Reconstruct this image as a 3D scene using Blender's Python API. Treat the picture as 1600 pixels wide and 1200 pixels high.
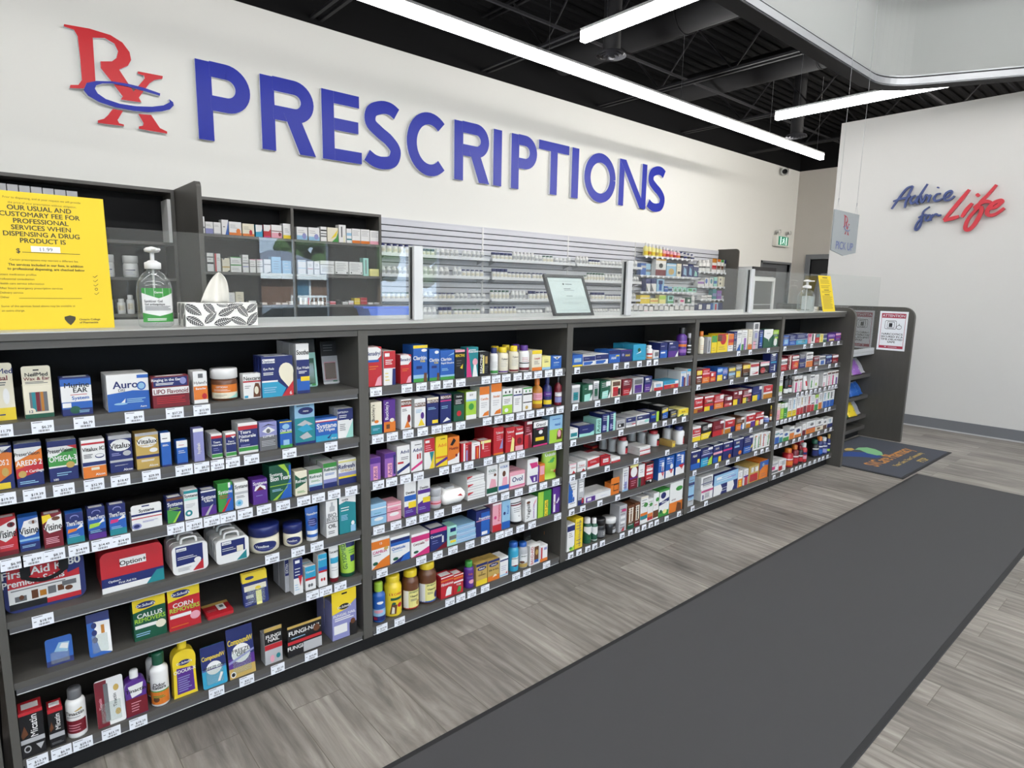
import bpy, bmesh, math, random
from mathutils import Vector, Matrix
for o in list(bpy.data.objects): bpy.data.objects.remove(o)
SC = bpy.context.scene
COL = SC.collection
PI = math.pi

# ------------------------------------------------------------------ camera, world, sun, exposure
F_PX = 959.407; YAW, PITCH, ROLL = 0.855396617, -0.155462414, 0.0194897148
EYE = Vector((0.0, 0.0, 1.26))
_f = Vector((math.cos(PITCH)*math.cos(YAW), math.cos(PITCH)*math.sin(YAW), math.sin(PITCH)))
_r = Vector((math.sin(YAW), -math.cos(YAW), 0)); _u = _r.cross(_f)
RX = math.cos(ROLL)*_r + math.sin(ROLL)*_u
UY = -math.sin(ROLL)*_r + math.cos(ROLL)*_u
cam_d = bpy.data.cameras.new('camera'); cam_d.sensor_width = 36; cam_d.lens = F_PX*36/1600; cam_d.clip_start = .02; cam_d.clip_end = 200
cam = bpy.data.objects.new('camera', cam_d); COL.objects.link(cam)
cam.matrix_world = Matrix(((RX.x, UY.x, -_f.x, EYE.x), (RX.y, UY.y, -_f.y, EYE.y), (RX.z, UY.z, -_f.z, EYE.z), (0, 0, 0, 1)))
SC.camera = cam
SC.view_settings.view_transform = 'Standard'; SC.view_settings.look = 'None'
SC.view_settings.gamma = 1; SC.view_settings.use_curve_mapping = False
SC.view_settings.exposure = 0.84
LIGHT = 48.0          # what the linear LED diffusers give off
W = bpy.data.worlds.new('World'); SC.world = W; W.use_nodes = True
nt = W.node_tree; bg = nt.nodes['Background']
bg.inputs[0].default_value = (.62, .78, 1, 1); bg.inputs[1].default_value = 6.0
sun_d = bpy.data.lights.new('sun', 'SUN'); sun_d.energy = 26; sun_d.angle = .02; sun_d.color = (1, .95, .87)
sun = bpy.data.objects.new('sun', sun_d); COL.objects.link(sun); sun.rotation_euler = (math.radians(-48), 0, math.radians(25))
SC.cycles.use_denoising = True
SC.cycles.max_bounces = 8; SC.cycles.diffuse_bounces = 4; SC.cycles.glossy_bounces = 4; SC.cycles.transparent_max_bounces = 16
SC.cycles.sample_clamp_indirect = 6

# ------------------------------------------------------------------ measuring: a pixel of the photo onto a plane of the room
def ray(u, v): return RX*((u-800)/F_PX) - UY*((v-600)/F_PX) + _f
def at(u, v, x=None, y=None, z=None):
    d = ray(u, v)
    if x is not None: t = (x-EYE.x)/d.x
    elif y is not None: t = (y-EYE.y)/d.y
    else: t = (z-EYE.z)/d.z
    return EYE + d*t
def x_of(u, y, z):            # X of the point seen in column u, at depth y and height z
    a = (u-800)/F_PX; n = RX - a*_f; d = Vector((0, y, z)) - EYE
    return -(n.y*d.y + n.z*d.z)/n.x
def z_of(v, x, y):            # height of the point seen in row v
    a = (v-600)/F_PX; n = -UY - a*_f; d = Vector((x, y, 0)) - EYE
    return EYE.z - (n.x*d.x + n.y*d.y)/n.z

# ------------------------------------------------------------------ materials
def lin(h):
    c = [int(h[i:i+2], 16)/255 for i in (0, 2, 4)]
    return tuple(x/12.92 if x <= .04045 else ((x+.055)/1.055)**2.4 for x in c) + (1,)
MATS = {}
def mat(name, hexc, rough=.5, metal=0., spec=.5, bump=0., bscale=200., var=0., stretch=None, coat=0.):
    if name in MATS: return MATS[name]
    m = bpy.data.materials.new(name); m.use_nodes = True; n = m.node_tree.nodes; l = m.node_tree.links
    b = n['Principled BSDF']; b.inputs['Base Color'].default_value = lin(hexc); b.inputs['Roughness'].default_value = rough
    b.inputs['Metallic'].default_value = metal; b.inputs['Specular IOR Level'].default_value = spec
    if coat: b.inputs['Coat Weight'].default_value = coat
    if var or bump:
        tc = n.new('ShaderNodeTexCoord'); mp = n.new('ShaderNodeMapping'); no = n.new('ShaderNodeTexNoise')
        l.new(tc.outputs['Object'], mp.inputs[0]); l.new(mp.outputs[0], no.inputs['Vector'])
        mp.inputs['Scale'].default_value = stretch or (1, 1, 1)
        no.inputs['Scale'].default_value = bscale; no.inputs['Detail'].default_value = 5; no.inputs['Roughness'].default_value = .65
        if var:
            hs = n.new('ShaderNodeMapRange'); hs.inputs[3].default_value = 1-var; hs.inputs[4].default_value = 1+var
            mx = n.new('ShaderNodeVectorMath'); mx.operation = 'SCALE'; mx.inputs[0].default_value = lin(hexc)[:3]
            l.new(no.outputs[0], hs.inputs[0]); l.new(hs.outputs[0], mx.inputs['Scale']); l.new(mx.outputs[0], b.inputs['Base Color'])
        if bump:
            bp = n.new('ShaderNodeBump'); bp.inputs['Strength'].default_value = bump; bp.inputs['Distance'].default_value = .002
            l.new(no.outputs[0], bp.inputs['Height']); l.new(bp.outputs[0], b.inputs['Normal'])
    MATS[name] = m; return m
def emit(name, hexc, s):
    m = bpy.data.materials.new(name); m.use_nodes = True; b = m.node_tree.nodes['Principled BSDF']
    b.inputs['Base Color'].default_value = lin(hexc); b.inputs['Emission Color'].default_value = lin(hexc); b.inputs['Emission Strength'].default_value = s
    MATS[name] = m; return m
def glassy(name, tint, ior=1.5, rough=0.0, haze=0., gain=1.7):
    m = bpy.data.materials.new(name); m.use_nodes = True; n = m.node_tree.nodes; l = m.node_tree.links
    n.remove(n['Principled BSDF']); out = n['Material Output']
    tr = n.new('ShaderNodeBsdfTransparent'); tr.inputs[0].default_value = tint
    gl = n.new('ShaderNodeBsdfGlossy'); gl.inputs['Roughness'].default_value = rough
    fr = n.new('ShaderNodeFresnel'); fr.inputs[0].default_value = ior
    # a sheet or shell: each outer face mirrors once, the way out lets everything through
    ge = n.new('ShaderNodeNewGeometry'); mu = n.new('ShaderNodeMath'); mu.operation = 'MULTIPLY_ADD'; mu.inputs[1].default_value = -1; mu.inputs[2].default_value = 1; l.new(ge.outputs['Backfacing'], mu.inputs[0])
    m3 = n.new('ShaderNodeMath'); m3.operation = 'MULTIPLY'; l.new(fr.outputs[0], m3.inputs[0]); l.new(mu.outputs[0], m3.inputs[1])
    m4 = n.new('ShaderNodeMath'); m4.operation = 'MULTIPLY'; m4.inputs[1].default_value = gain; l.new(m3.outputs[0], m4.inputs[0])
    mx = n.new('ShaderNodeMixShader'); l.new(m4.outputs[0], mx.inputs[0]); l.new(tr.outputs[0], mx.inputs[1]); l.new(gl.outputs[0], mx.inputs[2])
    last = mx
    if haze:
        df = n.new('ShaderNodeBsdfDiffuse'); df.inputs[0].default_value = (.8, .85, .85, 1)
        m2 = n.new('ShaderNodeMixShader'); m2.inputs[0].default_value = haze
        l.new(mx.outputs[0], m2.inputs[1]); l.new(df.outputs[0], m2.inputs[2]); last = m2
    l.new(last.outputs[0], out.inputs[0]); MATS[name] = m; return m
PAL = dict(w='eeeeec', k='17171a', n='1e2a70', b='2360bd', l='93c4e6', c='2ba2cc', r='c9232e', d='7c1424', g='3c9a40', G='175a40',
           y='f3d422', o='e87a22', p='5a2c92', P='9a62bc', m='d8307c', K='efa6b6', t='1f8a94', T='a0e0d2', s='b9bbbe', S='6c6e72',
           e='ece5cb', B='6a3c22', a='c27a1c', v='8f92ca', L='a8d53c', Y='f1e88c', A='c6a552')
def soften(h):
    r, g, b = [int(h[i:i+2], 16) for i in (0, 2, 4)]; m = .3*r+.59*g+.11*b
    return ''.join('%02x' % int(max(0, min(255, (.86*(v*.92+m*.08))))) for v in (r, g, b))
PAL = {k: soften(v) for k, v in PAL.items()}
def pk(c): return mat('print_'+{'w':'white','k':'black'}.get(c, c if c.islower() else 'deep_'+c.lower()), PAL[c], .38, spec=.4)
def plastic(c): return mat('plastic_'+(c if c.islower() else 'deep_'+c.lower()), PAL[c], .28, spec=.5)

WOOD = mat('dark_grey_laminate', '484643', .5, bump=.1, bscale=60, var=.16, stretch=(.15, 1, 1))
WOODV = mat('dark_grey_laminate_upright', '484642', .5, bump=.1, bscale=60, var=.16, stretch=(1, 1, .12))
BACKING = mat('black_back_panel', '0f0f11', .7, spec=.3)
TOPM = mat('pale_grey_worktop', 'a7a8a5', .35, var=.05, bscale=30)
ALU = mat('brushed_aluminium', 'a9abae', .35, metal=.85)
ALUW = mat('satin_aluminium', 'c3c4c5', .42, metal=.35)
RAIL = mat('grey_price_rail', '4a4a4d', .3)
TAGM = mat('white_tag_paper', 'd3d6dd', .6)
INK = mat('black_ink', '26262c', .6)
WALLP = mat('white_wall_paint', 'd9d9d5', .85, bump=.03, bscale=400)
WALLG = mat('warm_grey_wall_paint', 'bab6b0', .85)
BLACKC = mat('black_ceiling_paint', '09090b', .9, spec=.2)
BLACKS = mat('black_painted_steel', '18181b', .65, spec=.3)
TRIMG = mat('grey_metal_edge', '8b8d90', .4, metal=.3)
GREYP = mat('grey_trim_paint', '6d6f73', .5)
GLASS = glassy('clear_glass', (.965, .982, .976, 1), 1.5, 0, .015)
PETG = glassy('clear_plastic', (.93, .95, .94, 1), 1.35, .04, .06)
DIFF = emit('led_diffuser', 'fdfcfb', LIGHT*.36)
DIFF2 = emit('led_diffuser_shop', 'fdfcfb', LIGHT*.5)
DIFF_FILL = emit('led_diffuser_fill', 'fffaf2', LIGHT*1.8)  # only for the added strip out of view

# ------------------------------------------------------------------ mesh builder
class MB:
    def __init__(s): s.v = []; s.f = []; s.m = []; s.sm = []; s.ms = []
    def mi(s, m):
        if m not in s.ms: s.ms.append(m)
        return s.ms.index(m)
    def add(s, vs, fs, m, smooth=False):
        k = len(s.v); s.v += [tuple(p) for p in vs]; i = s.mi(m)
        for f in fs: s.f.append(tuple(k+j for j in f)); s.m.append(i); s.sm.append(smooth)
    def box(s, x0, y0, z0, x1, y1, z1, m, bev=0.):
        if bev <= 0:
            vs = [(x, y, z) for z in (z0, z1) for y in (y0, y1) for x in (x0, x1)]
            s.add(vs, [(0, 2, 3, 1), (4, 5, 7, 6), (0, 1, 5, 4), (2, 6, 7, 3), (0, 4, 6, 2), (1, 3, 7, 5)], m); return
        b = min(bev, (x1-x0)/2.01, (y1-y0)/2.01, (z1-z0)/2.01)
        cx, cy, cz = (x0+x1)/2, (y0+y1)/2, (z0+z1)/2; h = ((x1-x0)/2, (y1-y0)/2, (z1-z0)/2)
        idx = {}; vs = []
        for sx in (-1, 1):
            for sy in (-1, 1):
                for sz in (-1, 1):
                    for ax in range(3):
                        p = [sx*(h[0]-b), sy*(h[1]-b), sz*(h[2]-b)]; p[ax] = (sx, sy, sz)[ax]*h[ax]
                        idx[sx, sy, sz, ax] = len(vs); vs.append((cx+p[0], cy+p[1], cz+p[2]))
        fs = []
        def q(ids):
            c = Vector((cx, cy, cz)); P = [Vector(vs[i]) for i in ids]; n = (P[1]-P[0]).cross(P[2]-P[0])
            if n.dot(sum(P, Vector())/len(P)-c) < 0: ids = ids[::-1]
            fs.append(tuple(ids))
        for ax in range(3):
            a, b2 = [i for i in range(3) if i != ax]
            for sg in (-1, 1):
                r = []
                for (i, j) in ((-1, -1), (1, -1), (1, 1), (-1, 1)):
                    k = [0, 0, 0]; k[ax] = sg; k[a] = i; k[b2] = j; r.append(idx[k[0], k[1], k[2], ax])
                q(r)
            for i in (-1, 1):
                for j in (-1, 1):
                    k0 = [0, 0, 0]; k1 = [0, 0, 0]; k0[ax] = -1; k1[ax] = 1; k0[a] = k1[a] = i; k0[b2] = k1[b2] = j
                    q([idx[(*k0, a)], idx[(*k1, a)], idx[(*k1, b2)], idx[(*k0, b2)]])
        for sx in (-1, 1):
            for sy in (-1, 1):
                for sz in (-1, 1): q([idx[sx, sy, sz, 0], idx[sx, sy, sz, 1], idx[sx, sy, sz, 2]])
        s.add(vs, fs, m)
    def lathe(s, prof, m, n=20, cx=0, cy=0, sy=1., smooth=True, cap=True):
        vs = []; fs = []
        for r, z in prof:
            for i in range(n):
                a = 2*PI*i/n; vs.append((cx+r*math.cos(a), cy+r*math.sin(a)*sy, z))
        for k in range(len(prof)-1):
            for i in range(n):
                j = (i+1) % n; fs.append((k*n+i, k*n+j, (k+1)*n+j, (k+1)*n+i))
        s.add(vs, fs, m, smooth)
        if cap:
            b = [vs[i] for i in range(n)]; t = [vs[(len(prof)-1)*n+i] for i in range(n)]
            s.add(b, [tuple(range(n-1, -1, -1))], m); s.add(t, [tuple(range(n))], m)
    def tube(s, pts, r, m, n=8):
        pts = [Vector(p) for p in pts]; vs = []; fs = []
        for k, p in enumerate(pts):
            t = (pts[min(k+1, len(pts)-1)]-pts[max(k-1, 0)]).normalized()
            a = t.cross(Vector((0, 0, 1))) if abs(t.z) < .95 else t.cross(Vector((1, 0, 0))); a.normalize(); b = t.cross(a)
            for i in range(n):
                w = 2*PI*i/n; vs.append(p + a*(r*math.cos(w)) + b*(r*math.sin(w)))
        for k in range(len(pts)-1):
            for i in range(n):
                j = (i+1) % n; fs.append((k*n+i, (k+1)*n+i, (k+1)*n+j, k*n+j))
        fs.append(tuple(range(n-1, -1, -1))); fs.append(tuple(range((len(pts)-1)*n, len(pts)*n)))
        s.add(vs, fs, m, True)
    def slab(s, pts, fn, d, m, mside=None):     # flat outline pts (2D) -> fn(a, b, depth) -> xyz; extruded from depth 0 to d
        n = len(pts); f = [fn(a, b, d) for a, b in pts]; k = [fn(a, b, 0) for a, b in pts]
        s.add(f, [tuple(range(n))], m)
        s.add(k, [tuple(range(n-1, -1, -1))], mside or m)
        s.add(f+k, [(i, (i+1) % n, n+(i+1) % n, n+i) for i in range(n)], mside or m)
    def ribbon(s, pts, w, fn, d, m, mside=None, ramp=0.):   # a stroke of constant width along a centre line
        L = []; R = []
        wf = w if callable(w) else (lambda t: w)
        for k in range(len(pts)):
            a = Vector(pts[max(k-1, 0)]); b = Vector(pts[min(k+1, len(pts)-1)]); t = (b-a)
            if t.length < 1e-9: t = Vector((1, 0))
            t.normalize(); nn = Vector((-t.y, t.x)); h = wf(k/(len(pts)-1))/2; p = Vector(pts[k])
            L.append(p+nn*h); R.append(p-nn*h)
        n = len(pts); vs = [fn(p.x, p.y, d+ramp*(i % n)/n) for i, p in enumerate(L+R)] + [fn(p.x, p.y, 0) for p in L+R]
        s.add(vs, [(k, k+1, n+k+1, n+k) for k in range(n-1)], m)
        sd = [(k+1, k, 2*n+k, 2*n+k+1) for k in range(n-1)] + [(n+k, n+k+1, 3*n+k+1, 3*n+k) for k in range(n-1)]
        sd += [(0, n, 3*n, 2*n), (n-1, 2*n-1, 4*n-1, 3*n-1)] + [(2*n+k, 3*n+k, 3*n+k+1, 2*n+k+1) for k in range(n-1)]
        s.add(vs, sd, mside or m)
    def build(s, name, parent=None, loc=None, rot=None):
        me = bpy.data.meshes.new(name); me.from_pydata(s.v, [], s.f)
        for m in s.ms: me.materials.append(m)
        me.polygons.foreach_set('material_index', s.m); me.polygons.foreach_set('use_smooth', s.sm); me.update()
        o = bpy.data.objects.new(name, me); COL.objects.link(o)
        if loc is not None: o.location = loc
        if rot is not None: o.rotation_euler = rot
        if parent: o.parent = parent
        return o
def spline(P, n=8, closed=False):
    P = [Vector(p) for p in P]; out = []; N = len(P)
    for i in range(N if closed else N-1):
        g = (lambda k: P[k % N]) if closed else (lambda k: P[max(0, min(N-1, k))])
        a, b, c, d = g(i-1), g(i), g(i+1), g(i+2)
        for j in range(n):
            t = j/n; out.append(tuple(.5*((2*b)+(c-a)*t+(2*a-5*b+4*c-d)*t*t+(3*b-a-3*c+d)*t**3)))
    if not closed: out.append(tuple(P[-1]))
    return out
def rrect(x0, y0, x1, y1, r, n=5, corners=(1, 1, 1, 1)):
    out = []
    for (cx, cy, a0, on, px, py) in ((x1-r, y0+r, -90, corners[0], x1, y0), (x1-r, y1-r, 0, corners[1], x1, y1), (x0+r, y1-r, 90, corners[2], x0, y1), (x0+r, y0+r, 180, corners[3], x0, y0)):
        if not on: out.append((px, py)); continue
        for i in range(n+1):
            a = math.radians(a0+90*i/n); out.append((cx+r*math.cos(a), cy+r*math.sin(a)))
    return out
def empty(name, loc=(0, 0, 0), rz=0):
    o = bpy.data.objects.new(name, None); COL.objects.link(o); o.location = loc; o.rotation_euler = (0, 0, rz); o.empty_display_size = .1; return o
USED_LABELS = {}
def tag(o, label, cat, group=None):
    n = len(label.split())
    if n > 16 or n < 4: print('LABEL LENGTH', n, label)
    o['label'] = label; o['category'] = cat
    if group: o['group'] = group
    return o
def struct(o): o['kind'] = 'structure'; return o

# ------------------------------------------------------------------ lettering (the built-in face), one flat glyph per character
CH = sorted(set("ABCDEFGHIJKLMNOPQRSTUVWXYZabcdefghijklmnopqrstuvwxyz0123456789$.,-+&?!'()/:%"))
GL = {}
def load_glyphs(bold):
    tmp = []
    def mk(t):
        c = bpy.data.curves.new('tmp', 'FONT'); c.body = t; c.resolution_u = 3
        if bold: c.offset = 0 if len(t) == 1 and t in 'MNWVKvwkxyz' else .012
        o = bpy.data.objects.new('tmp', c); COL.objects.link(o); tmp.append(o); return o
    base = mk('HH'); os_ = {c: (mk(c), mk('H'+c+'H')) for c in CH}
    dg = bpy.context.evaluated_depsgraph_get(); dg.update()
    def geo(o):
        e = o.evaluated_get(dg); me = e.to_mesh(); v = [(p.co.x, p.co.y) for p in me.vertices]; f = [tuple(p.vertices) for p in me.polygons]; e.to_mesh_clear(); return v, f
    hv, _ = geo(base); w0 = max(p[0] for p in hv)-min(p[0] for p in hv)
    out = {}
    for c, (a, b) in os_.items():
        v, f = geo(a); bv, _ = geo(b); w = max(p[0] for p in bv)-min(p[0] for p in bv); out[c] = (v, f, w-w0)
    for o in tmp:
        d = o.data; bpy.data.objects.remove(o); bpy.data.curves.remove(d)
    return out
GL[0] = load_glyphs(False); GL[1] = load_glyphs(True)
CAPH = max(p[1] for p in GL[0]['H'][0])
def text2d(t, bold=0):
    v = []; f = []; x = 0
    for c in t:
        if c == ' ' or c not in GL[bold]: x += .28; continue
        gv, gf, adv = GL[bold][c]; k = len(v)
        v += [(x+a, b) for a, b in gv]; f += [tuple(k+i for i in q) for q in gf]; x += adv
    s = 1/CAPH
    return [(a*s, b*s) for a, b in v], f, x*s      # cap height 1
def put_text(mb, t, fn, x, y, h, m, wmax=None, bold=1, rot=False, align='c', aspect=1.):
    """fn(u, v) -> xyz; x,y centre of the cap band, h cap height; aspect: width units per height unit"""
    v, f, w = text2d(t, bold)
    if not f: return
    sx = h*aspect
    if wmax and w*sx > wmax: sx = wmax/w
    if bold and not rot: bold_shift = .035*h*sx/h if h else 0
    else: bold_shift = 0
    if rot: pts = [(x-(b-.5)*h*aspect, y+(a-w/2)*(sx/aspect)) for a, b in v]
    else:
        off = {'c': w/2, 'l': 0, 'r': w}[align]
        pts = [(x+(a-off)*sx, y+(b-.5)*h) for a, b in v]
    mb.add([fn(a, b) for a, b in pts], f, m)
    if bold_shift:      # a second impression makes the stems heavy
        o = Vector(fn(x, y)); n = (Vector(fn(x+.01, y))-o).cross(Vector(fn(x, y+.01))-o)
        if n.length: n = n.normalized()*.00005
        mb.add([tuple(Vector(fn(a+bold_shift, b))+n) for a, b in pts], f, m)

# ------------------------------------------------------------------ printed marks on packs
def marks(mb, ops, fn, asp, wrap=False):
    """fn(u, v, layer) -> xyz on the face, u and v 0..1, asp = face width / face height"""
    L = [1]
    def rect(x0, y0, x1, y1, c):
        nx = 8 if wrap and x1-x0 > .2 else 1
        vs = []; fs = []
        for i in range(nx+1):
            u = x0+(x1-x0)*i/nx; vs += [fn(u, y0, L[0]), fn(u, y1, L[0])]
        for i in range(nx): fs.append((2*i, 2*i+2, 2*i+3, 2*i+1))
        mb.add(vs, fs, pk(c))
    for t in ops.split():
        k, a = t[0], t[1:]
        if k == '"': k = 'T'; a = a[1:] if a[0] == 't' else a
        p = a.split(',')
        if k == '=': rect(0, float(p[0]), 1, float(p[1]), p[2])
        elif k == '#': rect(*[float(q) for q in p[:4]], p[4])
        elif k in 'o^' and wrap:
            if k == 'o':
                cx, cy, rx, ry = map(float, p[:4]); Q = [(cx+rx*math.cos(2*PI*i/20), cy+ry*math.sin(2*PI*i/20)) for i in range(20)]; cc = p[4]
            else: q = [float(z) for z in p[1:]]; Q = [(q[2*i], q[2*i+1]) for i in range(len(q)//2)]; cc = p[0]
            ua = min(a for a, _ in Q); ub = max(a for a, _ in Q); n = 12; cols = []
            us = sorted(set([ua+(ub-ua)*(.002+.996*i/n) for i in range(n+1)]+[a for a, _ in Q if ua+.004 < a < ub-.004]))
            for uu in us:
                hit = []
                for i in range(len(Q)):
                    (a, b1), (c, d1) = Q[i], Q[(i+1) % len(Q)]
                    if (a <= uu <= c or c <= uu <= a) and abs(c-a) > 1e-9: hit.append(b1+(d1-b1)*(uu-a)/(c-a))
                cols.append((min(hit), max(hit)) if hit else (0, 0))
            vs = [];
            for uu, (lo, hi) in zip(us, cols): vs += [fn(uu, lo, L[0]), fn(uu, hi, L[0])]
            mb.add(vs, [(2*i, 2*i+2, 2*i+3, 2*i+1) for i in range(len(us)-1)], pk(cc))
        elif k == 'o':
            cx, cy, rx, ry = map(float, p[:4]); n = 16
            mb.add([fn(cx+rx*math.cos(2*PI*i/n), cy+ry*math.sin(2*PI*i/n), L[0]) for i in range(n)], [tuple(range(n))], pk(p[4]))
        elif k == '^':
            q = [float(z) for z in p[1:]]; n = len(q)//2
            vs = [fn(q[2*i], q[2*i+1], L[0]) for i in range(n)]
            ar = sum(q[2*i]*q[2*((i+1) % n)+1]-q[2*((i+1) % n)]*q[2*i+1] for i in range(n))
            mb.add(vs, [tuple(range(n)) if ar > 0 else tuple(range(n-1, -1, -1))], pk(p[0]))
        elif k == '~':
            x0, x1, y0, y1 = map(float, p[:4]); n = int(p[4]); rnd = random.Random(len(a)*7+n)
            for i in range(n):
                h = min(.022, (y1-y0)/(2*n)); y = y0+(y1-y0)*(i+.5)/n; e = x1-(x1-x0)*rnd.random()*.35
                rect(x0, y-h/2, e, y+h/2, p[5])
        elif k in 'T!':
            x, y, h = map(float, p[:3]); s = ','.join(p[4:]).replace('_', ' ')
            if k == 'T': put_text(mb, s, lambda u, v: fn(u, v, L[0]), x, y, h, pk(p[3]), wmax=min(.95, 2*min(x, 1-x)+.04), aspect=1/asp)
            else:
                v2, f2, w = text2d(s, 1); hh = h*asp   # cap height given as a share of the width
                sy = min(hh, .9/w if w else hh)
                mb.add([fn(x-(b-.5)*h, y+(a-w/2)*sy, L[0]) for a, b in v2], f2, pk(p[3]))
        else: continue
        L[0] += 1
# ================================================================== the setting
YB = 7.2; XF = 15.36; XP = 6.851; ZW = 4.17; ZD = 4.95; YFR = -6.0; XL = -4.0
def floor_mat():
    m = bpy.data.materials.new('grey_oak_planks'); m.use_nodes = True; n = m.node_tree.nodes; l = m.node_tree.links
    b = n['Principled BSDF']; tc = n.new('ShaderNodeTexCoord')
    mp = n.new('ShaderNodeMapping'); mp.inputs['Rotation'].default_value = (0, 0, PI/2); l.new(tc.outputs['Object'], mp.inputs[0])
    br = n.new('ShaderNodeTexBrick'); br.offset = .37; br.inputs['Scale'].default_value = 1; br.inputs['Brick Width'].default_value = 1.22; br.inputs['Row Height'].default_value = .152
    br.inputs['Mortar Size'].default_value = .0012; br.inputs['Mortar Smooth'].default_value = .1
    br.inputs['Color1'].default_value = (0, 0, 0, 1); br.inputs['Color2'].default_value = (1, 1, 1, 1); br.inputs['Mortar'].default_value = (.5, .5, .5, 1)
    l.new(mp.outputs[0], br.inputs['Vector'])
    # grain: noise drawn out along each plank, shifted by the plank's own tone
    mg = n.new('ShaderNodeMapping'); mg.inputs['Scale'].default_value = (9, 1.0, 1); l.new(tc.outputs['Object'], mg.inputs[0])
    ad = n.new('ShaderNodeVectorMath'); ad.operation = 'MULTIPLY_ADD'; ad.inputs[1].default_value = (7, 7, 7)
    l.new(br.outputs['Color'], ad.inputs[0]); l.new(mg.outputs[0], ad.inputs[2])
    g1 = n.new('ShaderNodeTexNoise'); g1.inputs['Scale'].default_value = 1.3; g1.inputs['Detail'].default_value = 8; g1.inputs['Roughness'].default_value = .66; g1.inputs['Distortion'].default_value = 2.4
    l.new(ad.outputs[0], g1.inputs['Vector'])
    g2 = n.new('ShaderNodeTexNoise'); g2.inputs['Scale'].default_value = 5; g2.inputs['Detail'].default_value = 6; g2.inputs['Distortion'].default_value = .6; l.new(ad.outputs[0], g2.inputs['Vector'])
    g3 = n.new('ShaderNodeTexNoise'); g3.inputs['Scale'].default_value = 2.2; g3.inputs['Detail'].default_value = 3; l.new(tc.outputs['Object'], g3.inputs['Vector'])
    def mix(a, b_, f):
        x = n.new('ShaderNodeMix'); x.data_type = 'FLOAT'; x.inputs[0].default_value = f; l.new(a, x.inputs[2]); l.new(b_, x.inputs[3]); return x.outputs[0]
    s = mix(g1.outputs[0], g2.outputs[0], .3); s = mix(s, g3.outputs[0], .25); s = mix(s, br.outputs['Color'], .1)
    # fine limed grain lines
    wv = n.new('ShaderNodeTexWave'); wv.wave_type = 'BANDS'; wv.bands_direction = 'X'; wv.inputs['Scale'].default_value = .9; wv.inputs['Distortion'].default_value = 9; wv.inputs['Detail'].default_value = 3; wv.inputs['Detail Scale'].default_value = .8; l.new(ad.outputs[0], wv.inputs['Vector'])
    s = mix(s, wv.outputs['Fac'], .045)
    cr = n.new('ShaderNodeValToRGB'); e = cr.color_ramp.elements
    e[0].position = .32; e[0].color = lin('524d49'); e[1].position = .70; e[1].color = lin('bbb6af')
    k = e.new(.47); k.color = lin('7d7872'); k = e.new(.56); k.color = lin('969089')
    l.new(s, cr.inputs[0])
    mm = n.new('ShaderNodeMix'); mm.data_type = 'RGBA'; mm.inputs[7].default_value = lin('676159')
    l.new(br.outputs['Fac'], mm.inputs[0]); l.new(cr.outputs[0], mm.inputs[6]); l.new(mm.outputs[2], b.inputs['Base Color'])
    b.inputs['Roughness'].default_value = .42; b.inputs['Specular IOR Level'].default_value = .4
    bp = n.new('ShaderNodeBump'); bp.inputs['Strength'].default_value = .12; bp.inputs['Distance'].default_value = .002; l.new(s, bp.inputs['Height']); l.new(bp.outputs[0], b.inputs['Normal'])
    return m
def simple(name, x0, y0, z0, x1, y1, z1, m):
    b = MB(); b.box(x0, y0, z0, x1, y1, z1, m); return struct(b.build(name))
simple('floor', XL, YFR, -.1, XF, YB, 0, floor_mat())
b = MB(); x1, x2 = 13.86, 15.25
b.box(XL, YB, 0, x1, YB+.12, ZW, WALLP); b.box(x2, YB, 0, XF, YB+.12, ZW, WALLP); b.box(x1, YB, 1.95, x2, YB+.12, ZW, WALLP)
b.box(XL, YB, ZW, XF+.12, YB+.12, ZD+.1, BLACKC); struct(b.build('wall_back'))
y1, y2 = 5.85, 6.75
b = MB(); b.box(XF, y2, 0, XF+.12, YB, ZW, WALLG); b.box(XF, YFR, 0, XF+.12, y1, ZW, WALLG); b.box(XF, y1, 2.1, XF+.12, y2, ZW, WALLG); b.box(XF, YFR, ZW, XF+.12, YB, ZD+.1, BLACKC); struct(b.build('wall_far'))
simple('wall_right', XP, YFR, 0, XP+.12, 2.822, 2.985, mat('white_paint_partition', 'c9c8c5', .85, bump=.03, bscale=400))
simple('wall_left', XL-.12, YFR, 0, XL, YB, ZD+.1, WALLP)
b = MB(); b.box(XP-.013, YFR, 0, XP, 2.822, .105, GREYP); b.box(XP-.02, YFR, 0, XP-.013, 2.822, .012, ALUW); struct(b.build('baseboard_right'))
# steel deck overhead, ribs running along x
b = MB(); n = 0; y = YFR; ds = []
while y < YB: ds += [(y, 0), (y+.06, 0), (y+.08, .05), (y+.15, .05), (y+.17, 0)]; y += .17
vs = [(XL, a, ZD+c) for a, c in ds] + [(XF, a, ZD+c) for a, c in ds]; k = len(ds)
b.add(vs, [(i, k+i, k+i+1, i+1) for i in range(k-1)], BLACKC); b.box(XL, YFR, ZD+.06, XF, YB, ZD+.1, BLACKC)
struct(b.build('ceiling'))
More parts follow.
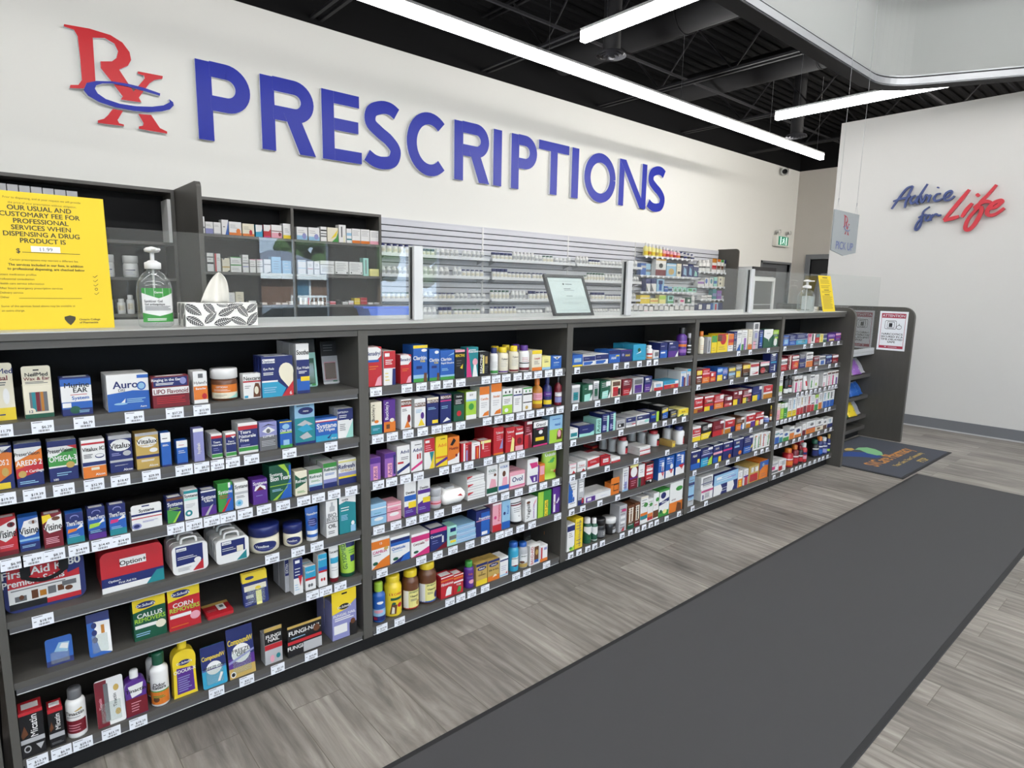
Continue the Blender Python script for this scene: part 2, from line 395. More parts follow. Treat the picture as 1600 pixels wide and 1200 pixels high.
# open web joists and their bridging
for x in (-1.6, .8, 3.2, 5.64, 8.04, 10.44, 12.9):
    b = MB()
    for dx in (-.075, .035): b.box(x+dx, YFR, 4.22, x+dx+.04, YB, 4.25, BLACKS); b.box(x+dx, YFR, ZD-.04, x+dx+.04, YB, ZD-.01, BLACKS)
    y = YFR; up = True
    while y < YB-.7:
        b.tube([(x, y, 4.24 if up else ZD-.03), (x, y+.6, ZD-.03 if up else 4.24)], .014, BLACKS, 6); y += .6; up = not up
    struct(b.build('ceiling_beam'))
for y in (3.4, 5.6): b = MB(); b.box(XL, y, 4.3, XF, y+.03, 4.33, BLACKS); struct(b.build('ceiling_bridging'))
for y in (2.6, 4.6, 6.4):
    for x in (-1.6, .8, 3.2, 10.44): b = MB(); b.tube([(x, y, 4.24), (x+2.4, y, ZD-.05)], .012, BLACKS, 5); struct(b.build('ceiling_bridging'))
def duct(pts, r, label):
    b = MB(); b.tube(pts, r, mat('matt_black_duct', '111113', .7, spec=.3), 20)
    for k in range(len(pts)-1):
        a = Vector(pts[k]); c = Vector(pts[k+1]); L = (c-a).length
        for i in range(1, int(L/1.2)):
            p = a+(c-a)*(i*1.2/L); d = (c-a).normalized()*.012; b.tube([p-d, p+d], r+.008, MATS['matt_black_duct'], 20)
    return tag(b.build('air_duct'), label, 'duct')
duct([(6.85, 2.4, 4.6), (6.85, 6.9, 4.6)], .22, 'round black air duct between the joists above the middle of the long light')
duct([(9.3, 3.0, 4.6), (9.3, 6.6, 4.6)], .2, 'round black air duct between the joists near the far end')
for (u, v, z, lab) in ((955, 88, 3.85, 'round black ceiling diffuser right of the tip of the short light'), (1244, 214, 3.85, 'round black ceiling diffuser near the far end of the long light')):
    p = at(u, v, z=z); r = .17
    t = empty('ceiling_diffuser', (p.x, p.y, p.z)); tag(t, lab, 'air vent', 'round ceiling diffusers')
    b = MB(); b.lathe([(.07, .03), (.1, .06), (.1, 1.05)], BLACKS, 18); b.build('neck', t)
    b = MB()
    for q in range(4): b.lathe([(r-q*.04, .0-q*.008), (r-q*.04-.012, .03-q*.008), (r-q*.04-.03, .03)], mat('dark_grey_vent', '3c3c40', .45), 24, cap=False)
    b.lathe([(.02, -.03), (.035, -.02), (.03, .03)], MATS['dark_grey_vent'], 16); b.build('louvre_rings', t)
# curved bulkhead over the shop floor, with an aluminium edge
path = [(XL+.01, 2.16), (5.72, 2.16)]
for i in range(1, 9):
    a = i/8*math.radians(62); path.append((5.72+.42*math.sin(a), 2.16-.42*(1-math.cos(a))))
e = Vector(path[-1]); d = Vector((math.cos(math.radians(-62)), math.sin(math.radians(-62))))
path += [tuple(e+d*1.0), tuple(e+d*7.0)]
SOFF = mat('dimmed_bulkhead_grey', '858786', .85, bump=.03, bscale=300)  # grey darkened in place of the weaker light on the bulkhead
def wallpath(b, P, z0, z1, off0, off1, m):
    P = [Vector(p) for p in P]; A = []; B = []
    for k, p in enumerate(P):
        t = (P[min(k+1, len(P)-1)]-P[max(0, k-1)]).normalized(); nn = Vector((t.y, -t.x)); A.append(p+nn*off0); B.append(p+nn*off1)
    n = len(P); vs = [(p.x, p.y, z) for z in (z0, z1) for p in A+B]
    fs = []
    for k in range(n-1): fs += [(n+k, n+k+1, 3*n+k+1, 3*n+k), (k+1, k, 2*n+k, 2*n+k+1), (k, k+1, n+k+1, n+k), (2*n+k+1, 2*n+k, 3*n+k, 3*n+k+1)]
    fs += [(0, n, 3*n, 2*n), (2*n-1, n-1, 3*n-1, 4*n-1)]
    b.add(vs, fs, m)
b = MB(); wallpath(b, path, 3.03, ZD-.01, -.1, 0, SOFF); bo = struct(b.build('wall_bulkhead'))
b = MB(); wallpath(b, path, 2.985, 2.992, -.1, .014, BLACKS); wallpath(b, path, 2.992, 3.0, -.1, .008, TRIMG); wallpath(b, path, 3.0, 3.048, -.02, .018, TRIMG); wallpath(b, path, 3.048, 3.062, -.02, .01, BLACKS); wallpath(b, path, 3.062, 3.072, -.02, .004, TRIMG); struct(b.build('trim_1'))  # upper black band stands in for the shadow gap over the silver face
# linear LED lights
def strip(p0, p1, label, wires, w=.07, h=.12, grp='linear ceiling lights', df=None):
    p0 = Vector(p0); p1 = Vector(p1); L = (p1-p0).length; ang = math.atan2(p1.y-p0.y, p1.x-p0.x)
    t = empty('linear_light', p0, ang); tag(t, label, 'ceiling light', grp)
    b = MB(); b.box(0, -w/2, h*.76, L, w/2, h, ALUW, .004); b.box(-.004, -w/2, 0, 0, w/2, h, ALUW); b.box(L, -w/2, 0, L+.004, w/2, h, ALUW)
    k = 2.4
    while k < L-.2: b.box(k-.003, -w/2-.002, -.001, k+.003, w/2+.002, h, ALUW); k += 2.4
    b.build('housing', t)
    b = MB(); b.box(.001, -w/2+.001, .0, L-.001, w/2-.001, h*.76, df or DIFF); b.build('diffuser', t)
    for k in wires:
        b = MB(); b.tube([(k, 0, h), (k, 0, ZD-.02-p0.z)], .0025, ALU, 5); b.build('wire', t)
    return t
ZL = 3.6
strip((-3.7, 5.03, ZL), (11.52, 5.03, ZL), 'longest linear light running parallel to the back wall', (1.2, 3.6, 6.1, 8.5, 10.9, 13.3, 15.0))
strip((4.62, 4.38, ZL), (4.62, 2.4, ZL), 'short linear light coming in from the top picture edge', (.3, 1.7))
strip((8.51, 4.38, ZL), (8.51, 2.3, ZL), 'short linear light passing above the partition wall', (.3, 1.7))
strip((-3.2, .6, ZL), (6.0, .6, ZL), 'linear light over the shop floor, nearest the counter', (1, 4, 7), grp='shop floor lights outside the picture', df=DIFF2)
strip((-3.2, -1.9, ZL), (6.4, -1.9, ZL), 'linear light over the middle of the shop floor', (1, 4, 7), grp='shop floor lights outside the picture', df=DIFF2)
strip((-3.2, -4.4, ZL), (6.6, -4.4, ZL), 'linear light over the shop floor near the front windows', (1, 4, 7), grp='shop floor lights outside the picture', df=DIFF2)
strip((9.0, 1.0, ZL), (14.6, 1.0, ZL), 'added unseen linear light over the back corridor, brightening the far wall', (1, 4), df=DIFF_FILL)  # extra strip out of view, added to brighten the far end
# doors at the far end
FR = mat('grey_door_frame', '6f7276', .5)
t = empty('door_1', (14.555, YB, 0)); struct(t)
b = MB(); b.box(-.745, -.02, 0, -.695, .12, 2.0, FR); b.box(.695, -.02, 0, .745, .12, 2.0, FR); b.box(-.745, -.02, 1.95, .745, .12, 2.0, FR); struct(b.build('door_frame', t))
b = MB(); b.box(-.695, .06, 0, .695, .1, 1.95, mat('grey_door_leaf', '5b5e62', .45)); b.box(-.58, .052, .9, -.2, .06, 1.8, BACKING); struct(b.build('door_leaf', t))
b = MB(); b.tube([(.6, .05, 1.0), (.6, .0, 1.0), (.5, .0, 1.0)], .012, ALU); struct(b.build('door_handle', t))
t = empty('door_2', (XF, 6.3, 0)); struct(t)
b = MB(); b.box(-.03, .45, 0, .12, .56, 2.19, FR); b.box(-.03, -.56, 0, .12, -.45, 2.19, FR); b.box(-.03, -.45, 2.08, .12, .45, 2.19, FR); struct(b.build('door_frame', t))
b = MB(); b.box(.05, -.45, 0, .1, .45, 2.08, mat('dark_door_leaf', '1d1e21', .5)); struct(b.build('door_leaf', t))
b = MB(); b.tube([(.05, -.36, 1.0), (.0, -.36, 1.0), (.0, -.26, 1.0)], .012, ALU); struct(b.build('door_handle', t))

# shop front behind the viewer: windows, and the street they look on (seen as reflections in the counter glass)
b = MB(); wins = [(-3.2, -1.2), (-.6, 1.4), (3.3, 4.5), (5.3, 6.7)]
xs = XL
for a, c in wins: b.box(xs, YFR-.12, 0, a, YFR, ZD+.1, WALLP); b.box(a, YFR-.12, 2.5, c, YFR, ZD+.1, WALLP); b.box(a, YFR-.12, 0, c, YFR, .35, WALLP); xs = c
b.box(xs, YFR-.12, 0, XF, YFR, ZD+.1, WALLP); struct(b.build('wall_front'))
for i, (a, c) in enumerate(wins):
    t = empty('window_%d' % (i+1), ((a+c)/2, YFR-.06, .35)); struct(t); w = (c-a)/2
    b = MB()
    for q in ((-w, -w+.05), (w-.05, w), (-.02, .02)): b.box(q[0], -.04, 0, q[1], .04, 2.15, ALU)
    for q in ((0, .05), (2.1, 2.15)): b.box(-w, -.035, q[0], w, .035, q[1], ALU)
    struct(b.build('window_frame', t))
    b = MB(); b.box(-w+.04, -.004, .04, w-.04, .004, 2.11, GLASS); struct(b.build('window_pane', t))
YH = -37.0; ZG0 = -.62
def rf(u, v, y):          # the point outside that the counter glass (y = 1.9) mirrors into pixel u, v
    h = at(u, v, y=1.9); d = ray(u, v); t = (y-1.9)/(-d.y); return Vector((h.x+d.x*t, y, h.z+d.z*t))
hx0 = rf(385, 430, YH).x; hx1 = rf(535, 430, YH).x; zE = rf(460, 428, YH).z-ZG0; zR = rf(440, 392, YH-4).z-ZG0; rx0 = rf(420, 400, YH-4).x-(hx0+hx1)/2; rx1 = rf(448, 400, YH-4).x-(hx0+hx1)/2
simple('ground', -60, -90, -1, 90, YFR-.14, ZG0, mat('grey_asphalt', '6b6b6b', .9, var=.2, bscale=5))
t = empty('house', ((hx0+hx1)/2, YH, ZG0)); tag(t, 'brick house across the street, mirrored in the counter glass', 'house'); hw = (hx1-hx0)/2
b = MB(); b.box(-hw, -8, 0, hw, 0, zE, mat('brown_brick', '6b5346', .9, var=.5, bscale=6, stretch=(.3, 1, 4))); b.build('brick_wall', t)
b = MB(); e = .5; zr = zR; z0 = zE
b.add([(-hw-e, e, z0), (hw+e, e, z0), (rx1, -4, zr), (rx0, -4, zr), (-hw-e, -8-e, z0), (hw+e, -8-e, z0)], [(0, 1, 2, 3), (5, 4, 3, 2), (4, 0, 3), (1, 5, 2)], mat('blue_grey_shingles', '6d7688', .9, var=.2, bscale=20)); b.build('roof', t)
b = MB(); b.box(-hw-e, e-.1, z0-.35, hw+e, e, z0, mat('white_fascia', 'dfe9ee', .6)); b.build('fascia', t)
dx0 = rf(464, 450, YH).x-(hx0+hx1)/2; dx1 = rf(482, 450, YH).x-(hx0+hx1)/2; dz0 = rf(470, 470, YH).z-ZG0; dz1 = rf(470, 432, YH).z-ZG0
b = MB(); b.box(dx0-.15, 0, dz0, dx1+.15, .05, dz1+.2, MATS['white_fascia']); b.box(dx0, .05, dz0, dx1, .08, dz1, mat('blue_front_door', '3f6f8c', .5)); b.build('front_door', t)
b = MB(); rz0 = .06; rz1 = rf(470, 463, YH+1.2).z-ZG0; px0 = rf(455, 470, YH+1.2).x-(hx0+hx1)/2
b.box(px0-1, .09, 0, hw, 1.2, max(.05, rz0), mat('concrete_porch', 'a9a9a5', .8))
i = px0
while i < hw: b.box(i, 1.12, rz0, i+.09, 1.2, rz1, MATS['white_fascia']); i += .3
b.box(px0, 1.1, rz1-.08, hw, 1.22, rz1+.06, MATS['white_fascia']); b.build('porch_railing', t)
rnd = random.Random(4)
for k, x in enumerate((2, 9, 16, 23, 30, 37, 44)):
    b = MB(); m = mat('leaf_green', '3f5f33', .8, var=.5, bscale=3)
    for q in range(34):
        c = Vector((rnd.uniform(-2.4, 2.4), rnd.uniform(-2, 2), rnd.uniform(2.5, 9.5))); r = rnd.uniform(.7, 1.05)
        b.lathe([(r*math.sin(a)*rnd.uniform(.85, 1.1)+.01, c.z-r*math.cos(a)) for a in [PI*j/6 for j in range(7)]], m, 9, c.x, c.y, smooth=False)
    t = empty('tree', (x, YH-14, ZG0)); tag(t, 'leafy tree behind the brick house across the street', 'tree', 'trees behind the house')
    b.build('crown', t); b = MB(); b.tube([(0, 0, 0), (.1, 0, 4)], .22, mat('bark', '4c4036', .9)); b.build('trunk', t)
# dark car parked before the window
t = empty('car', (rf(440, 492, -9.5).x, -9.5, ZG0)); tag(t, 'dark grey car parked outside the front window', 'car')
b = MB(); prof = [(-2.2, .3), (-2.25, .75), (-1.9, .95), (-1.1, 1.02), (-.5, 1.38), (.9, 1.4), (1.6, 1.02), (2.2, .95), (2.25, .35)]
b.slab(prof[::-1], lambda a, c, d: (a, -.85+d, c), 1.7, mat('dark_car_paint', '2e3b3d', .25, coat=.5)); b.build('car_body', t)
for a in (-1.4, 1.4):
    for y in (-.9, .7):
        b = MB(); b.tube([(a, y, .32), (a, y+.2, .32)], .32, BACKING, 18); b.build('wheel', t)
# --- what stands on the counter shelves -------------------------------------------------------
# kind u0 u1 vt vb colours flags | marks | look        (u/v: where it stands on its shelf, from the photo)
PROD = {}
PROD[0,0] = r'''
H -25 26.5 569 660 e d5 h.72 | =0,.22,y "t.55,.86,.09,n,NeilMed "t.55,.74,.08,d,Nasal ~.2,.8,.6,.68,2,S o.35,.4,.16,.12,w o.75,.42,.1,.14,w ~.1,.8,.06,.14,1,n | pale yellow rinse-kit box cut off by picture edge
H 40.3 85.3 573 654.7 e d4 h.62 | =0,.08,G #.2,.12,.82,.5,S #.28,.13,.4,.5,t #.42,.13,.55,.5,d #.58,.13,.68,.5,a o.2,.14,.17,.06,e "t.2,.13,.05,n,12 "t.5,.84,.07,k,NeilMed "t.5,.76,.06,d,Wax_&_Ear ~.1,.9,.66,.71,2,S #.4,.91,.6,.935,k | yellow carton with window showing coloured ear plugs
B 98.4 146 591 651 n d4 | =.3,.92,w =.18,.36,b #.0,.78,1,.96,b "t.52,.8,.13,k,Murine "t.62,.66,.12,k,EAR ~.3,.85,.53,.56,1,r "t.62,.46,.09,b,System o.42,.15,.17,.1,G #.02,.22,.3,.34,w ~.55,.95,.06,.14,3,l | blue and white ear care carton with green drop
B 169.7 234.8 587 644.4 w d4 n1 | ^b,0,0,1,0,1,.52,.6,.55,0,.48 "t.44,.72,.19,n,Auro "t.34,.57,.07,S,DRI o.82,.66,.11,.12,b o.82,.66,.08,.085,l #.72,.88,1,.97,b ^w,.3,.22,.42,.34,.4,.22 o.3,.2,.16,.03,l ~.45,.95,.2,.34,3,l "t.84,.09,.05,w,Auro | wide blue and white carton with white swimmer drawing
B 240 297 589.6 638.8 d d3 | #.04,.68,.96,.97,n =.42,.64,w "t.42,.89,.08,w,Ringing_in_the_Ears? ~.1,.6,.72,.8,2,w o.84,.83,.09,.11,v "t.5,.52,.14,d,LIPO_Flavonoid ~.1,.9,.12,.36,4,r | dark red and navy carton with drawn ear
B 304 325.6 581 633 w d5 | =.14,.55,o =.0,.03,S o.75,.24,.18,.09,r #.35,.8,.7,.93,S "t.5,.66,.08,S,Hyland's "t.5,.48,.06,w,Earache | narrow white and orange drops carton
J 331.6 376.6 577 626.5 B:w f.68 | =.38,.86,o =.02,.38,e ^T,.6,.02,1,.02,1,.32 "t.4,.72,.1,w,OPTION+ ~.12,.7,.46,.6,2,w ~.15,.6,.12,.28,2,S | amber jar with white screw lid and orange label
B 381 408.4 585 623.8 w d3 | =.66,.72,r "t.5,.82,.15,k,Nexcare ^B,.55,.05,.95,.05,.98,.35,.88,.6,.68,.62,.58,.4 o.74,.32,.12,.16,e #.05,.04,.25,.13,c ~.08,.45,.4,.55,2,S | small white carton with picture of a face
B 409.4 459 558 622 n d2 n2 | ^c,0,0,.62,0,.76,.2,.5,.37,0,.37 ^w,0,.37,.5,.37,.5,.41,0,.41 o.78,.62,.24,.21,e ^e,.55,.55,.6,.45,.88,.18,1,.38,1,.55 ^r,.62,0,1,0,1,.38 #.03,.84,.42,.94,w "t.23,.885,.06,n,Option+ "t.22,.7,.05,w,Eye_Pads ~.05,.45,.54,.62,2,w ~.05,.5,.1,.26,3,l "t.9,.07,.08,w,6 | large blue carton with cream eye pad shape
B 464.7 484.4 537.5 615.3 w d5 n2 | =0,.68,n =.06,.3,b #.3,.25,1,.34,y "t.5,.83,.09,k,Soothe "t.5,.52,.05,w,Eye_Wash ~.15,.85,.4,.46,2,w | tall white and blue eye wash carton
C 466 497 531 605 T d1 y1.90 | =.72,1,k ^G,.1,.05,.9,.05,.9,.6,.1,.6 #.7,.02,.9,.06,g ~.15,.8,.78,.92,3,S | clear blister card with green eye mask
C 506 533 534 601 s d1 | =.66,1,k #.12,.1,.85,.52,K #.14,.12,.83,.5,B #.6,.03,.88,.08,G ~.15,.85,.76,.94,3,S =.02,.05,w | clear blister card with brown pink eye mask
'''
PROD[0,1] = r'''
B -10 24.4 699 768 n d4 | ^o,0,.1,.9,.35,1,.82,.5,.88,0,.7 ^w,0,.72,.6,.86,1,.98,0,.98 "t.4,.88,.08,k,PreserVision "t.4,.62,.12,w,AREDS_2 o.62,.4,.16,.1,A #.1,.02,.8,.16,y | navy and orange vitamin carton cut by picture edge
B 28 70 695 762.5 n d4 ts | =.82,.9,w ^w,0,.6,.9,.82,1,.9,0,.9 ^o,0,.4,1,.58,1,.86,.6,.74,0,.6 ^r,0,.2,1,.34,1,.58,0,.42 "t.45,.76,.08,k,PreserVision "t.5,.55,.12,w,AREDS_2 "t.68,.35,.06,w,+_Cartilage o.22,.3,.15,.08,A ~.1,.8,.06,.14,2,l | navy vitamin carton with orange and red bands
B 78.8 123.8 691 754 n d4 ts | =.34,.86,w ^g,0,.38,.95,.38,1,.8,.6,.76,.3,.64,0,.62 ^r,.66,.86,1,.86,1,.76 "t.42,.76,.1,k,PreserVision "t.5,.56,.13,w,OMEGA-3 o.74,.38,.15,.08,A ~.25,.8,.12,.22,2,l "t.2,.05,.05,w,100 | navy vitamin carton with green band
B 131.3 167.4 689.4 748.4 w d4 | =0,.3,o =.32,.42,n =.88,.93,r "t.5,.76,.1,k,Vitalux_IC ~.08,.5,.52,.64,3,S o.75,.56,.2,.06,n o.75,.57,.17,.04,w #.35,.2,.7,.27,e "t.72,.08,.06,w,Alcon | white and orange vitamin carton with navy stripe
B 173.4 209 682 740 n d4 ts | =.28,.34,s =.9,1,s o.5,.73,.45,.16,w "t.5,.72,.14,k,Vitalux ~.1,.5,.45,.54,2,v o.76,.5,.18,.07,s ~.2,.8,.18,.2,3,w "t.76,.06,.06,w,Alcon | dark violet vitamin carton with white oval
B 214.7 250.3 678 734.4 A d4 | =.3,.38,n =.92,1,s o.5,.74,.44,.15,w "t.5,.76,.12,k,Vitalux "t.5,.66,.05,A,Healthy_Eyes o.76,.5,.18,.06,w ~.2,.8,.2,.26,2,w "t.72,.08,.06,w,Alcon | gold vitamin carton with white oval
B 254 269 677 729.7 b d3 | =.72,1,w =.0,.05,n ~.15,.8,.8,.86,1,k ~.15,.8,.6,.66,2,w | thin tall blue carton with white top
B 277.5 294.4 689.4 726 b d3 | =.7,1,w ~.2,.8,.78,.84,1,r ~.15,.8,.45,.6,2,w =0,.06,n | little blue carton with white top
B 304.4 320.3 670.6 722 v d3 | =.9,1,w !.45,.4,.3,e,hyabak | thin lavender carton
B 331.6 348.4 679 717.5 w d3 n1 | =.2,.82,n =.82,.92,r =.05,.18,g "t.5,.66,.08,w,Tears "t.5,.55,.07,w,Naturale ~.15,.7,.3,.45,2,v | small white carton with navy and green front
B 354 370 677 714.7 w d3 | =.2,.82,n =.82,.92,r =.05,.18,g ^w,.5,.86,.95,.86,.72,.76 "t.5,.64,.07,w,Tears "t.5,.55,.07,w,Naturale | small white carton with navy front and red flag
B 373.8 403.8 662 710 w d6 | =.22,.86,n =.78,.9,r =.08,.2,g "t.36,.7,.1,w,Tears "t.46,.57,.1,w,Naturale "t.3,.44,.1,w,Free ~.1,.6,.24,.3,2,v | big white carton with navy front
B 406.6 433.8 661 705 v d3 | =0,.5,S ^w,.15,.68,.5,.84,.9,.68,.5,.58 o.5,.68,.12,.08,S ^k,.1,.82,.5,.93,.95,.84,.5,.89 "t.5,.5,.08,w,LUMIFY ~.1,.9,.14,.36,4,s | grey lavender carton with printed eye
B 438.4 457 659.4 700.6 b d3 | =.96,1,y =.55,.6,L =0,.12,g o.5,.8,.3,.1,l "t.5,.66,.09,w,Clear_eyes #.25,.1,.75,.3,l | small blue and green drops carton
B 462 492.8 632 696 l d4 | =.0,.66,t ^s,.1,.5,.5,.6,.9,.48,.5,.44 ^c,.1,.4,.6,.5,.9,.34,.4,.3 ^s,.2,.2,.6,.3,.85,.16,.4,.12 o.55,.83,.38,.09,n "t.55,.83,.05,w,renu ~.1,.9,.94,.97,1,k =0,.06,n | tall water-blue lens solution carton
B 493.8 527.5 654.7 691 b d4 | =.0,.25,c =.86,.92,w =.82,.86,r "t.5,.66,.2,w,Systane "t.5,.48,.12,w,Lid_Wipes ^n,.5,.12,.75,.3,.6,.08 "t.82,.08,.07,w,Alcon | wide bright blue wipes carton
B 528.4 552 639.7 685.6 w d3 n1 | =.62,1,n ^T,.5,0,1,0,1,.6 o.8,.64,.1,.06,n "t.35,.88,.06,w,OPTION+ ~.1,.6,.68,.8,2,w ~.12,.5,.25,.5,4,S | white and mint carton with navy top
'''
PROD[0,2] = r'''
B -3 30 812 871 r d3 | ^w,0,.5,.4,.36,.75,.45,1,.7,1,.95,.2,.8 "t.5,.58,.2,k,Visine o.74,.8,.2,.07,d o.76,.8,.07,.05,k =.0,.12,d ~.1,.8,.2,.28,2,K | red and white eye drop carton with printed eye
B 32.8 63.8 810 863 b d3 | =0,.24,n ^w,.05,.55,.3,.42,.8,.45,1,.6,1,.94,.3,.88 =.3,.36,l "t.5,.6,.2,k,Visine o.72,.82,.22,.06,s o.75,.82,.07,.05,B ~.1,.8,.1,.18,2,l | blue and white eye drop carton with printed eye
B 70.3 100.3 805.6 858 d d3 | ^y,0,.74,.5,.88,.4,1,0,.98 ^w,.05,.6,.3,.44,.9,.48,1,.6,1,.96,.3,.86 "t.5,.62,.2,k,Visine o.7,.85,.22,.06,B ~.1,.8,.12,.32,4,K | dark red eye drop carton with yellow corner
B 106 133 803.8 850.6 b d3 | =.62,1,n =0,.2,t o.5,.85,.25,.08,v o.5,.83,.22,.07,n "t.5,.66,.14,w,TheraTears ^o,.05,.35,.1,.48,.7,.48,.55,.4 ^w,.55,.44,.9,.62,.95,.5 ~.1,.8,.2,.3,2,l | blue drops carton with orange sweep
B 139.7 166.9 796 844 n d3 | =.3,.68,b =.0,.18,p ^L,.05,.36,.1,.5,.8,.52,.6,.4 ^w,.6,.48,.9,.64,.95,.52 o.5,.86,.25,.08,v o.5,.84,.22,.07,n "t.5,.7,.13,w,TheraTears ~.1,.8,.2,.3,2,l | navy drops carton with yellow-green sweep
B 172.5 198.8 790.6 837.5 n d3 | =.0,.6,b =.0,.2,t ^m,.05,.4,.1,.52,.6,.52,.5,.42 ^w,.5,.48,.9,.64,.95,.52 o.5,.86,.25,.08,v o.5,.84,.22,.07,n "t.5,.68,.13,w,TheraTears ~.1,.8,.2,.3,2,l | navy drops carton with pink sweep
H 207 254 791.6 832 w d3 h.66 | =.56,.64,n =.44,.56,w =.44,.48,r #.35,.9,.6,.95,n "t.5,.76,.12,k,Systane o.15,.16,.16,.12,v o.15,.16,.1,.07,n ~.35,.9,.26,.34,2,v | wide white carton with hang tab and blue swirl
B 262.5 287.8 780 818.8 n d4 | =.9,1,B ^g,0,0,.3,0,.8,.4,0,.55 ^L,.3,0,.45,0,.85,.42,.75,.42 "t.5,.75,.15,w,Systane ~.1,.85,.5,.62,2,L | dark carton with green sweep
B 289.4 311 768 813 w d4 | =.9,1,t =.66,.74,T o.3,.22,.26,.11,t o.3,.22,.12,.05,w "t.5,.82,.1,k,Systane ~.1,.8,.4,.55,3,s | tall white and teal eye drop carton
B 315.6 339 768 806.6 n d4 | =0,.35,p =.94,1,w "t.5,.72,.15,w,Systane "t.5,.58,.1,w,Ultra ^s,.2,0,.4,0,.8,.42,.6,.35 | dark violet carton with grey sweep
B 342 365 757 801 g d4 | ^b,.4,0,1,0,1,.9,.8,.9 ^r,.2,0,.4,0,.9,.45,.7,.4 #.7,.82,.85,1,w "t.5,.7,.12,w,Systane ~.1,.8,.45,.6,2,r | green and blue carton with red sweep
B 368 388.8 755 796 w d4 | "t.5,.84,.13,k,Systane =.55,.64,s o.3,.22,.28,.13,l o.3,.22,.12,.06,c ~.1,.8,.4,.5,2,S | white carton with pale blue swirl
B 396 418.8 751 789.7 p d4 | ^w,.1,.56,.2,.72,.5,.78,.85,.7,.9,.56 ^d,.2,.56,.5,.72,.8,.56 "t.5,.85,.12,w,Systane ~.2,.8,.3,.4,1,v | purple carton with white pattern
B 422.5 456 729 783 G d6 | ^b,.45,0,1,0,1,.95,.9,.95,.9,.5 ^L,.4,1,.7,1,.9,.75,.92,.5,.8,.75 ^L,.1,0,.3,0,.85,.38,.78,.3 "t.3,.74,.08,w,Systane "t.5,.62,.13,w,Bion_Tears =.4,.42,L ~.1,.6,.24,.32,2,l | big green and blue tears carton
B 461.9 480.6 738 775.6 e d4 | ^G,0,.3,.9,.5,1,.75,.4,.7,0,.9 "t.5,.6,.13,w,Refresh ~.15,.85,.1,.2,2,g | cream carton with green leaves
B 483.4 504 735 768 w d4 | =.8,1,g =0,.2,n =.2,.3,l "t.5,.66,.13,G,Refresh ~.15,.85,.4,.5,2,g | white carton with green top and navy foot
B 506 526.6 725 763.4 w d5 n2 | =.82,1,g =0,.2,n =.2,.35,v "t.5,.74,.12,G,Refresh ~.1,.85,.5,.6,2,b | taller white carton fading to navy foot
B 529.4 559 719.4 758.8 w d5 | =0,.26,n =.26,.34,y =.34,.48,v =.88,.95,Y "t.45,.72,.16,n,Refresh "t.5,.56,.09,A,OMEGA-3 | wide silver carton with gold stripe
'''
PROD[0,3] = r'''
K 8 136 880 963 n d9 | #.05,.06,.93,.95,r #.05,.06,.93,.5,w #.05,.06,.5,.19,k #.5,.06,.93,.16,r #.12,.22,.26,.33,S #.32,.22,.4,.4,B #.42,.24,.5,.36,a #.52,.24,.62,.4,S #.64,.26,.72,.38,B #.7,.34,.88,.44,S o.2,.3,.03,.05,B o.78,.28,.05,.05,B "t.4,.8,.15,w,First_Aid_Kit "t.36,.61,.13,w,Premiers_Soins ^n,.78,.6,.93,.66,.93,.95,.76,.95 "t.87,.84,.15,w,80 ~.08,.88,.44,.48,1,S | large navy zip bag of first aid supplies
F 160.3 257 867 929.4 r d9 | =0,.36,n =0,.14,w ^t,.7,0,1,0,1,.3,.88,.3 #.3,.58,.72,.78,w "t.51,.67,.11,k,Option+ "t.2,.27,.05,w,Option+ "t.4,.2,.05,w,First_Aid_Kit | red hard first aid case with white lettering plate
F 271 326 856 901 w d3 n2 h | ^n,.1,.3,.86,.34,.86,.95,.1,.95 ^r,.55,.04,.86,.04,.86,.4 #.12,.8,.4,.9,w "t.26,.845,.05,n,Option+ o.7,.4,.1,.09,w ~.14,.7,.5,.62,2,w ~.14,.55,.1,.24,3,s | white carry case with navy label and red corner
F 339 389.7 847 884 w d3 n3 h | ^n,.15,.36,.88,.4,.88,.92,.15,.92 ^t,.6,.03,.92,.03,.92,.4 #.18,.78,.46,.9,w "t.32,.83,.06,n,Option+ ~.18,.6,.5,.66,2,w #.62,.4,.82,.64,e | white carry case with navy label and teal corner
J 392.5 442.8 824 866.6 e:n f.62 | o.5,.5,.36,.4,n "t.4,.5,.2,w,Vaseline ~.3,.75,.26,.32,1,v | wide petroleum jelly jar with navy lid
J 444 475 820.6 854.8 e:n f.6 | o.5,.5,.36,.4,n "t.4,.5,.2,w,Vaseline ~.3,.75,.26,.32,1,v | smaller petroleum jelly jar with navy lid
T 476 498 794 846 b:w | =.1,.22,w "t.5,.78,.07,w,Vaseline o.5,.5,.35,.14,n ~.2,.8,.4,.6,3,v | standing blue hand cream tube
B 510.6 528.4 784 841 w d5 | ^s,.3,.7,.3,.82,.42,.86,.42,.95,.6,.95,.6,.86,.75,.82,.75,.7 "t.5,.6,.1,S,BIO "t.5,.49,.1,S,BUST =.4,.42,k "t.5,.3,.1,k,OIL ~.15,.85,.08,.18,2,S | white carton with drawn bottle outline
B 531 556.6 776.6 835.6 t d5 | ^w,0,.82,.4,.88,1,.8,1,1,0,1 "t.35,.93,.06,k,cysta ~.1,.6,.6,.74,2,w ~.1,.5,.36,.52,4,l o.8,.25,.1,.06,w #.66,.02,.95,.2,l | tall teal carton with white wave
'''
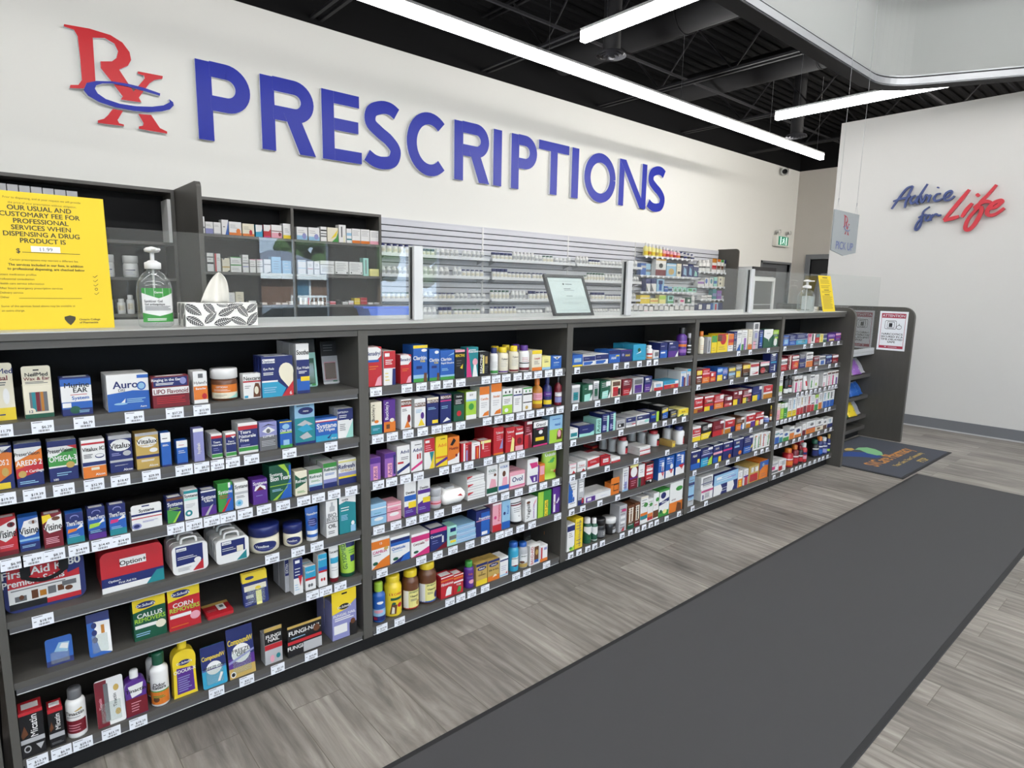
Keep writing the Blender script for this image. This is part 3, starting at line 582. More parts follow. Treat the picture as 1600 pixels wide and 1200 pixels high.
PROD[0,4] = r'''
C 74 116 1004 1043.8 b d3 | ^l,.3,.5,.5,.8,.9,.75,.8,.4 ^w,.5,.6,.6,.75,.85,.7,.8,.5 =0,.2,n | small blue blister pack leaning back
C 140.6 176 966 1028.8 b d3 | =.8,1,n ^w,.5,.1,1,.02,1,.78,.3,.8,.35,.4 o.3,.72,.12,.07,n o.3,.55,.12,.07,n o.3,.38,.12,.07,n #.6,.5,.75,.7,a | blue and silver toe cushion blister pack
H 211 261.6 940.6 1004 G d4 h.76 | ^y,0,.7,.8,.78,1,.95,1,1,0,1 o.4,.85,.3,.08,n "t.4,.85,.06,w,Dr.Scholl's "t.5,.6,.1,w,CALLUS "t.5,.49,.1,L,REMOVERS #.04,.3,.7,.38,w o.82,.3,.16,.1,e ~.05,.5,.1,.2,2,l | green and yellow foot cushion box with hang tab
H 265.3 314.7 923.8 988.4 r d4 h.76 | ^y,0,.7,.8,.8,1,.95,1,1,0,1 o.4,.86,.3,.08,n "t.4,.86,.06,w,Dr.Scholl's "t.46,.6,.1,w,CORN "t.5,.49,.1,L,REMOVERS #.04,.3,.7,.38,w o.82,.26,.16,.1,K ~.05,.6,.08,.12,1,o | red and yellow foot cushion box with hang tab
D 325 366 946 970 r d6 | #.5,.3,.8,.8,w #.6,.5,.75,.7,S =.8,1,A ~.1,.45,.3,.5,2,K | red blister pack lying flat
C 382 420.6 901 950.6 n d3 n1 | =.72,1,y #.06,.46,.94,.62,e #.1,.25,.4,.34,s o.6,.5,.12,.06,y #.5,.0,.72,.42,Y o.3,.85,.18,.05,n ~.05,.4,.05,.15,2,v | navy and yellow card pack with small vial
B 446 453 875 926 s d5 n1 | #.1,.5,.9,.98,n !.5,.72,.5,w,EXTRA | thin grey and navy carton
B 458 474 874 931 w d4 | =.45,1,n ^r,.5,.5,.95,.5,.72,.2 #.2,.86,.7,.94,w ~.15,.8,.5,.75,3,w ~.1,.6,.1,.3,3,l | white and navy carton with red arrow
B 477.8 493.8 887 923.8 w d3 n1 | =.5,1,c =.42,.52,r o.35,.2,.12,.07,S o.6,.2,.12,.07,S "t.5,.78,.07,w,Option+ | short white and sky blue carton
B 498.4 511.6 867.5 919 w d4 | =.5,1,b =.6,1,c =.44,.5,r o.35,.22,.12,.05,r o.65,.22,.12,.05,r "t.5,.85,.05,w,Option+ | taller white and sky blue carton
T 512.5 529 852.5 910.6 w:d | #.1,.45,.9,.62,c "t.5,.8,.07,k,Eucerin ~.15,.8,.2,.36,2,s | standing white cream tube with dark red cap
T 530 557.5 849 902 L:G | #.4,.82,.95,.96,n #.55,.35,.85,.55,n !.24,.55,.22,G,GLYSOMED ~.5,.9,.6,.75,2,g | standing lime green cream tube
'''
PROD[0,5] = r'''
B 35.6 73 1117 1187.5 k d5 tr | =.93,1,r =.3,.4,s =0,.3,k ^B,.04,.5,.2,.7,.34,.5,.1,.42 !.58,.66,.3,w,Micatin o.25,.18,.15,.08,s o.25,.18,.1,.05,k ^s,.6,.24,.95,.24,.78,.1 | larger black and red foot cream carton
B 79.7 103 1110.6 1171.6 k d4 tr | =.9,1,r =.24,.36,s ^B,.05,.5,.2,.68,.32,.5,.1,.42 !.6,.64,.34,w,Micatin ~.1,.9,.08,.14,2,S | smaller black and red foot cream carton
L 105 139.7 1080.6 1155.6 w:S | =.1,.52,d "t.5,.76,.11,k,Tinactin ^A,.5,.84,.8,.92,.85,.86,.55,.82 ~.15,.85,.62,.66,1,S ~.2,.8,.16,.42,3,K | white powder bottle with grey cap
C 153.8 198 1072 1139.7 w d2 | #0,0,.42,.98,d #.3,.1,.46,.9,S !.16,.5,.1,K,Tinactin !.66,.5,.12,k,Tinactin o.74,.76,.1,.07,A o.74,.24,.1,.07,A | flat white and maroon cream pack
V 196 232 1056 1123.7 p:w | =0,.5,d ^w,.15,.86,.85,.9,.75,.58,.3,.52 "t.5,.72,.1,k,Tinactin ~.25,.7,.1,.4,4,K | dark violet pouch shaped spray pack
Z 236 268 1024 1106 w:G n1 | =0,.4,o =.4,.44,g "t.5,.64,.1,k,Odor "t.5,.55,.1,k,Eaters o.35,.16,.14,.08,B ~.2,.8,.2,.3,2,g | white and orange foot spray can
V 273 309 1001 1093 y:y | ^p,.14,.06,.9,.06,.86,.6,.16,.64 o.5,.74,.26,.06,n "t.5,.74,.045,w,Dr.Scholl's "t.5,.56,.07,w,ODOUR-X ~.2,.8,.1,.45,7,v | yellow odour powder bottle with purple label
C 318.4 356 1018 1079 c d4 | =.45,1,n "t.5,.72,.1,y,CompoundW o.5,.45,.32,.16,w "t.5,.47,.06,k,FREEZE_OFF =.42,.44,p ^w,.6,.1,.75,.3,.85,.28,.7,.1 | smaller navy and turquoise wart remover pack
C 359.7 400 990 1063 p d4 | =.4,1,n =0,.2,A "t.5,.72,.11,y,CompoundW o.5,.47,.36,.19,w "t.5,.53,.07,k,FREEZE "t.5,.45,.07,k,OFF ^v,0,.34,1,.5,1,.46,0,.29 o.14,.08,.1,.06,w o.14,.08,.07,.04,k | bigger violet and gold wart remover pack
H 415 442 984 1040.6 s d4 h.82 | =.55,1,k =.9,1,A =.4,.54,r "t.5,.76,.09,w,FUNGI "t.5,.66,.09,w,NAIL o.4,.14,.12,.1,K o.75,.18,.12,.07,t | grey black and red nail treatment carton
H 450.6 503 981 1029.4 k d3 h.42 | =.92,1,A =.4,.5,r "t.5,.76,.13,w,FUNGI-NAIL "t.4,.28,.12,w,FUNGI-NAIL ~.1,.6,.56,.62,1,l #.45,.04,1,.36,s o.85,.7,.1,.12,B | wide black nail treatment carton with red stripe
H 520 557.5 928 1004 v d6 h.78 n1 | ^y,0,.54,.6,.6,1,.76,1,1,0,1 o.5,.66,.22,.06,k "t.5,.66,.045,w,Dr.Scholl's "t.5,.5,.05,w,FUNGAL_NAIL ~.1,.9,.38,.46,2,w #.06,.12,.6,.3,w #.7,.0,1,.28,k o.84,.3,.1,.06,B #.4,.92,.62,.95,k | lavender and yellow nail care box with hang tab
'''
PROD[1,0] = r'''
B 574 597 543 - r d6 | ^w,0,.68,.7,.68,.95,.78,.95,.94,.7,1,0,1 #0,.62,.8,.68,b "t.45,.84,.1,n,Benadryl ^K,.5,.02,.95,.02,.95,.28,.7,.22 ~.15,.8,.42,.54,2,o | large red children's syrup carton with white bubble
B 600 618 549 - w d5 n1 | =.5,1,r #.1,.84,.5,.94,w ~.15,.85,.6,.76,3,w ^n,.7,0,1,0,1,.48,.75,.48 ~.1,.5,.1,.4,3,y | white and crimson carton with navy wedge
B 626 643 555 - r d5 | ^w,0,.66,.7,.66,.95,.78,.95,.92,.7,1,0,1 "t.45,.84,.1,n,Benadryl ^K,.5,.02,.95,.02,.95,.28,.7,.22 ~.15,.8,.42,.54,2,o | smaller red children's syrup carton with white bubble
B 646 668 540 - b d7 | =.92,1,y =0,.1,g =.1,.2,l ^B,.7,0,.95,0,.95,.24,.75,.24 "t.45,.66,.1,w,Claritin "t.65,.57,.06,y,Kids #.2,.36,.6,.44,n o.75,.86,.2,.04,w | tall blue carton with yellow top strip
B 671 687 546 - b d5 | =0,.1,g ^B,.7,0,.95,0,.95,.24,.75,.24 o.7,.9,.2,.05,w "t.45,.66,.1,w,Claritin "t.65,.57,.06,y,Kids #.2,.4,.7,.48,n | narrow blue carton with green hills
B 688 710 548 - b d5 | =0,.1,g =.1,.16,l "t.4,.7,.1,w,Claritin "t.5,.57,.06,w,Rapid_Dissolve ^l,.5,.8,.95,.92,.95,.86 ~.1,.6,.3,.4,2,l | wide blue carton with green hills
B 711 726 547 - k d4 | =.92,1,K "t.5,.8,.09,y,REACTINE ~.15,.7,.4,.66,3,S ^y,.5,.36,.8,.5,.75,.32 | black carton with pink top strip
B 729 747 543 - t d4 | ^m,0,0,.45,0,.1,1,0,1 ~.2,.9,.88,.94,1,w "t.55,.86,.08,w,Reactine o.72,.5,.22,.12,K ^w,.5,0,.95,0,.8,.4,.6,.4 | teal carton with pink edge
B 749 763.5 550 - k d4 | #.35,.1,.5,.85,Y #.6,.5,.85,.8,A !.2,.5,.24,w,REACTINE ~.55,.9,.1,.4,4,S | black carton with sideways white lettering
L 764.5 776 544 - w:n | =0,.16,g ~.2,.8,.3,.7,5,s | small white bottle with navy cap and green foot
L 778 793 543 - e:y n1 | =0,.08,p ~.2,.8,.3,.8,5,s "t.5,.8,.1,k,Tylenol | cream bottle with yellow cap and purple foot
L 795 809 541 - e:y n1 | =0,.1,d ~.2,.8,.3,.7,5,s "t.5,.85,.09,k,Tylenol | cream bottle with yellow cap and maroon foot
L 811 826 540 - w:p n1 | =0,.16,d =.4,.46,k ~.2,.8,.5,.8,3,r | white bottle with dark purple cap
B 831 846 548 - e d6 n1 | =.82,1,y =0,.16,o "t.5,.6,.08,r,Cetaphil ~.2,.8,.3,.5,3,S | cream carton with yellow top and orange foot
B 847 860 557 - Y d4 | =0,.18,l "t.5,.6,.1,k,salinex ~.2,.8,.5,.8,2,S | short pale yellow carton
B 861 877 557 - b d4 | ^w,.15,.96,.95,.96,.55,.72 o.55,.85,.1,.06,k "t.5,.5,.09,w,hydraSense ~.2,.8,.2,.4,2,l | short blue carton with white chevron
'''
PROD[1,1] = r'''
B 580 597 629 - e d5 | =0,.28,t =.28,.36,w !.2,.66,.26,k,Buckley's o.5,.38,.2,.05,o ~.15,.85,.1,.18,2,l | cream and teal cough syrup carton
B 600 618 625.6 - p d5 | =0,.32,o o.7,.36,.2,.06,e !.25,.66,.26,w,Buckley's #.2,.1,.5,.24,B | purple and orange cough syrup carton
B 627 643 625 - w d7 | =.8,.96,B =.76,.8,r "t.5,.87,.09,w,BENYLIN o.75,.35,.16,.14,d ^o,.3,.05,.9,.05,.6,.3 ~.1,.6,.6,.7,2,S | white syrup carton with brown band and berries
B 648 665 624 - w d6 | =.72,.86,B "t.5,.8,.09,w,BENYLIN o.7,.4,.16,.12,p ^y,.3,.05,.9,.05,.6,.3 ~.1,.7,.5,.64,3,l | white syrup carton with brown band and yellow corner
B 667 685 622 - n d6 | =.8,.92,B =.92,1,e "t.5,.86,.09,w,BENYLIN #.45,.06,.95,.18,y ~.1,.8,.56,.66,2,l | navy syrup carton with yellow flash
B 688 705 617 - n d7 | =.84,.96,B =.76,.8,m "t.5,.9,.08,w,BENYLIN ^w,.2,.04,.9,.1,.6,.2 ~.1,.7,.5,.62,2,l | taller navy syrup carton with pink line
B 709 725 616 - G d7 | =.6,1,k o.5,.28,.22,.1,r "t.5,.9,.06,w,Helixia ~.15,.85,.62,.8,3,w | green and black syrup carton
B 728 744 613 - L d6 | =.72,1,w =.66,.72,l =0,.16,w o.5,.46,.26,.12,g "t.5,.88,.07,k,IVY | lime green and white syrup carton
B 749 764 605 - w d6 | =.74,1,o ^o,.3,.04,.95,.04,.95,.2,.5,.14 "t.5,.6,.07,o,Camilia ~.15,.8,.3,.5,3,s | white carton with orange top
B 767 783 600 - w d6 | =.74,1,o ^o,.3,.04,.95,.04,.95,.2,.5,.14 "t.5,.6,.07,o,Stodal ~.15,.8,.3,.5,3,s | taller white carton with orange top
B 785 800 608 - w d6 | =.7,.76,g =0,.34,L o.4,.14,.2,.08,w o.3,.86,.08,.05,k o.7,.86,.08,.05,k ~.15,.8,.4,.6,3,S | white and light green carton with face print
B 802 815 608 - w d6 | =.7,.76,n o.3,.86,.08,.05,k o.7,.86,.08,.05,k ~.15,.8,.3,.6,4,S | white and grey carton with face print
B 817 831 606 - w d6 | =.94,1,g =.68,.74,k =.34,.38,k o.3,.84,.08,.05,g o.7,.84,.08,.05,g o.4,.14,.16,.08,A | white carton with thin green top
S 832 846 592 - a:o | =.45,.9,K =.2,.4,y ~.2,.8,.6,.8,2,r | amber syrup bottle with orange cap
S 848 860 590 - n:n | =.6,.9,p =.08,.36,y ~.2,.8,.7,.8,1,w | dark syrup bottle with yellow label foot
S 865 877 588 - d:k | =.5,.76,w =.1,.45,v ~.2,.8,.7,.74,1,k | dark red syrup bottle with lavender label
'''
PROD[1,2] = r'''
B 578.6 595 717 - P d5 | =.75,1,p #.3,0,.7,.62,K !.5,.3,.3,p,Advil | small purple pain relief carton at bay edge
B 601.6 618.5 709.5 - P d6 | =.8,1,p #.25,0,.65,.58,K !.45,.3,.3,p,Advil #.78,.1,.95,.9,n | taller purple pain relief carton
B 620.7 640.4 698 - w d7 | "t.6,.78,.11,n,Advil ^n,0,.02,1,.26,1,.38,0,.14 #.05,.38,.5,.45,r ~.3,.9,.5,.62,2,S | tall white carton with navy slash
B 642.7 660 690 - w d7 | "t.55,.7,.11,n,Advil ^m,0,.04,1,.24,1,.34,0,.12 #.5,.4,.65,.56,r #.72,.4,.85,.58,r ~.3,.9,.84,.9,1,k | tall white carton with pink slash
B 663 679 686.4 - w d7 | =.56,1,r ^y,.5,0,.95,0,.95,.55,.7,.2 ^t,.5,.55,.95,.55,.7,.2 #.1,.86,.5,.94,w ~.1,.8,.6,.8,3,K | white and red carton with yellow teal wedge
B 681 699 683 - y d7 | ^p,0,.02,1,.2,1,.3,0,.12 "t.55,.7,.11,o,Advil ~.4,.9,.88,.93,1,k =.28,.34,o | bright yellow children's carton
B 699.5 717.5 684 - o d6 | =0,.14,w ^w,0,.14,1,.14,1,.4,.6,.2 ^k,.2,.72,.5,.95,.7,.85,.4,.68 "t.5,.58,.1,d,Motrin o.75,.3,.1,.06,d | orange carton with black leaping figure
B 720.8 737 694 - r d4 | #.2,0,.35,1,w #.45,0,.6,.6,v #.66,0,.95,.9,d ~.4,.6,.7,.9,2,w | small red and lilac carton
B 737 750 693 - w d4 | #.4,0,.9,.8,r #.6,.05,.75,.7,o ~.2,.8,.86,.94,1,k | small white and orange-red carton
B 751 766.7 689.6 - r d5 | =.84,1,Y #.15,.5,.3,1,e ~.3,.9,.3,.7,3,K | small red carton with pale top
B 771 786 669 - r d6 n1 | "t.6,.8,.08,w,Tylenol ~.3,.9,.5,.7,3,K ^v,.6,.2,.95,.2,.95,.6 =0,.06,o | tall red children's carton with lilac corner
B 790 804 669 - r d6 | "t.5,.82,.08,w,Tylenol ^Y,.5,0,.9,0,.95,.5,.7,.6 ~.2,.7,.4,.7,3,K | tall red carton with yellow print
B 805 817 667.7 - r d6 | =0,.2,K =.68,.76,w "t.5,.9,.07,w,Tylenol o.5,.4,.3,.14,d | red carton with pink foot
B 819 831 659 - d d7 | ^K,.1,.5,.8,.5,.95,.1,.9,.56 #0,0,.5,.5,r #.3,.88,.95,.98,w ~.2,.8,.6,.8,3,K | maroon carton with pink diagonal
B 833 855 660 - k d4 | =.76,1,w "t.5,.87,.13,k,Gravol #.15,.22,.75,.36,y =0,.06,m ~.2,.8,.66,.72,1,m o.5,.56,.14,.08,w | black carton with white top and yellow flash
B 858 880 651 - l d5 | =0,.5,L ~.2,.95,.84,.9,1,b "t.6,.68,.1,b,nasal ^B,.55,.1,.95,.1,.98,.4,.75,.5,.6,.4 o.75,.32,.13,.14,K | light blue and green carton with child photo
'''
PROD[1,3] = r'''
B 579.7 604 789.5 - l d6 | =.4,.44,n o.5,.26,.3,.08,w =.74,.8,w ~.2,.8,.5,.6,1,t | light blue baby care box
B 605 627 788 - K d6 | =.5,.54,d o.5,.36,.34,.1,w =.8,.86,w ~.2,.8,.6,.72,2,m | pink baby care box
B 632 650 752 - w d5 | =0,.3,p =.46,.62,b #.35,.24,1,.42,y "t.5,.7,.07,k,Desitin ~.1,.8,.1,.2,2,v | tall white and blue cream box with yellow flash
B 653 672 750 - w d5 | ^p,0,0,1,0,1,.5,0,.3 =.58,.7,p #.4,.3,1,.46,y "t.5,.76,.07,k,Desitin ~.1,.7,.1,.2,2,v | tall white and purple cream box with yellow flash
J 671.4 689 764 - s:s f.62 | =.3,.7,K =.4,.5,r | grey ointment tub with pink stripe
Q 690 729 771 - w d12 | #.1,.1,.9,.9,w ^r,.6,.6,.8,.7,.9,.5 | soft white pack of baby wipes
E 731 758 746 - w d12 | =.3,.34,S =.62,.66,S ^r,0,.66,.3,.9,.3,1,0,1 | stacked white wipes packs with red end
B 760.5 777 729 - w d7 | =.06,.24,G "t.5,.82,.08,G,IOGEL ^K,.2,.24,.9,.24,.8,.5,.4,.55 o.75,.66,.12,.05,B ~.1,.8,.7,.76,1,s | white carton with green foot and baby photo
B 779 795 724.5 - w d5 | =.08,.22,b "t.5,.86,.08,b,KOLIK o.5,.62,.16,.1,B ^K,.3,.22,.85,.22,.8,.5,.4,.5 | white carton with blue foot and child photo
B 796 820 739.7 - K d4 n1 | #.05,.2,.95,.8,w "t.5,.56,.28,n,Ovol =.14,.2,m | pink and white gas relief box
B 823.5 840 719 - w d7 | ^m,.2,.85,.9,.85,1,.66,.4,.62 =.44,.6,w ^p,.2,.34,.95,.34,.95,.06,.5,.06 #.6,.1,.75,.26,w | white carton with pink and purple curves
B 840 851 726.7 - o d4 | #.3,.4,.9,.9,K #0,0,.2,1,p ~.3,.8,.3,.4,1,m | slim orange and pink carton
U 852 873.5 705 - L:G | =.5,1,G "t.5,.86,.1,w,Dulcolax ^g,.2,.6,.6,.75,.9,.66,.5,.58 "t.6,.3,.08,Y,fibre o.8,.24,.1,.06,r | green fibre pouch
'''
PROD[1,4] = r'''
B 581 609 844.6 - w d7 | =.66,.92,o ^o,0,0,1,0,1,.36,.5,.24 ~.1,.6,.42,.48,1,S "t.45,.55,.09,m,CAMILIA o.8,.62,.12,.06,A o.2,.18,.14,.06,G "t.5,.82,.07,w,15 | white baby doses box with orange band
B 610.6 640.4 840.7 - w d7 | =.66,.9,n =.66,.78,b ^b,.3,0,1,0,1,.3,.6,.2 ^n,0,0,.5,0,.7,.22 "t.4,.55,.1,b,Quietude o.25,.16,.14,.06,G ~.1,.6,.4,.46,1,l | white baby doses box with blue band
B 643 671 836.7 - w d7 | =.66,.9,m ^m,0,0,1,0,1,.32 "t.4,.54,.1,d,Coryzalia o.25,.2,.14,.06,G o.85,.6,.12,.06,K | white baby doses box with magenta band
B 672.5 698 829 - n d7 | =.82,1,m =.6,.7,m =.4,.8,n ^d,.3,0,1,0,1,.3 "t.35,.66,.11,w,Canesten #.7,.3,.8,.6,w ~.1,.5,.3,.5,2,v | navy and magenta treatment box
B 699 713.5 824 - T d5 | #.3,.7,.9,.9,n #.2,.3,.95,.5,S #.3,.14,.9,.26,y | small mint carton
E 713.5 743.6 824 - l d9 | =.6,.66,w =.3,.34,K ~.1,.8,.7,.9,2,b | stack of pale blue boxes lying flat
C 716 738 812 - l d1 y1.86 | o.5,.5,.12,.12,G o.5,.5,.09,.09,y #.1,.7,.9,.74,w | pale blue header card with green emblem
B 742.5 765.5 800 - n d6 | #.35,.0,.95,.9,b #.4,.04,.8,.16,w "t.6,.7,.09,w,Preparation =.6,.63,K | dark blue treatment carton
B 769.5 783 788 - K d6 | =0,.24,r !.7,.66,.24,r,Preparation o.3,.5,.14,.06,m =.94,1,w | pink and crimson cream carton
B 784 796.5 784 - l d5 | =0,.26,b !.7,.66,.24,b,Rexall o.3,.56,.14,.06,n | pale blue cream carton
T 796.5 816 781 - w:k | =.7,.76,d =.8,.84,k ~.2,.8,.4,.64,3,S "t.5,.24,.07,k,V | standing white cream tube with black cap
B 819 838.7 781 - w d4 | !.25,.45,.26,k,Vagisil ^K,.6,.55,.9,.8,.95,.95,.75,.8 o.25,.84,.16,.06,B !.7,.4,.14,P,moisturizer | white carton with sideways black lettering
B 840 860.6 770 - g d6 | #0,0,.4,1,L #.5,0,.75,.62,y !.62,.3,.16,G,K-Y_Jelly | two-tone green carton with yellow strip
B 863 876 763 - p d4 | #.1,.05,.35,.75,w ^w,.45,.4,.8,.6,.9,.5,.6,.36 !.22,.4,.2,d,gel | dark purple carton with white strip
'''
PROD[1,5] = r'''
Z 582.5 603 913 - b:L | =0,.2,n =.2,.5,l o.4,.4,.3,.07,K o.5,.78,.2,.06,w #.1,.04,.3,.16,r | blue children's vitamin bottle at bay edge
G 603 630 901.6 - y:y | "t.6,.82,.09,r,L'il_Critters #.3,.58,.9,.68,G ^B,.25,.05,.55,.05,.6,.4,.35,.45 ^e,.33,.07,.47,.07,.48,.3,.38,.34 o.75,.36,.13,.09,r o.45,.46,.09,.05,G | yellow gummy vitamin bottle with squirrel picture
G 631 656 893 - B:y | #.02,.02,.98,.72,Y #.02,.02,.3,.72,w =0,.04,r "t.6,.66,.06,G,JAMIESON "t.6,.5,.08,k,Vitamin o.8,.2,.12,.1,A ~.4,.8,.3,.4,2,S | brown gummy bottle with yellow lid
G 656.6 684 881 - B:y | #.02,.02,.98,.72,Y #.02,.02,.3,.72,w =0,.05,b "t.6,.66,.06,G,JAMIESON "t.6,.5,.08,k,Vitamin o.84,.24,.12,.14,n ~.4,.7,.3,.4,2,S | bigger brown gummy bottle with yellow lid and blue fruit
B 689 708.5 904 - r d5 | "t.5,.66,.12,w,Flintstones =.8,.86,o ^w,.35,.1,.8,.1,.85,.45,.6,.5,.45,.4 =.96,1,w | red children's vitamin carton
B 709 723.7 900 - r d5 | =.6,.68,w =.8,.88,o "t.5,.5,.1,w,Kids ^g,.3,.1,.7,.1,.8,.34,.5,.4 =.96,1,w | red children's carton with orange stripe
L 725 739.5 879 - p:g | "t.5,.8,.1,o,Kids o.6,.34,.24,.12,K ~.2,.8,.56,.62,1,v | purple vitamin bottle with green cap
B 742.5 761 883 - A d6 | =.88,1,n =0,.24,y o.5,.76,.4,.09,n "t.5,.76,.07,w,Enfamil "t.5,.56,.08,k,D "t.5,.46,.07,k,VITAMIN | gold and yellow drops carton
B 762 780 877.5 - A d6 | =.88,1,n =0,.24,o o.5,.76,.4,.09,n "t.5,.76,.07,w,Enfamil "t.5,.52,.08,k,FER_IN_SOL ^e,.4,.16,.6,.3,.8,.2 | gold and orange drops carton
B 781 793.7 873 - w d6 | =.82,.9,n ~.15,.85,.3,.6,3,v o.8,.16,.1,.05,r =.05,.12,l | white carton with navy line
G 795 809 849 - c:b | ^w,.2,.25,.8,.25,.9,.75,.2,.7 ^d,.2,.25,.5,.3,.9,.25,.5,.2 "t.5,.66,.08,G,Jamieson | light blue gummy bottle with blue lid
G 809.5 823 849 - s:b | =0,.22,A ^w,.1,.3,.8,.3,.9,.8,.2,.8 o.3,.32,.2,.08,B "t.5,.7,.08,G,Jamieson | silver gummy bottle with blue lid and amber foot
B 825 842.6 854 - w d5 | #.45,.1,.9,.9,B o.7,.6,.14,.14,A #.45,.1,.9,.24,b !.22,.5,.26,r,BAND-AID | white bandage box with red sideways letters
B 843.7 855 854 - w d5 | =0,.2,o #.1,.2,.3,.9,r #.5,.7,.9,.86,v | white and orange bandage box
O 855.5 869.6 829 - n:o y1.88 | #.1,.8,.95,1,o ~.2,.8,.86,.92,1,w | blue ball syringe in bag with orange header
C 818 834 826 - k d1 y1.97 | =.85,1,B | dark card leaning at the back
C 836 850 824 - k d1 y1.98 | =.85,1,d | dark card with brown top leaning at the back
'''
PROD[2,0] = r'''
B 894.4 910 555 - b d6 | =0,.14,y #.15,.36,.85,.7,l ~.2,.8,.4,.6,2,o | blue nasal spray box with yellow foot
B 911 929.5 557 - w d8 n1 | =.46,.96,n #.05,.06,.8,.4,b ^w,.6,.06,.95,.4,.95,.06 ~.1,.5,.66,.8,1,w | white edged navy tablet box
B 930 950 554 - w d8 n1 | =.46,.96,n #.05,.06,.8,.4,b ^w,.6,.06,.95,.4,.95,.06 ~.1,.4,.66,.8,1,w | white edged navy tablet box with white swoosh
B 951.5 968.7 548 - b d9 | =.7,1,n "t.4,.4,.2,w,Advil #.6,.5,.9,.6,y | blue night cold tablets box
B 969.4 987 547.5 - n d9 | =.92,1,p "t.6,.55,.2,y,Advil o.2,.6,.1,.12,v | navy cold tablets box
B 989 1008.6 539 - c d6 n1 | o.45,.66,.12,.12,G ^w,.2,.4,.6,.6,.6,.5 ~.3,.9,.2,.28,1,t | turquoise carton with white leaf
L 1008.6 1016 540 - w:w | =0,.2,o =.4,.6,r | tiny white bottle with orange label
B 1019.6 1029 548 - w d6 | #.2,.3,.9,.8,S =0,.1,l | small white carton with grey square
B 1019 1030 534 - k d5 y1.87 | #.4,.5,.9,.85,s | black box behind small white one
B 1031 1042 536 - n d7 | =0,.5,b #.1,.3,.7,.4,w ~.1,.6,.7,.85,1,w | narrow navy and blue carton
B 1043.7 1059 534.4 - n d7 | ^p,0,0,.7,0,.9,.4,0,.4 ^w,.7,0,1,0,1,.4 #.1,.85,.4,.93,w ~.2,.8,.6,.7,2,v | navy and purple carton
Z 1060 1070.5 512 - p:k | =.45,.6,o =.7,.8,P =.1,.3,P | tall purple throat spray bottle
Z 1071 1079.5 521 - k:s | =.6,.7,w =.3,.42,s =.1,.2,s | tall black throat spray bottle
'''
PROD[2,1] = r'''
B 893 905.4 602.5 - s d6 | =.85,1,w #.2,.15,.8,.6,t ~.2,.8,.3,.5,2,k | silver and teal throat care box
B 909.6 925 602 - G d7 | ^T,.2,0,.8,0,.8,.45,.2,.4 #.6,.66,1,.96,w ~.2,.5,.7,.8,1,w ^w,.7,0,1,0,1,.4 | dark green box with mint pack
B 926.8 935 596 - s d7 | #.2,.2,.8,.6,G =.85,1,w | slim grey and green box
B 937.8 953 596 - G d7 | ^T,.15,0,.75,0,.8,.45,.2,.4 #.55,.7,1,.96,w ^w,.75,0,1,0,1,.4 | dark green box with white flap
B 955 969.4 595 - e d8 | #.15,.05,.7,.6,r #.7,.1,.95,.5,k #.1,.65,.9,.92,B | cream box with red pack print
B 972 986.6 593.5 - d d8 | ^r,.1,0,.7,0,.8,.4,.1,.4 ^w,.75,0,1,0,1,.5 #.2,.84,.5,.92,w | maroon lozenge box with white edge
B 989 1004.5 591.5 - s d8 | #.15,.05,.85,.55,p #.1,.6,.9,.9,S | silver box with purple pack print
B 1006.5 1018 589 - n d8 | ^p,0,0,.7,0,.8,.5,0,.5 ^e,.75,0,1,0,1,.5 #.1,.8,.5,.9,w | dark violet lozenge box
B 1021.7 1035.4 598 - w d8 | =0,.35,r #.2,.4,.8,.75,l | small white blue and red box
B 1037 1059.5 596 - c d8 | =.0,.5,r #.5,.1,.7,.4,o =.5,.56,w #.75,.6,1,.9,w | wide light blue and red box
B 1063 1071 581 - w d8 n1 | #.2,0,.6,.7,b #.6,0,.9,.6,d =.9,1,l | tall white and blue pack
B 1072.6 1080 577 - w d8 | #.1,0,.4,.7,b #.5,0,.9,.6,d =.85,1,c | tall white blue and red pack
'''
PROD[2,2] = r'''
B 890.3 902.7 671.5 - w d7 | #.1,.2,.9,.6,t ~.2,.8,.3,.5,1,k =0,.1,T | small white and teal box
B 904.8 928 667 - n d8 | ^T,0,0,1,0,1,.42,.7,.24,0,.3 ~.2,.7,.6,.7,1,w | wide navy box with mint sweep
B 931 939 655 - T d8 | !.5,.5,.55,G,Advil | narrow mint box with sideways letters
B 940.5 950.8 648 - n d8 | #.7,0,1,.9,T #.1,.1,.5,.4,v | tall navy box with mint edge
B 952 961 645 - n d8 | #.6,0,1,.95,T #.1,.1,.4,.4,v | tallest navy box with mint edge
B 963 976 657.8 - s d7 | #.15,.2,.9,.6,k #.3,.3,.5,.5,w =0,.1,w | grey box with black lettering
B 978 992.8 653 - s d9 | =.5,.95,n #.6,0,1,.3,r #.2,.7,.5,.8,w =0,.2,w | grey and navy box with red mark
B 995 1014 649.5 - w d10 | =.5,.95,n ^w,0,0,.8,0,1,.4,0,.45 o.8,.3,.2,.16,T #.1,.7,.4,.8,w | wide white and navy box
B 1015.5 1029 645 - n d9 | #.7,0,1,1,L #.1,.4,.6,.7,b "t.35,.75,.16,y,Advil | navy box with lime edge
B 1032.7 1044 635.8 - k d8 n2 | #.2,.1,.9,.55,b ^y,.1,.5,.9,.6,.9,.85,.1,.7 | black and blue box in a deep row
B 1046.4 1058 642.6 - k d7 | #.2,.2,.9,.6,S ^y,.2,.4,.8,.5,.8,.6,.2,.5 | small black cold tablets box
B 1060 1076.7 640 - Y d8 | =.3,.95,y "t.5,.6,.2,k,Buckley ^G,0,0,.5,0,.5,.3 | yellow cold remedy box
'''
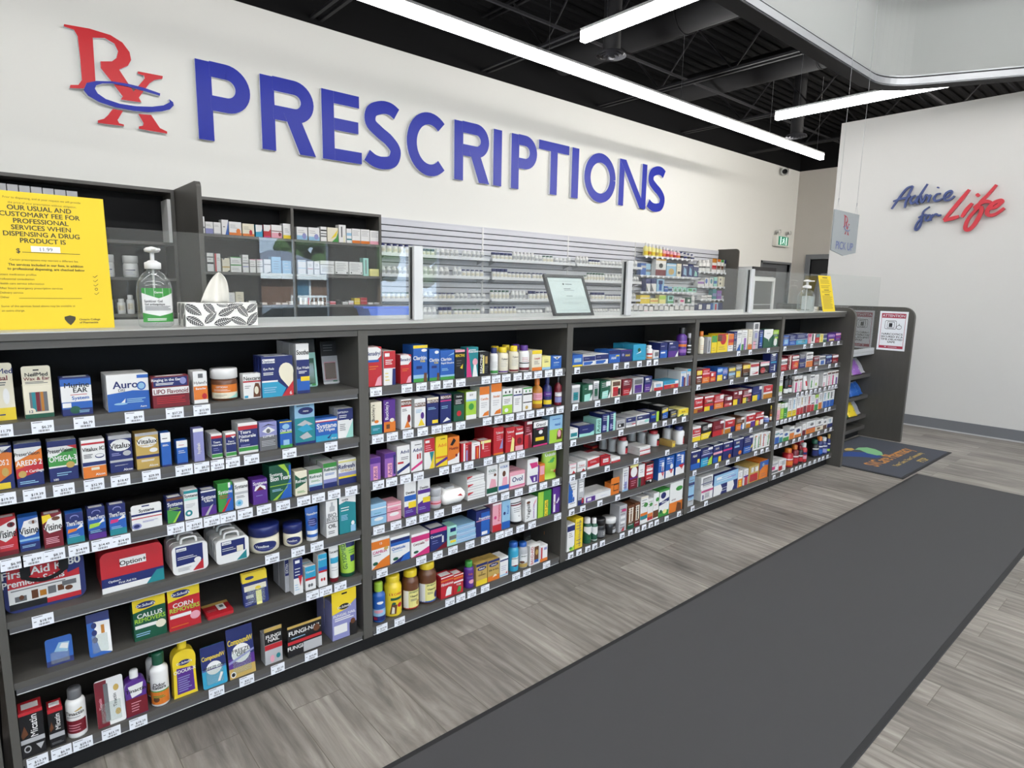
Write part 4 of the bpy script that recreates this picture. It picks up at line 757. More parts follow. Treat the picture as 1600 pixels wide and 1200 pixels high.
PROD[2,3] = r'''
B 889.6 900 725.9 - w d8 | "t.5,.6,.16,r,Tylenol ^r,.4,0,.9,0,.6,.3 =.9,1,K | small white and red box at bay edge
B 902 915 722.4 - w d10 | "t.5,.6,.18,r,Tylenol ^r,.5,0,.95,0,.7,.25 =.4,.44,S | white pain relief box with red name
B 917.8 936.4 717 - w d12 | ^r,0,.2,1,.35,1,.95,0,.8 ~.2,.8,.5,.7,2,w | wide white and red tablet box
B 939 953 714 - r d12 | #.2,.3,.8,.7,w "t.5,.5,.18,r,Tylenol =.85,1,d | bright red pain relief box
B 955 969 716.5 - w d12 | =0,.4,r ~.1,.9,.1,.3,1,w | low white and red box
L 967.5 979.5 684 - w:r n2 y1.85 | #.5,0,1,.5,r #.5,.5,1,.7,k | white pill bottle with red cap in a row
B 981.8 998 700 - r d6 | "t.5,.5,.18,w,Tylenol #.1,.1,.3,.4,o =.8,.9,d | bright red caplet box
E 999.7 1016 700 - w d9 | =0,.24,r =.5,.54,S | flat stacked white and red boxes
L 1016.5 1029 674 - w:r n2 y1.85 | #.5,0,1,.5,r #.5,.5,1,.7,k | taller white pill bottle with red cap in a row
B 1035.4 1048.5 692 - r d8 | "t.5,.6,.18,w,Tylenol =0,.3,o =.85,1,e | red and orange caplet box
B 1050 1055 690 - A d8 | #.2,.1,.8,.6,y | thin gold box
L 1056 1069.8 667.4 - w:n n1 | #.6,0,1,.5,r #.6,.5,1,.7,B | white pill bottle with navy cap
'''
PROD[2,4] = r'''
B 887.6 901 750 - w d2 | ^b,0,.3,0,1,.5,.6,.2,.2 #0,.2,.5,.5,b o.6,.3,.1,.1,b | blue and white card pack at bay edge
B 902.7 912 746 - s d3 | =0,.2,n #.2,.5,.8,.9,w #.6,.05,.9,.25,r | narrow grey pack with navy foot
B 913 954 776 - w d9 | #.05,.05,.4,.75,p #.1,.2,.25,.6,w ^w,.5,.1,.9,.1,.95,.5,.8,.7,.6,.6 ~.6,.9,.3,.5,2,v =.9,1,s | wide white thermometer box with purple panel
H 953 967 748 - o d4 h.7 | #.3,.2,.9,.6,k #.35,.25,.85,.55,o =.6,.64,k | small orange hang box
B 972 981 732 - w d6 | #.3,.05,.8,.8,v #.4,.4,.7,.8,w =0,.08,l | tall white and lavender box
B 983 995.5 728 - d d3 | o.5,.7,.4,.22,w =.42,.48,p ~.2,.8,.1,.36,3,K =.9,1,Y | maroon pack with white round window
B 997 1006 727 - w d4 | =0,.42,d #0,0,.4,.4,G ~.2,.8,.6,.8,2,S | white pack with green and red foot
B 1008 1019.6 724 - r d4 | =.9,1,k #.1,.6,.9,.72,w #.1,.44,.9,.54,w =0,.2,k o.7,.12,.12,.05,w | red and black pack
B 1028 1037.5 717 - b d6 | =0,.34,w ^r,.4,.34,.9,.34,.8,.1 #.5,.4,.85,.8,w #.6,.4,.75,.6,p | first of three blue support boxes
B 1039.5 1052 714 - b d6 | =0,.34,w ^r,.4,.36,.9,.36,.7,.14 o.7,.5,.18,.12,w #.1,.86,.4,.94,w | middle of three blue support boxes
B 1055 1068.4 708.7 - b d6 | =0,.36,w ^r,.3,.44,.95,.44,.7,.2 #.6,.5,.85,.85,w #.1,.86,.4,.94,w | last of three blue support boxes
'''
PROD[2,5] = r'''
B 885.5 897 821 - w d6 | =.74,.94,n ^L,.3,0,1,0,1,.2 o.5,.1,.2,.05,g ~.2,.8,.5,.7,3,S | white carton with navy label at bay edge
B 898 909.6 812 - y d8 | !.55,.5,.3,S,antiphlogistine | yellow carton with sideways lettering
L 911 922 811 - G:w | ^w,0,.7,1,.7,1,1,0,1 ^w,.1,.7,.9,.7,.5,.5 ~.3,.8,.2,.5,3,g | dark green bottle with white shoulder
Z 922 931 811 - G:w | =.6,1,w ^w,0,.6,1,.6,.5,.4 =0,.05,w | slim dark green and white spray bottle
J 931 945 812 - k:k f.68 | #.1,.05,.9,.75,S #.2,.15,.4,.6,s ~.5,.9,.2,.6,4,w | dark tub with black lid
J 946 962 811 - k:w f.7 | #.5,.1,.9,.5,s ~.5,.9,.6,.85,2,w | dark tub with white lid
B 962.5 978 791.5 - s d6 | #.3,.75,.9,.85,m #.2,.5,.8,.6,w #.2,.3,.8,.4,w ^r,.3,.02,.7,.02,.7,.2 | tall silver carton with pink word
B 979.7 990 791.5 - B d6 | =0,.2,G #.2,.3,.8,.9,e #.4,.3,.6,.9,B | brown carton with green foot
B 990.7 999 787 - B d6 | =0,.2,d #.2,.3,.8,.9,e #.4,.3,.6,.85,k | brown carton with maroon foot
B 999.7 1010.7 777.8 - w d7 | =0,.16,w =.16,.3,t =.3,.4,o o.7,.68,.3,.08,g =.94,1,e | white carton with teal and orange bands
B 1011 1019 780.5 - w d5 | =.2,.36,o =.06,.2,r o.6,.74,.3,.08,g | slim white and orange carton
B 1019.6 1028 771.6 - w d7 | =.06,.34,B o.7,.74,.3,.08,g ~.2,.8,.5,.6,1,r | tall white carton with brown foot
B 1028.5 1044 766.8 - g d5 | =.2,.92,w ^n,0,.42,1,.52,1,.66,0,.54 o.4,.78,.26,.12,n "t.5,.54,.08,w,Salinex o.2,.2,.12,.07,G o.6,.16,.2,.08,Y | green and white carton with navy ribbon
B 1045 1065 755.8 - w d7 | =0,.34,o ^B,.5,0,.95,0,.9,.24,.6,.3 "t.3,.4,.08,d,A535 o.7,.76,.26,.08,g =.34,.4,w | wide white and orange carton
'''
PROD[3,0] = r'''
Z 1090 1096 518 - e:o | ~.2,.8,.2,.6,3,o | beige bottle with orange cap
B 1097 1104 526 - s d5 | o.5,.4,.3,.25,w | grey carton with pale oval
B 1104.5 1110 527 - s d5 | #.3,.1,.6,.8,S | narrow grey carton
B 1111 1119 525 - y d6 | =.62,1,g | yellow carton with green top
B 1120 1136 522 - y d6 | o.55,.7,.3,.3,r #0,.6,.4,.95,B =.94,1,r | wide yellow and red carton
B 1137 1145 522 - w d6 | =.35,1,o =.5,.7,r | white and orange carton
B 1145.5 1150 518 - n d5 | =0,.5,S | thin navy carton
B 1150.5 1157 517 - w d5 | ^b,0,0,.9,0,.9,.4,.4,.2 =.8,.9,s | white carton with blue foot
B 1158 1166 516 - w d5 | #.4,0,.8,.6,P #0,0,.4,.3,g | white carton with plum stripe
B 1168 1174 515 - e d5 | =0,.25,o | cream carton with orange foot
B 1175 1184 504 - s d5 | =.66,1,w #.2,.75,.8,.95,S #.3,.4,.7,.6,v #.1,0,.5,.3,K | tallest silver carton with white top
B 1185 1191 516 - n d5 | #.3,.1,.8,.8,b | narrow navy and blue carton
B 1192 1206 515 - G d5 | ^w,0,1,1,1,1,.7,.6,.45,.6,.3,.5,.45,0,.6 ~.3,.8,.74,.82,1,S | green and white shield carton
B 1206.5 1215 516 - G d5 | =.75,1,L o.5,.3,.3,.24,w #.3,.5,.9,.6,L | dark green carton with white oval
'''
PROD[3,1] = r'''
B 1088 1096 578 - d d7 | =.62,.92,y =0,.3,B =.4,.5,w | red carton with yellow flame name
B 1097 1108 577 - r d7 | =0,.4,o =.6,.7,K | red and orange carton
B 1109 1118 582 - r d6 | #.1,.1,.9,.45,o #.2,.6,.5,.9,w | short red carton
B 1120 1128 575 - b d9 | =0,.44,y =.7,.9,l | blue carton with yellow half
B 1128.5 1136 575 - b d9 | =0,.36,n #.3,.1,.6,.3,w =.5,.8,v | blue carton with navy foot
B 1138 1148 574 - S d9 | =.66,.9,y =.3,.5,l | grey carton with yellow name
B 1149 1158 570 - S d9 | #.1,.05,.8,.5,y =.7,.8,s | grey carton with yellow square
B 1160 1171 569 - B d7 | =.62,.9,y =0,.3,k | brown carton with yellow name
B 1172 1185 568 - w d8 | =.7,.92,r ^r,.2,.1,.9,.3,.9,.1 | white and red carton
B 1187 1201 566 - k d7 n1 | =.66,.84,w o.3,.3,.26,.24,r =.86,1,K | dark carton with coral spot
B 1202 1214 553 - n d5 | ^w,.1,1,.9,1,.5,.84 #.1,.5,.9,.58,c #.6,.08,.75,.4,w | tall navy carton with white chevron
'''
PROD[3,2] = r'''
B 1084 1097 622 - r d8 | =.88,1,w "t.5,.68,.16,w,Tylenol =0,.26,a #.4,0,1,.2,d =.3,.38,w | red caplet box with amber foot
B 1100 1114 620 - r d8 | =.88,1,w "t.5,.68,.16,w,Tylenol =.5,.56,G #0,0,.6,.3,y #.6,0,1,.3,n | red caplet box with white top rim
B 1115.5 1129.5 618 - r d8 | =0,.4,o #.6,.66,1,.96,w =.5,.6,K | red box with orange base and white flap
B 1131 1143 620 - d d7 | #.4,.6,1,.9,w =0,.3,r #.7,.1,.95,.3,w | deep red box with white flap
B 1145 1158 612 - d d8 | #0,0,.5,.4,y #.5,0,.8,.4,n #.6,.7,1,.95,w #.1,.8,.4,.9,w ~.1,.9,.5,.6,1,K | maroon box with yellow base
B 1160 1173 610 - d d8 | #0,0,.4,.4,y #.4,0,.6,.4,G #.6,.75,1,.98,w =.5,.6,K | maroon box with yellow and green base
B 1175 1189 605 - n d8 n1 | #0,0,.55,.4,y #.55,0,.8,.4,b #.7,.75,1,.98,w ~.1,.9,.5,.6,1,v | navy box with yellow base
B 1192 1206 603.5 - w d8 | =.5,1,r "t.5,.72,.16,w,Tylenol =0,.36,a | white and red box with amber base
'''
PROD[3,3] = r'''
B 1081.5 1094 668 - w d8 | =.5,.85,r "t.5,.68,.14,w,Tylenol =0,.3,y =.36,.44,r | white red and yellow box at bay edge
B 1095 1111 665 - k d8 | ^y,0,0,.7,0,1,.44,0,.4 #.6,.75,1,.98,w #.2,.6,.5,.8,S | black box with yellow base
B 1113 1130 660 - d d8 | =0,.36,r #.85,0,1,.36,o #.65,.8,1,.98,w ~.2,.8,.5,.7,2,K | dark red box with bright red base
B 1132 1147 656 - w d8 | =.4,.9,r "t.5,.72,.14,w,Tylenol #0,0,.6,.32,a #.6,0,1,.4,n | white red and amber box
B 1149 1162 654 - B d8 | #0,0,.6,.5,o #.6,0,.8,.4,b #.8,0,1,.5,w #.6,.8,1,.98,w | brown box with orange base
B 1165 1179 648 - w d8 | =.45,.88,r "t.5,.7,.14,w,Tylenol #0,0,.5,.3,a #.5,0,1,.4,p | white and red box with purple corner
B 1180 1192 646 - r d8 | #0,0,.4,.4,y #.6,0,1,.4,w #.7,.8,1,.98,w =.6,.7,w | red box with yellow base corner
L 1193 1199 651 - v:w | =.2,.5,b | little lilac bottle
S 1199 1205 634 - B:y | =.1,.5,e =.6,.8,o | brown bottle with yellow cap
'''
PROD[3,4] = r'''
B 1078.5 1093 706 - n d5 | =.93,1,w "t.4,.72,.13,e,Advil #.7,0,.95,.5,y =0,.3,b | navy box with yellow corner at bay edge
B 1094.5 1112 702 - n d5 | #.6,.85,1,.98,w #0,0,.6,.46,c ^L,.6,0,1,0,1,.5,.7,.3 =.6,.66,v | navy and cyan box with lime corner
B 1113.5 1127.5 696 - n d5 | =.93,1,w "t.4,.78,.12,e,Advil =.46,.58,K #.6,0,.9,.3,y #0,0,.5,.3,b | navy box with pink band and blue corner
B 1129 1143 692 - n d5 | =.93,1,w "t.4,.78,.12,e,Advil =.5,.6,m o.75,.14,.14,.12,o | navy box with crimson band
B 1145 1160 687 - n d5 | =.93,1,w "t.4,.78,.12,e,Advil #.1,.5,.6,.6,l o.7,.16,.16,.12,o | navy box with orange spot
B 1161 1175 683 - n d5 | #.6,.85,1,.98,w ^b,0,0,.7,0,.9,.4,0,.4 ^y,.7,.2,1,.5,1,.3 | navy box with blue base
B 1176 1182 679 - w d5 | #.4,.1,.6,.9,g ^o,.2,.8,.9,.9,.9,.8 | white strip pack with green line
B 1182.5 1189 677 - w d5 | #.2,.1,.4,.8,g #.6,.2,.8,.9,a | white strip pack with amber line
B 1189.5 1196 676 - w d5 | #.3,.1,.5,.9,r ^o,.4,.9,.9,.8,.9,.7 | white strip pack with red line
B 1196.5 1202 675 - w d5 | #.4,.1,.6,.8,g #.7,.5,.9,.9,A | white strip pack in the corner
'''
PROD[3,5] = r'''
B 1074 1083 746 - l d6 | =.7,.8,n =.3,.36,n =0,.2,s | pale blue carton against bay side
B 1095 1113 765.5 - w d8 | =.7,.86,m #.3,.2,.7,.6,s #.1,.1,.2,.5,n | lower of two stacked white boxes
B 1095 1113 746.5 - w d8 q | #.15,.25,.9,.85,S #.2,.3,.85,.8,s =.4,.46,n | upper of two stacked white boxes
B 1114 1151.5 744.5 - n d12 | =.5,1,l ^w,0,0,.28,0,.36,.24,.28,.5,0,.5 ^w,.55,0,.78,0,.85,.24,.8,.5,.55,.5 #.1,.76,.3,.86,w #.55,.7,.9,.76,v | wide pale blue and navy box
B 1152 1159 737 - w d8 | =0,.5,o #.3,.05,.7,.4,y | narrow white and orange box
B 1161 1168 734 - w d8 | #.2,0,.9,.5,r =.5,.6,p | narrow white and red box
B 1169 1184.5 729.5 - A d10 | #.1,.05,.9,.5,r #.2,.6,.45,.9,w #.6,.6,.9,.9,w | gold and red box
B 1185.5 1199 722 - o d10 | =.94,1,b ^b,0,.5,.5,.75,1,.7,1,1,0,1 o.4,.8,.12,.1,l | orange and blue box
'''
PROD[4,0] = r'''
B 1223 1232.5 525 - b d6 | #.2,.2,.8,.6,l =.7,.9,n | blue box at bay edge
B 1233 1243 524 - n d6 | =0,.4,b =.5,.54,w | navy and blue box
B 1243.5 1261 522 - n d6 | =0,.4,c #.5,.1,.8,.4,t =.44,.48,w ^w,.85,.8,1,1,.95,.8 | widest navy and cyan box
B 1263 1267 522 - K d5 | =.7,1,m | slim pink box
B 1267.5 1273 522 - w d5 | #.1,.2,.5,1,k | slim black and white box
B 1274 1280 522 - r d5 | =.6,1,t | slim red and teal box
B 1280.5 1285.5 522 - Y d5 | #.4,.1,.8,.9,y | slim pale yellow box
B 1286 1291.5 522 - s d5 | =.5,.9,n =0,.3,G | slim grey and navy box
B 1293 1304 522 - p d5 | #.2,.1,.9,.28,y =.6,.85,P | purple box with yellow line
B 1305 1313 520 - p d5 | =.7,.9,K =.4,.46,m | purple box with pink lettering
'''
PROD[4,1] = r'''
B 1219 1229 561 - r d5 | =.5,.96,w =.6,.8,S | red box with white top at bay edge
B 1230 1236 556 - d d5 | #.5,0,.8,1,e | slim dark red box with cream line
B 1237 1247 556 - r d5 | =.6,.96,w =.7,.8,k o.6,.3,.3,.2,o | red and white box with orange oval
B 1248 1258 553 - S d5 | =.4,.7,n ^w,.7,0,.95,.3,.95,0 =0,.3,n | grey and navy box
B 1259 1269 551 - w d5 | =0,.4,o =.44,.56,S =.8,.86,k | tall white and orange box
B 1271 1279.5 558 - d d5 | =.1,.5,S =.8,.9,s | low dark maroon box
B 1280 1289 557 - w d5 | #.2,.05,.8,.5,b =.6,.9,S | low white and blue box
B 1290 1299 555 - n d5 | =.7,.85,l #.8,.2,.95,.4,w | low navy box
B 1300 1309 555 - d d5 | =.7,.95,w =.3,.4,r | low maroon box with white top
'''
PROD[4,2] = r'''
B 1216 1221.5 572 - w d5 | =.2,.5,L =.7,.8,s | tall white and lime box at bay edge
L 1223 1228 587 - k:k | =0,.36,w | black bottle with white foot
L 1229 1234 586 - k:k | =0,.36,w =.5,.6,r | black bottle with white foot and red line
B 1240 1246 588 - w d9 | =.7,.8,B #.3,0,.7,.6,m | white box with pink print
B 1247 1252 587 - w d9 | =.7,.8,B #.4,0,.9,.6,K | white box with brown and pink print
T 1253 1259 588 - w:w | #.3,.2,.7,.6,r | standing white tube
B 1265 1271 586 - w d9 | #.2,.1,.5,.6,g =.8,.9,S | white box with green print
B 1272 1278 586 - w d9 | #.2,.2,.6,.4,L | white box with lime print
B 1285 1290 583 - w d9 | =.8,.9,S #.2,0,.6,.3,K | white box with dark header line
B 1292 1297 581 - w d9 | =.8,.92,B #.3,0,.7,.7,K | white box with brown header
B 1298 1303 580 - w d9 | =.8,.92,B #.3,0,.7,.7,m | white box with brown header and magenta print
B 1303.5 1308.5 579 - w d9 | =.8,.92,B #.3,0,.7,.5,p | white box with brown header and purple print
'''
PROD[4,3] = r'''
B 1213 1218 631 - e d4 | =.8,.94,w =0,.6,K | slim cream box at bay edge
B 1218.5 1223.5 631 - L d4 | =.7,1,w | slim lime toothpaste box
B 1224 1229 630 - g d4 | =.7,1,w | slim green toothpaste box
B 1230 1236 622 - w d4 | =0,.32,y #.4,.4,.7,.9,s | tall white box with yellow foot
B 1237 1243 622 - w d4 | =0,.32,y #.2,.4,.5,.9,l | tall white box with yellow foot and blue strip
B 1244 1249 620 - w d4 | =0,.36,r #.3,.5,.6,.9,s | tall white box with red foot
B 1249.5 1254 618 - w d4 | =0,.36,r #.3,.5,.6,.9,A | tall white box with red foot and gold strip
B 1254.5 1259 618 - w d4 | =0,.4,d #.3,.5,.6,.9,s | tall white box with maroon foot
B 1260 1266 617 - w d4 | =0,.4,r #.3,.45,.6,.9,r | tall white box with red strip
B 1266.5 1271 617 - w d4 | =0,.4,r =.44,.5,k | tall white box with black line
B 1272 1277 617 - w d4 | =0,.36,g #.4,.4,.8,.7,P =.8,1,L | tall white box with green foot
B 1278 1283 614 - w d4 | =0,.4,o #.4,.5,.7,.9,s | tall white box with orange foot
B 1285 1290 612 - w d4 | =0,.4,b #.3,.5,.6,.9,l | tall white box with blue foot
B 1290.5 1295.5 611 - w d4 | =0,.4,b #.3,.5,.6,.9,g | tall white box with blue foot and green strip
B 1296 1302 610 - w d4 | =0,.4,b #.1,.5,.4,.9,S | tall white box with blue foot in corner
'''
PROD[4,4] = r'''
B 1210 1216.5 674 - w d5 | =0,.5,b =.7,.8,t | white and blue box at bay edge
B 1217 1222 672 - w d5 | =0,.4,t =.6,.7,b | white and teal box
B 1223 1232 676 - w d5 | =0,.4,g o.5,.7,.3,.16,b | white and green box with blue oval
B 1233 1240 668 - w d5 | =0,.5,o =.7,.8,n | tall white and copper box
B 1241 1251 669 - w d5 | =0,.3,o o.5,.66,.3,.18,n | white and copper box with navy oval
B 1253 1258 663 - w d5 | =0,.45,d | slim white and maroon box
B 1259 1273 660 - w d5 | =0,.4,o =.4,.46,p o.6,.72,.2,.12,S | wide white and orange box
B 1274 1285 657 - w d5 | =0,.4,e =.4,.46,n o.5,.72,.2,.12,S #.2,.1,.6,.3,B | white box with brown print
B 1285.5 1291 656 - w d5 | =0,.4,B o.5,.72,.3,.12,S | slim white and brown box
B 1292 1300 654 - w d5 | =0,.4,n #.4,.5,.6,.9,l | white and navy box in corner
'''
PROD[4,5] = r'''
B 1205 1215 725 - w d6 | =.1,.3,S #0,.4,.5,.7,m =.8,1,s | white and magenta box at bay edge
B 1216 1227 720 - w d6 n1 | #.0,.1,.5,.5,r #.4,.5,.9,.9,s | white and coral box
Z 1228.5 1237 702 - r:o | =.1,.5,o =.6,.7,w | red mouthwash bottle with orange cap at left of its row
Z 1238 1245 696 - d:o | =.1,.5,r =.6,.7,w | red mouthwash bottle with copper cap
Z 1246 1251.5 697 - k:d | =.1,.5,r =.6,.7,w | slim dark mouthwash bottle with red label
Z 1252 1257.5 693 - r:w | =.2,.5,K =.6,.8,n | slim red spray bottle with white cap
B 1258.5 1265 689 - r d5 | =0,.4,y =.7,.8,w | tall orange-red and yellow box
Z 1270 1276.5 688 - k:G | =.1,.6,n =.7,.8,w | dark bottle with green cap
Z 1277 1282.5 683 - n:o | =.1,.5,b =.7,.8,w | navy bottle with coral cap
Z 1284 1289.5 684 - n:w | =.1,.5,v =.7,.8,w | navy bottle with white cap
Z 1290 1295 679 - n:A | =.1,.3,L =.7,.8,w | navy bottle with gold cap
'''
TAGS = {
(0,0):[-17,49,115,195,259,302],(0,1):[-18,36,83,131,173,222,274,303,327,350,381,441,507],
(0,2):[-3,33,68,107,143,174,261,290,318,344,371,401,431,464,487,512,539],(0,3):[50,414,455,485],(0,4):[478,499,522],
(0,5):[42,80,114,159,202,326,374,423,476],
(1,0):[578,627,650,672,692,712,752,768,784,802,818,834.5,851,867],(1,1):[581,604,629,652,674,691,712,754,772,789.5,806.5,822,838,853,869],
(1,2):[582,603,625,645.5,686,705.5,725,755.5,775,792.5,807,866],(1,3):[583,610,634,655,678,706,763,782.5,804,826,843,862.5],
(1,4):[588,650,676,700,727,751.5,774,788,806.5,825,865.5],(1,5):[588,616,695.5,712.5,730,751,800,817,848],
(2,0):[897,958,975,995,1010,1021],(2,1):[894,929,960,994,1025,1052],(2,2):[891,931,966,1019,1035,1050,1065],(2,3):[889.5,907,944.5,990,1039],
(2,4):[888.5,906,933,961],(2,5):[887,900,914,925,937,968,981,992,1002.5,1013,1022.5,1038,1057.5],
(3,0):[1151,1169.5,1198],(3,1):[1088,1140,1163,1206],(3,2):[1199.5],(3,3):[1083.5,1138,1170.5,1194],(3,4):[1082,1117,1134,1150,1178,1188,1196],(3,5):[1079,1100],
(4,0):[1224,1255,1266,1286,1297.5,1308],(4,1):[1220,1241,1264,1273,1294,1304.5],(4,2):[1217,1244,1251,1258,1265,1272,1279,1287,1294,1299,1304],
(4,3):[1212,1219,1225,1232,1239,1247,1254,1261,1275,1288,1294],(4,4):[1209.5,1217,1227,1238,1247,1256,1265,1277,1288,1296],
(4,5):[1207,1219,1235,1242,1248,1255,1263,1271,1278,1284,1291]}
# ================================================================== the counter with its five shelf bays
YS = 1.783; YP = 1.78; HT = 1.139; XD = [-.03+.947*k for k in range(6)]; SZ = [.932, .773, .615, .457, .299, .095]
BAYN = ['nearest', 'second', 'middle', 'fourth', 'farthest']; ROWN = ['top', 'second', 'third', 'fourth', 'fifth', 'bottom']
ORD = ['first', 'second', 'third', 'fourth', 'fifth', 'sixth', 'seventh', 'eighth', 'ninth', 'tenth', 'eleventh', 'twelfth', 'thirteenth', 'fourteenth', 'fifteenth', 'sixteenth', 'seventeenth', 'eighteenth']
rt = random.Random(11)
PR = {(0, 0): '11.79 6.29 6.79 8.99 27.29 12.99', (0, 1): '19.99 19.39 32.99 32.99 18.47 29.99 19.97 8.29 14.19 19.29 9.99 14.99 13.99', (0, 2): '6.99 7.99 8.39 14.99 14.49 14.49 12.97 19.47 13.99 14.19 17.49 14.97 12.97 16.99 13.99 15.29 13.29'}
def shelf_tag(par, x, z, price, fine):
    w, h = (.042, .029) if fine else (.034, .028)
    b = MB(); b.box(x, -.0015, z-.0305, x+w, .0, z-.0305+h, TAGM)
    fn = lambda u, v: (x+u*w, -.0017, z-.0305+v*h)
    def r(x0, y0, x1, y1): b.add([fn(x0, y0), fn(x1, y0), fn(x1, y1), fn(x0, y1)], [(0, 1, 2, 3)], INK)
    if fine:
        put_text(b, price, fn, .9, .5, .2, INK, align='r', aspect=h/w)
        for k in range(11): r(.3+k*.045, .12, .3+k*.045+(.028 if k % 3 else .016), .3)
        r(.06, .88, .5, .93); r(.08, .48, .2, .54)
    else: r(.4, .42, .88, .6); r(.3, .15, .8, .32)
    b.build('price_tag', par)
for k in range(5):
    xa, xb = XD[k], XD[k+1]; ha = .017; hb = .017 if k < 4 else 0
    t = empty('shelving_bay', ((xa+xb)/2, 0, 0)); c = (xa+xb)/2
    tag(t, 'dark grey counter shelving bay, %s of the five bays' % ('nearest' if k == 0 else 'farthest' if k == 4 else ORD[k]+' from the left'), 'shelving', 'shelving bays under the counter')
    for (p0, p1) in ((xa, xa+ha), (xb-hb, xb)):
        if p1-p0 < .001: continue
        b = MB(); b.box(p0-c, YP, .064, p1-c, 2.16, 1.118, WOODV); b.build('side_panel', t)
    b = MB(); b.box(xa+ha-c, 2.1, .064, xb-hb-c, 2.11, 1.118, BACKING)
    b.build('back_panel', t)
    b = MB(); b.box(xa+ha-c, YP+.003, 1.1, xb-hb-c, YP+.02, 1.118, WOOD); b.build('top_rail', t)
    b = MB(); b.box(xa-c, 1.815, 0, xb-c, 1.83, .066, BACKING)
    b.box(xa+ha-c, 1.83, .03, xb-hb-c, 2.1, .064, BACKING); b.build('kick_plate', t)
    for s, z in enumerate(SZ):
        b = MB(); b.box(xa+ha+.0005-c, YS, z-.017, xb-hb-.0005-c, 2.099, z, WOOD); o = b.build('shelf', t)
        b = MB(); b.box(xa+ha+.004-c, YS+.001, z-.031, xb-hb-.004-c, YS+.006, z-.017, RAIL); b.box(xa+ha+.004-c, YS-.001, z-.031, xb-hb-.004-c, YS+.001, z-.0295, ALUW); b.build('price_rail', o)
        pr = PR.get((k, s), '').split()
        for q, u in enumerate(TAGS[k, s]):
            x = x_of(u, YS, z-.015); w = .042 if k < 2 else .034
            x = max(xa+ha+.001, min(xb-hb-w-.001, x))
            tg = empty('price_tag', (0, 0, 0)) if 0 else None
            price = '$'+(pr[q] if q < len(pr) else '%d.%d9' % (rt.randint(4, 29), rt.randint(1, 9)))
            h = empty('tmp') if 0 else o
            shelf_tag(h, x-c, z, price, k < 2)
            for ch in (o.children[-1:] if False else ()): pass
# tags were built at y = 0 of their shelf: bring them to its front edge
for o in list(COL.objects):
    if o.name.startswith('price_tag'): o.location.y = YS-.001
t = empty('shelving_bay', (XD[0]-.49, 0, 0)); tag(t, 'dark grey counter end bay beyond the left picture edge', 'shelving')
b = MB(); b.box(-.46, 1.79, .064, .472, 2.16, 1.118, BACKING); b.box(-.46, YP, .064, -.443, 1.79, 1.118, WOODV); b.box(.455, YP, .064, .472, 1.79, 1.118, WOODV); b.box(-.46, 1.83, 0, .472, 1.9, .064, BACKING); b.build('cabinet', t)
for s, z in enumerate(SZ):
    b = MB(); b.box(-.44, YS, z-.03, .454, 1.789, z, WOOD); b.build('shelf', t)
b = MB(); b.box(XD[0]-.96, 1.776, 1.119, XD[5]-.001, 2.24, HT-.003, WOOD, .001); b.box(XD[0]-.96, 1.7768, HT-.003, XD[5]-.001, 2.24, HT, TOPM)
tag(b.build('countertop'), 'long pale grey counter worktop with dark grey edge', 'countertop')
def gable(name, x, y0, y1, zt, th, r, label, m=WOODV, cat='side panel'):
    b = MB(); P = rrect(y0, 0, y1, zt, r, 7, (0, 0, 1, 0))
    b.slab(P, lambda a, c, d: (x+d, a, c), th, m); o = b.build(name); return tag(o, label, cat)
gable('end_panel', XD[5], 1.716, 2.3, 1.165, .035, .07, 'dark grey rounded end panel closing the row of five bays')
gable('end_panel', 5.957, 1.71, 2.9, 1.16, .038, .09, 'dark grey rounded end panel carrying the attention notice')

# ------------------------------------------------------------------ packs
NAMES = dict(B=('carton', 'box'), H=('hang_tab_carton', 'box'), F=('hard_case', 'case'), C=('card_pack', 'pack'), D=('card_pack', 'pack'), K=('zip_bag', 'bag'), Q=('wipes_pack', 'pack'),
             E=('flat_carton', 'box'), J=('jar', 'jar'), L=('bottle', 'bottle'), S=('syrup_bottle', 'bottle'), G=('gummy_bottle', 'bottle'), Z=('spray_bottle', 'bottle'),
             T=('cream_tube', 'tube'), V=('flask_bottle', 'bottle'), U=('pouch', 'pouch'), O=('bulb_syringe', 'syringe'))
def flatfn(w, h, y=-.0003):
    return lambda u, v, L=0: (u*w, y-.00012*L, v*h)
def cylfn(r, z0, z1, cx, cy, span=150):
    def f(u, v, L=0):
        a = math.radians((u-.5)*span-14); q = r+.0004+.00012*L; return (cx+q*math.sin(a), cy-q*math.cos(a), z0+(z1-z0)*v)
    return f
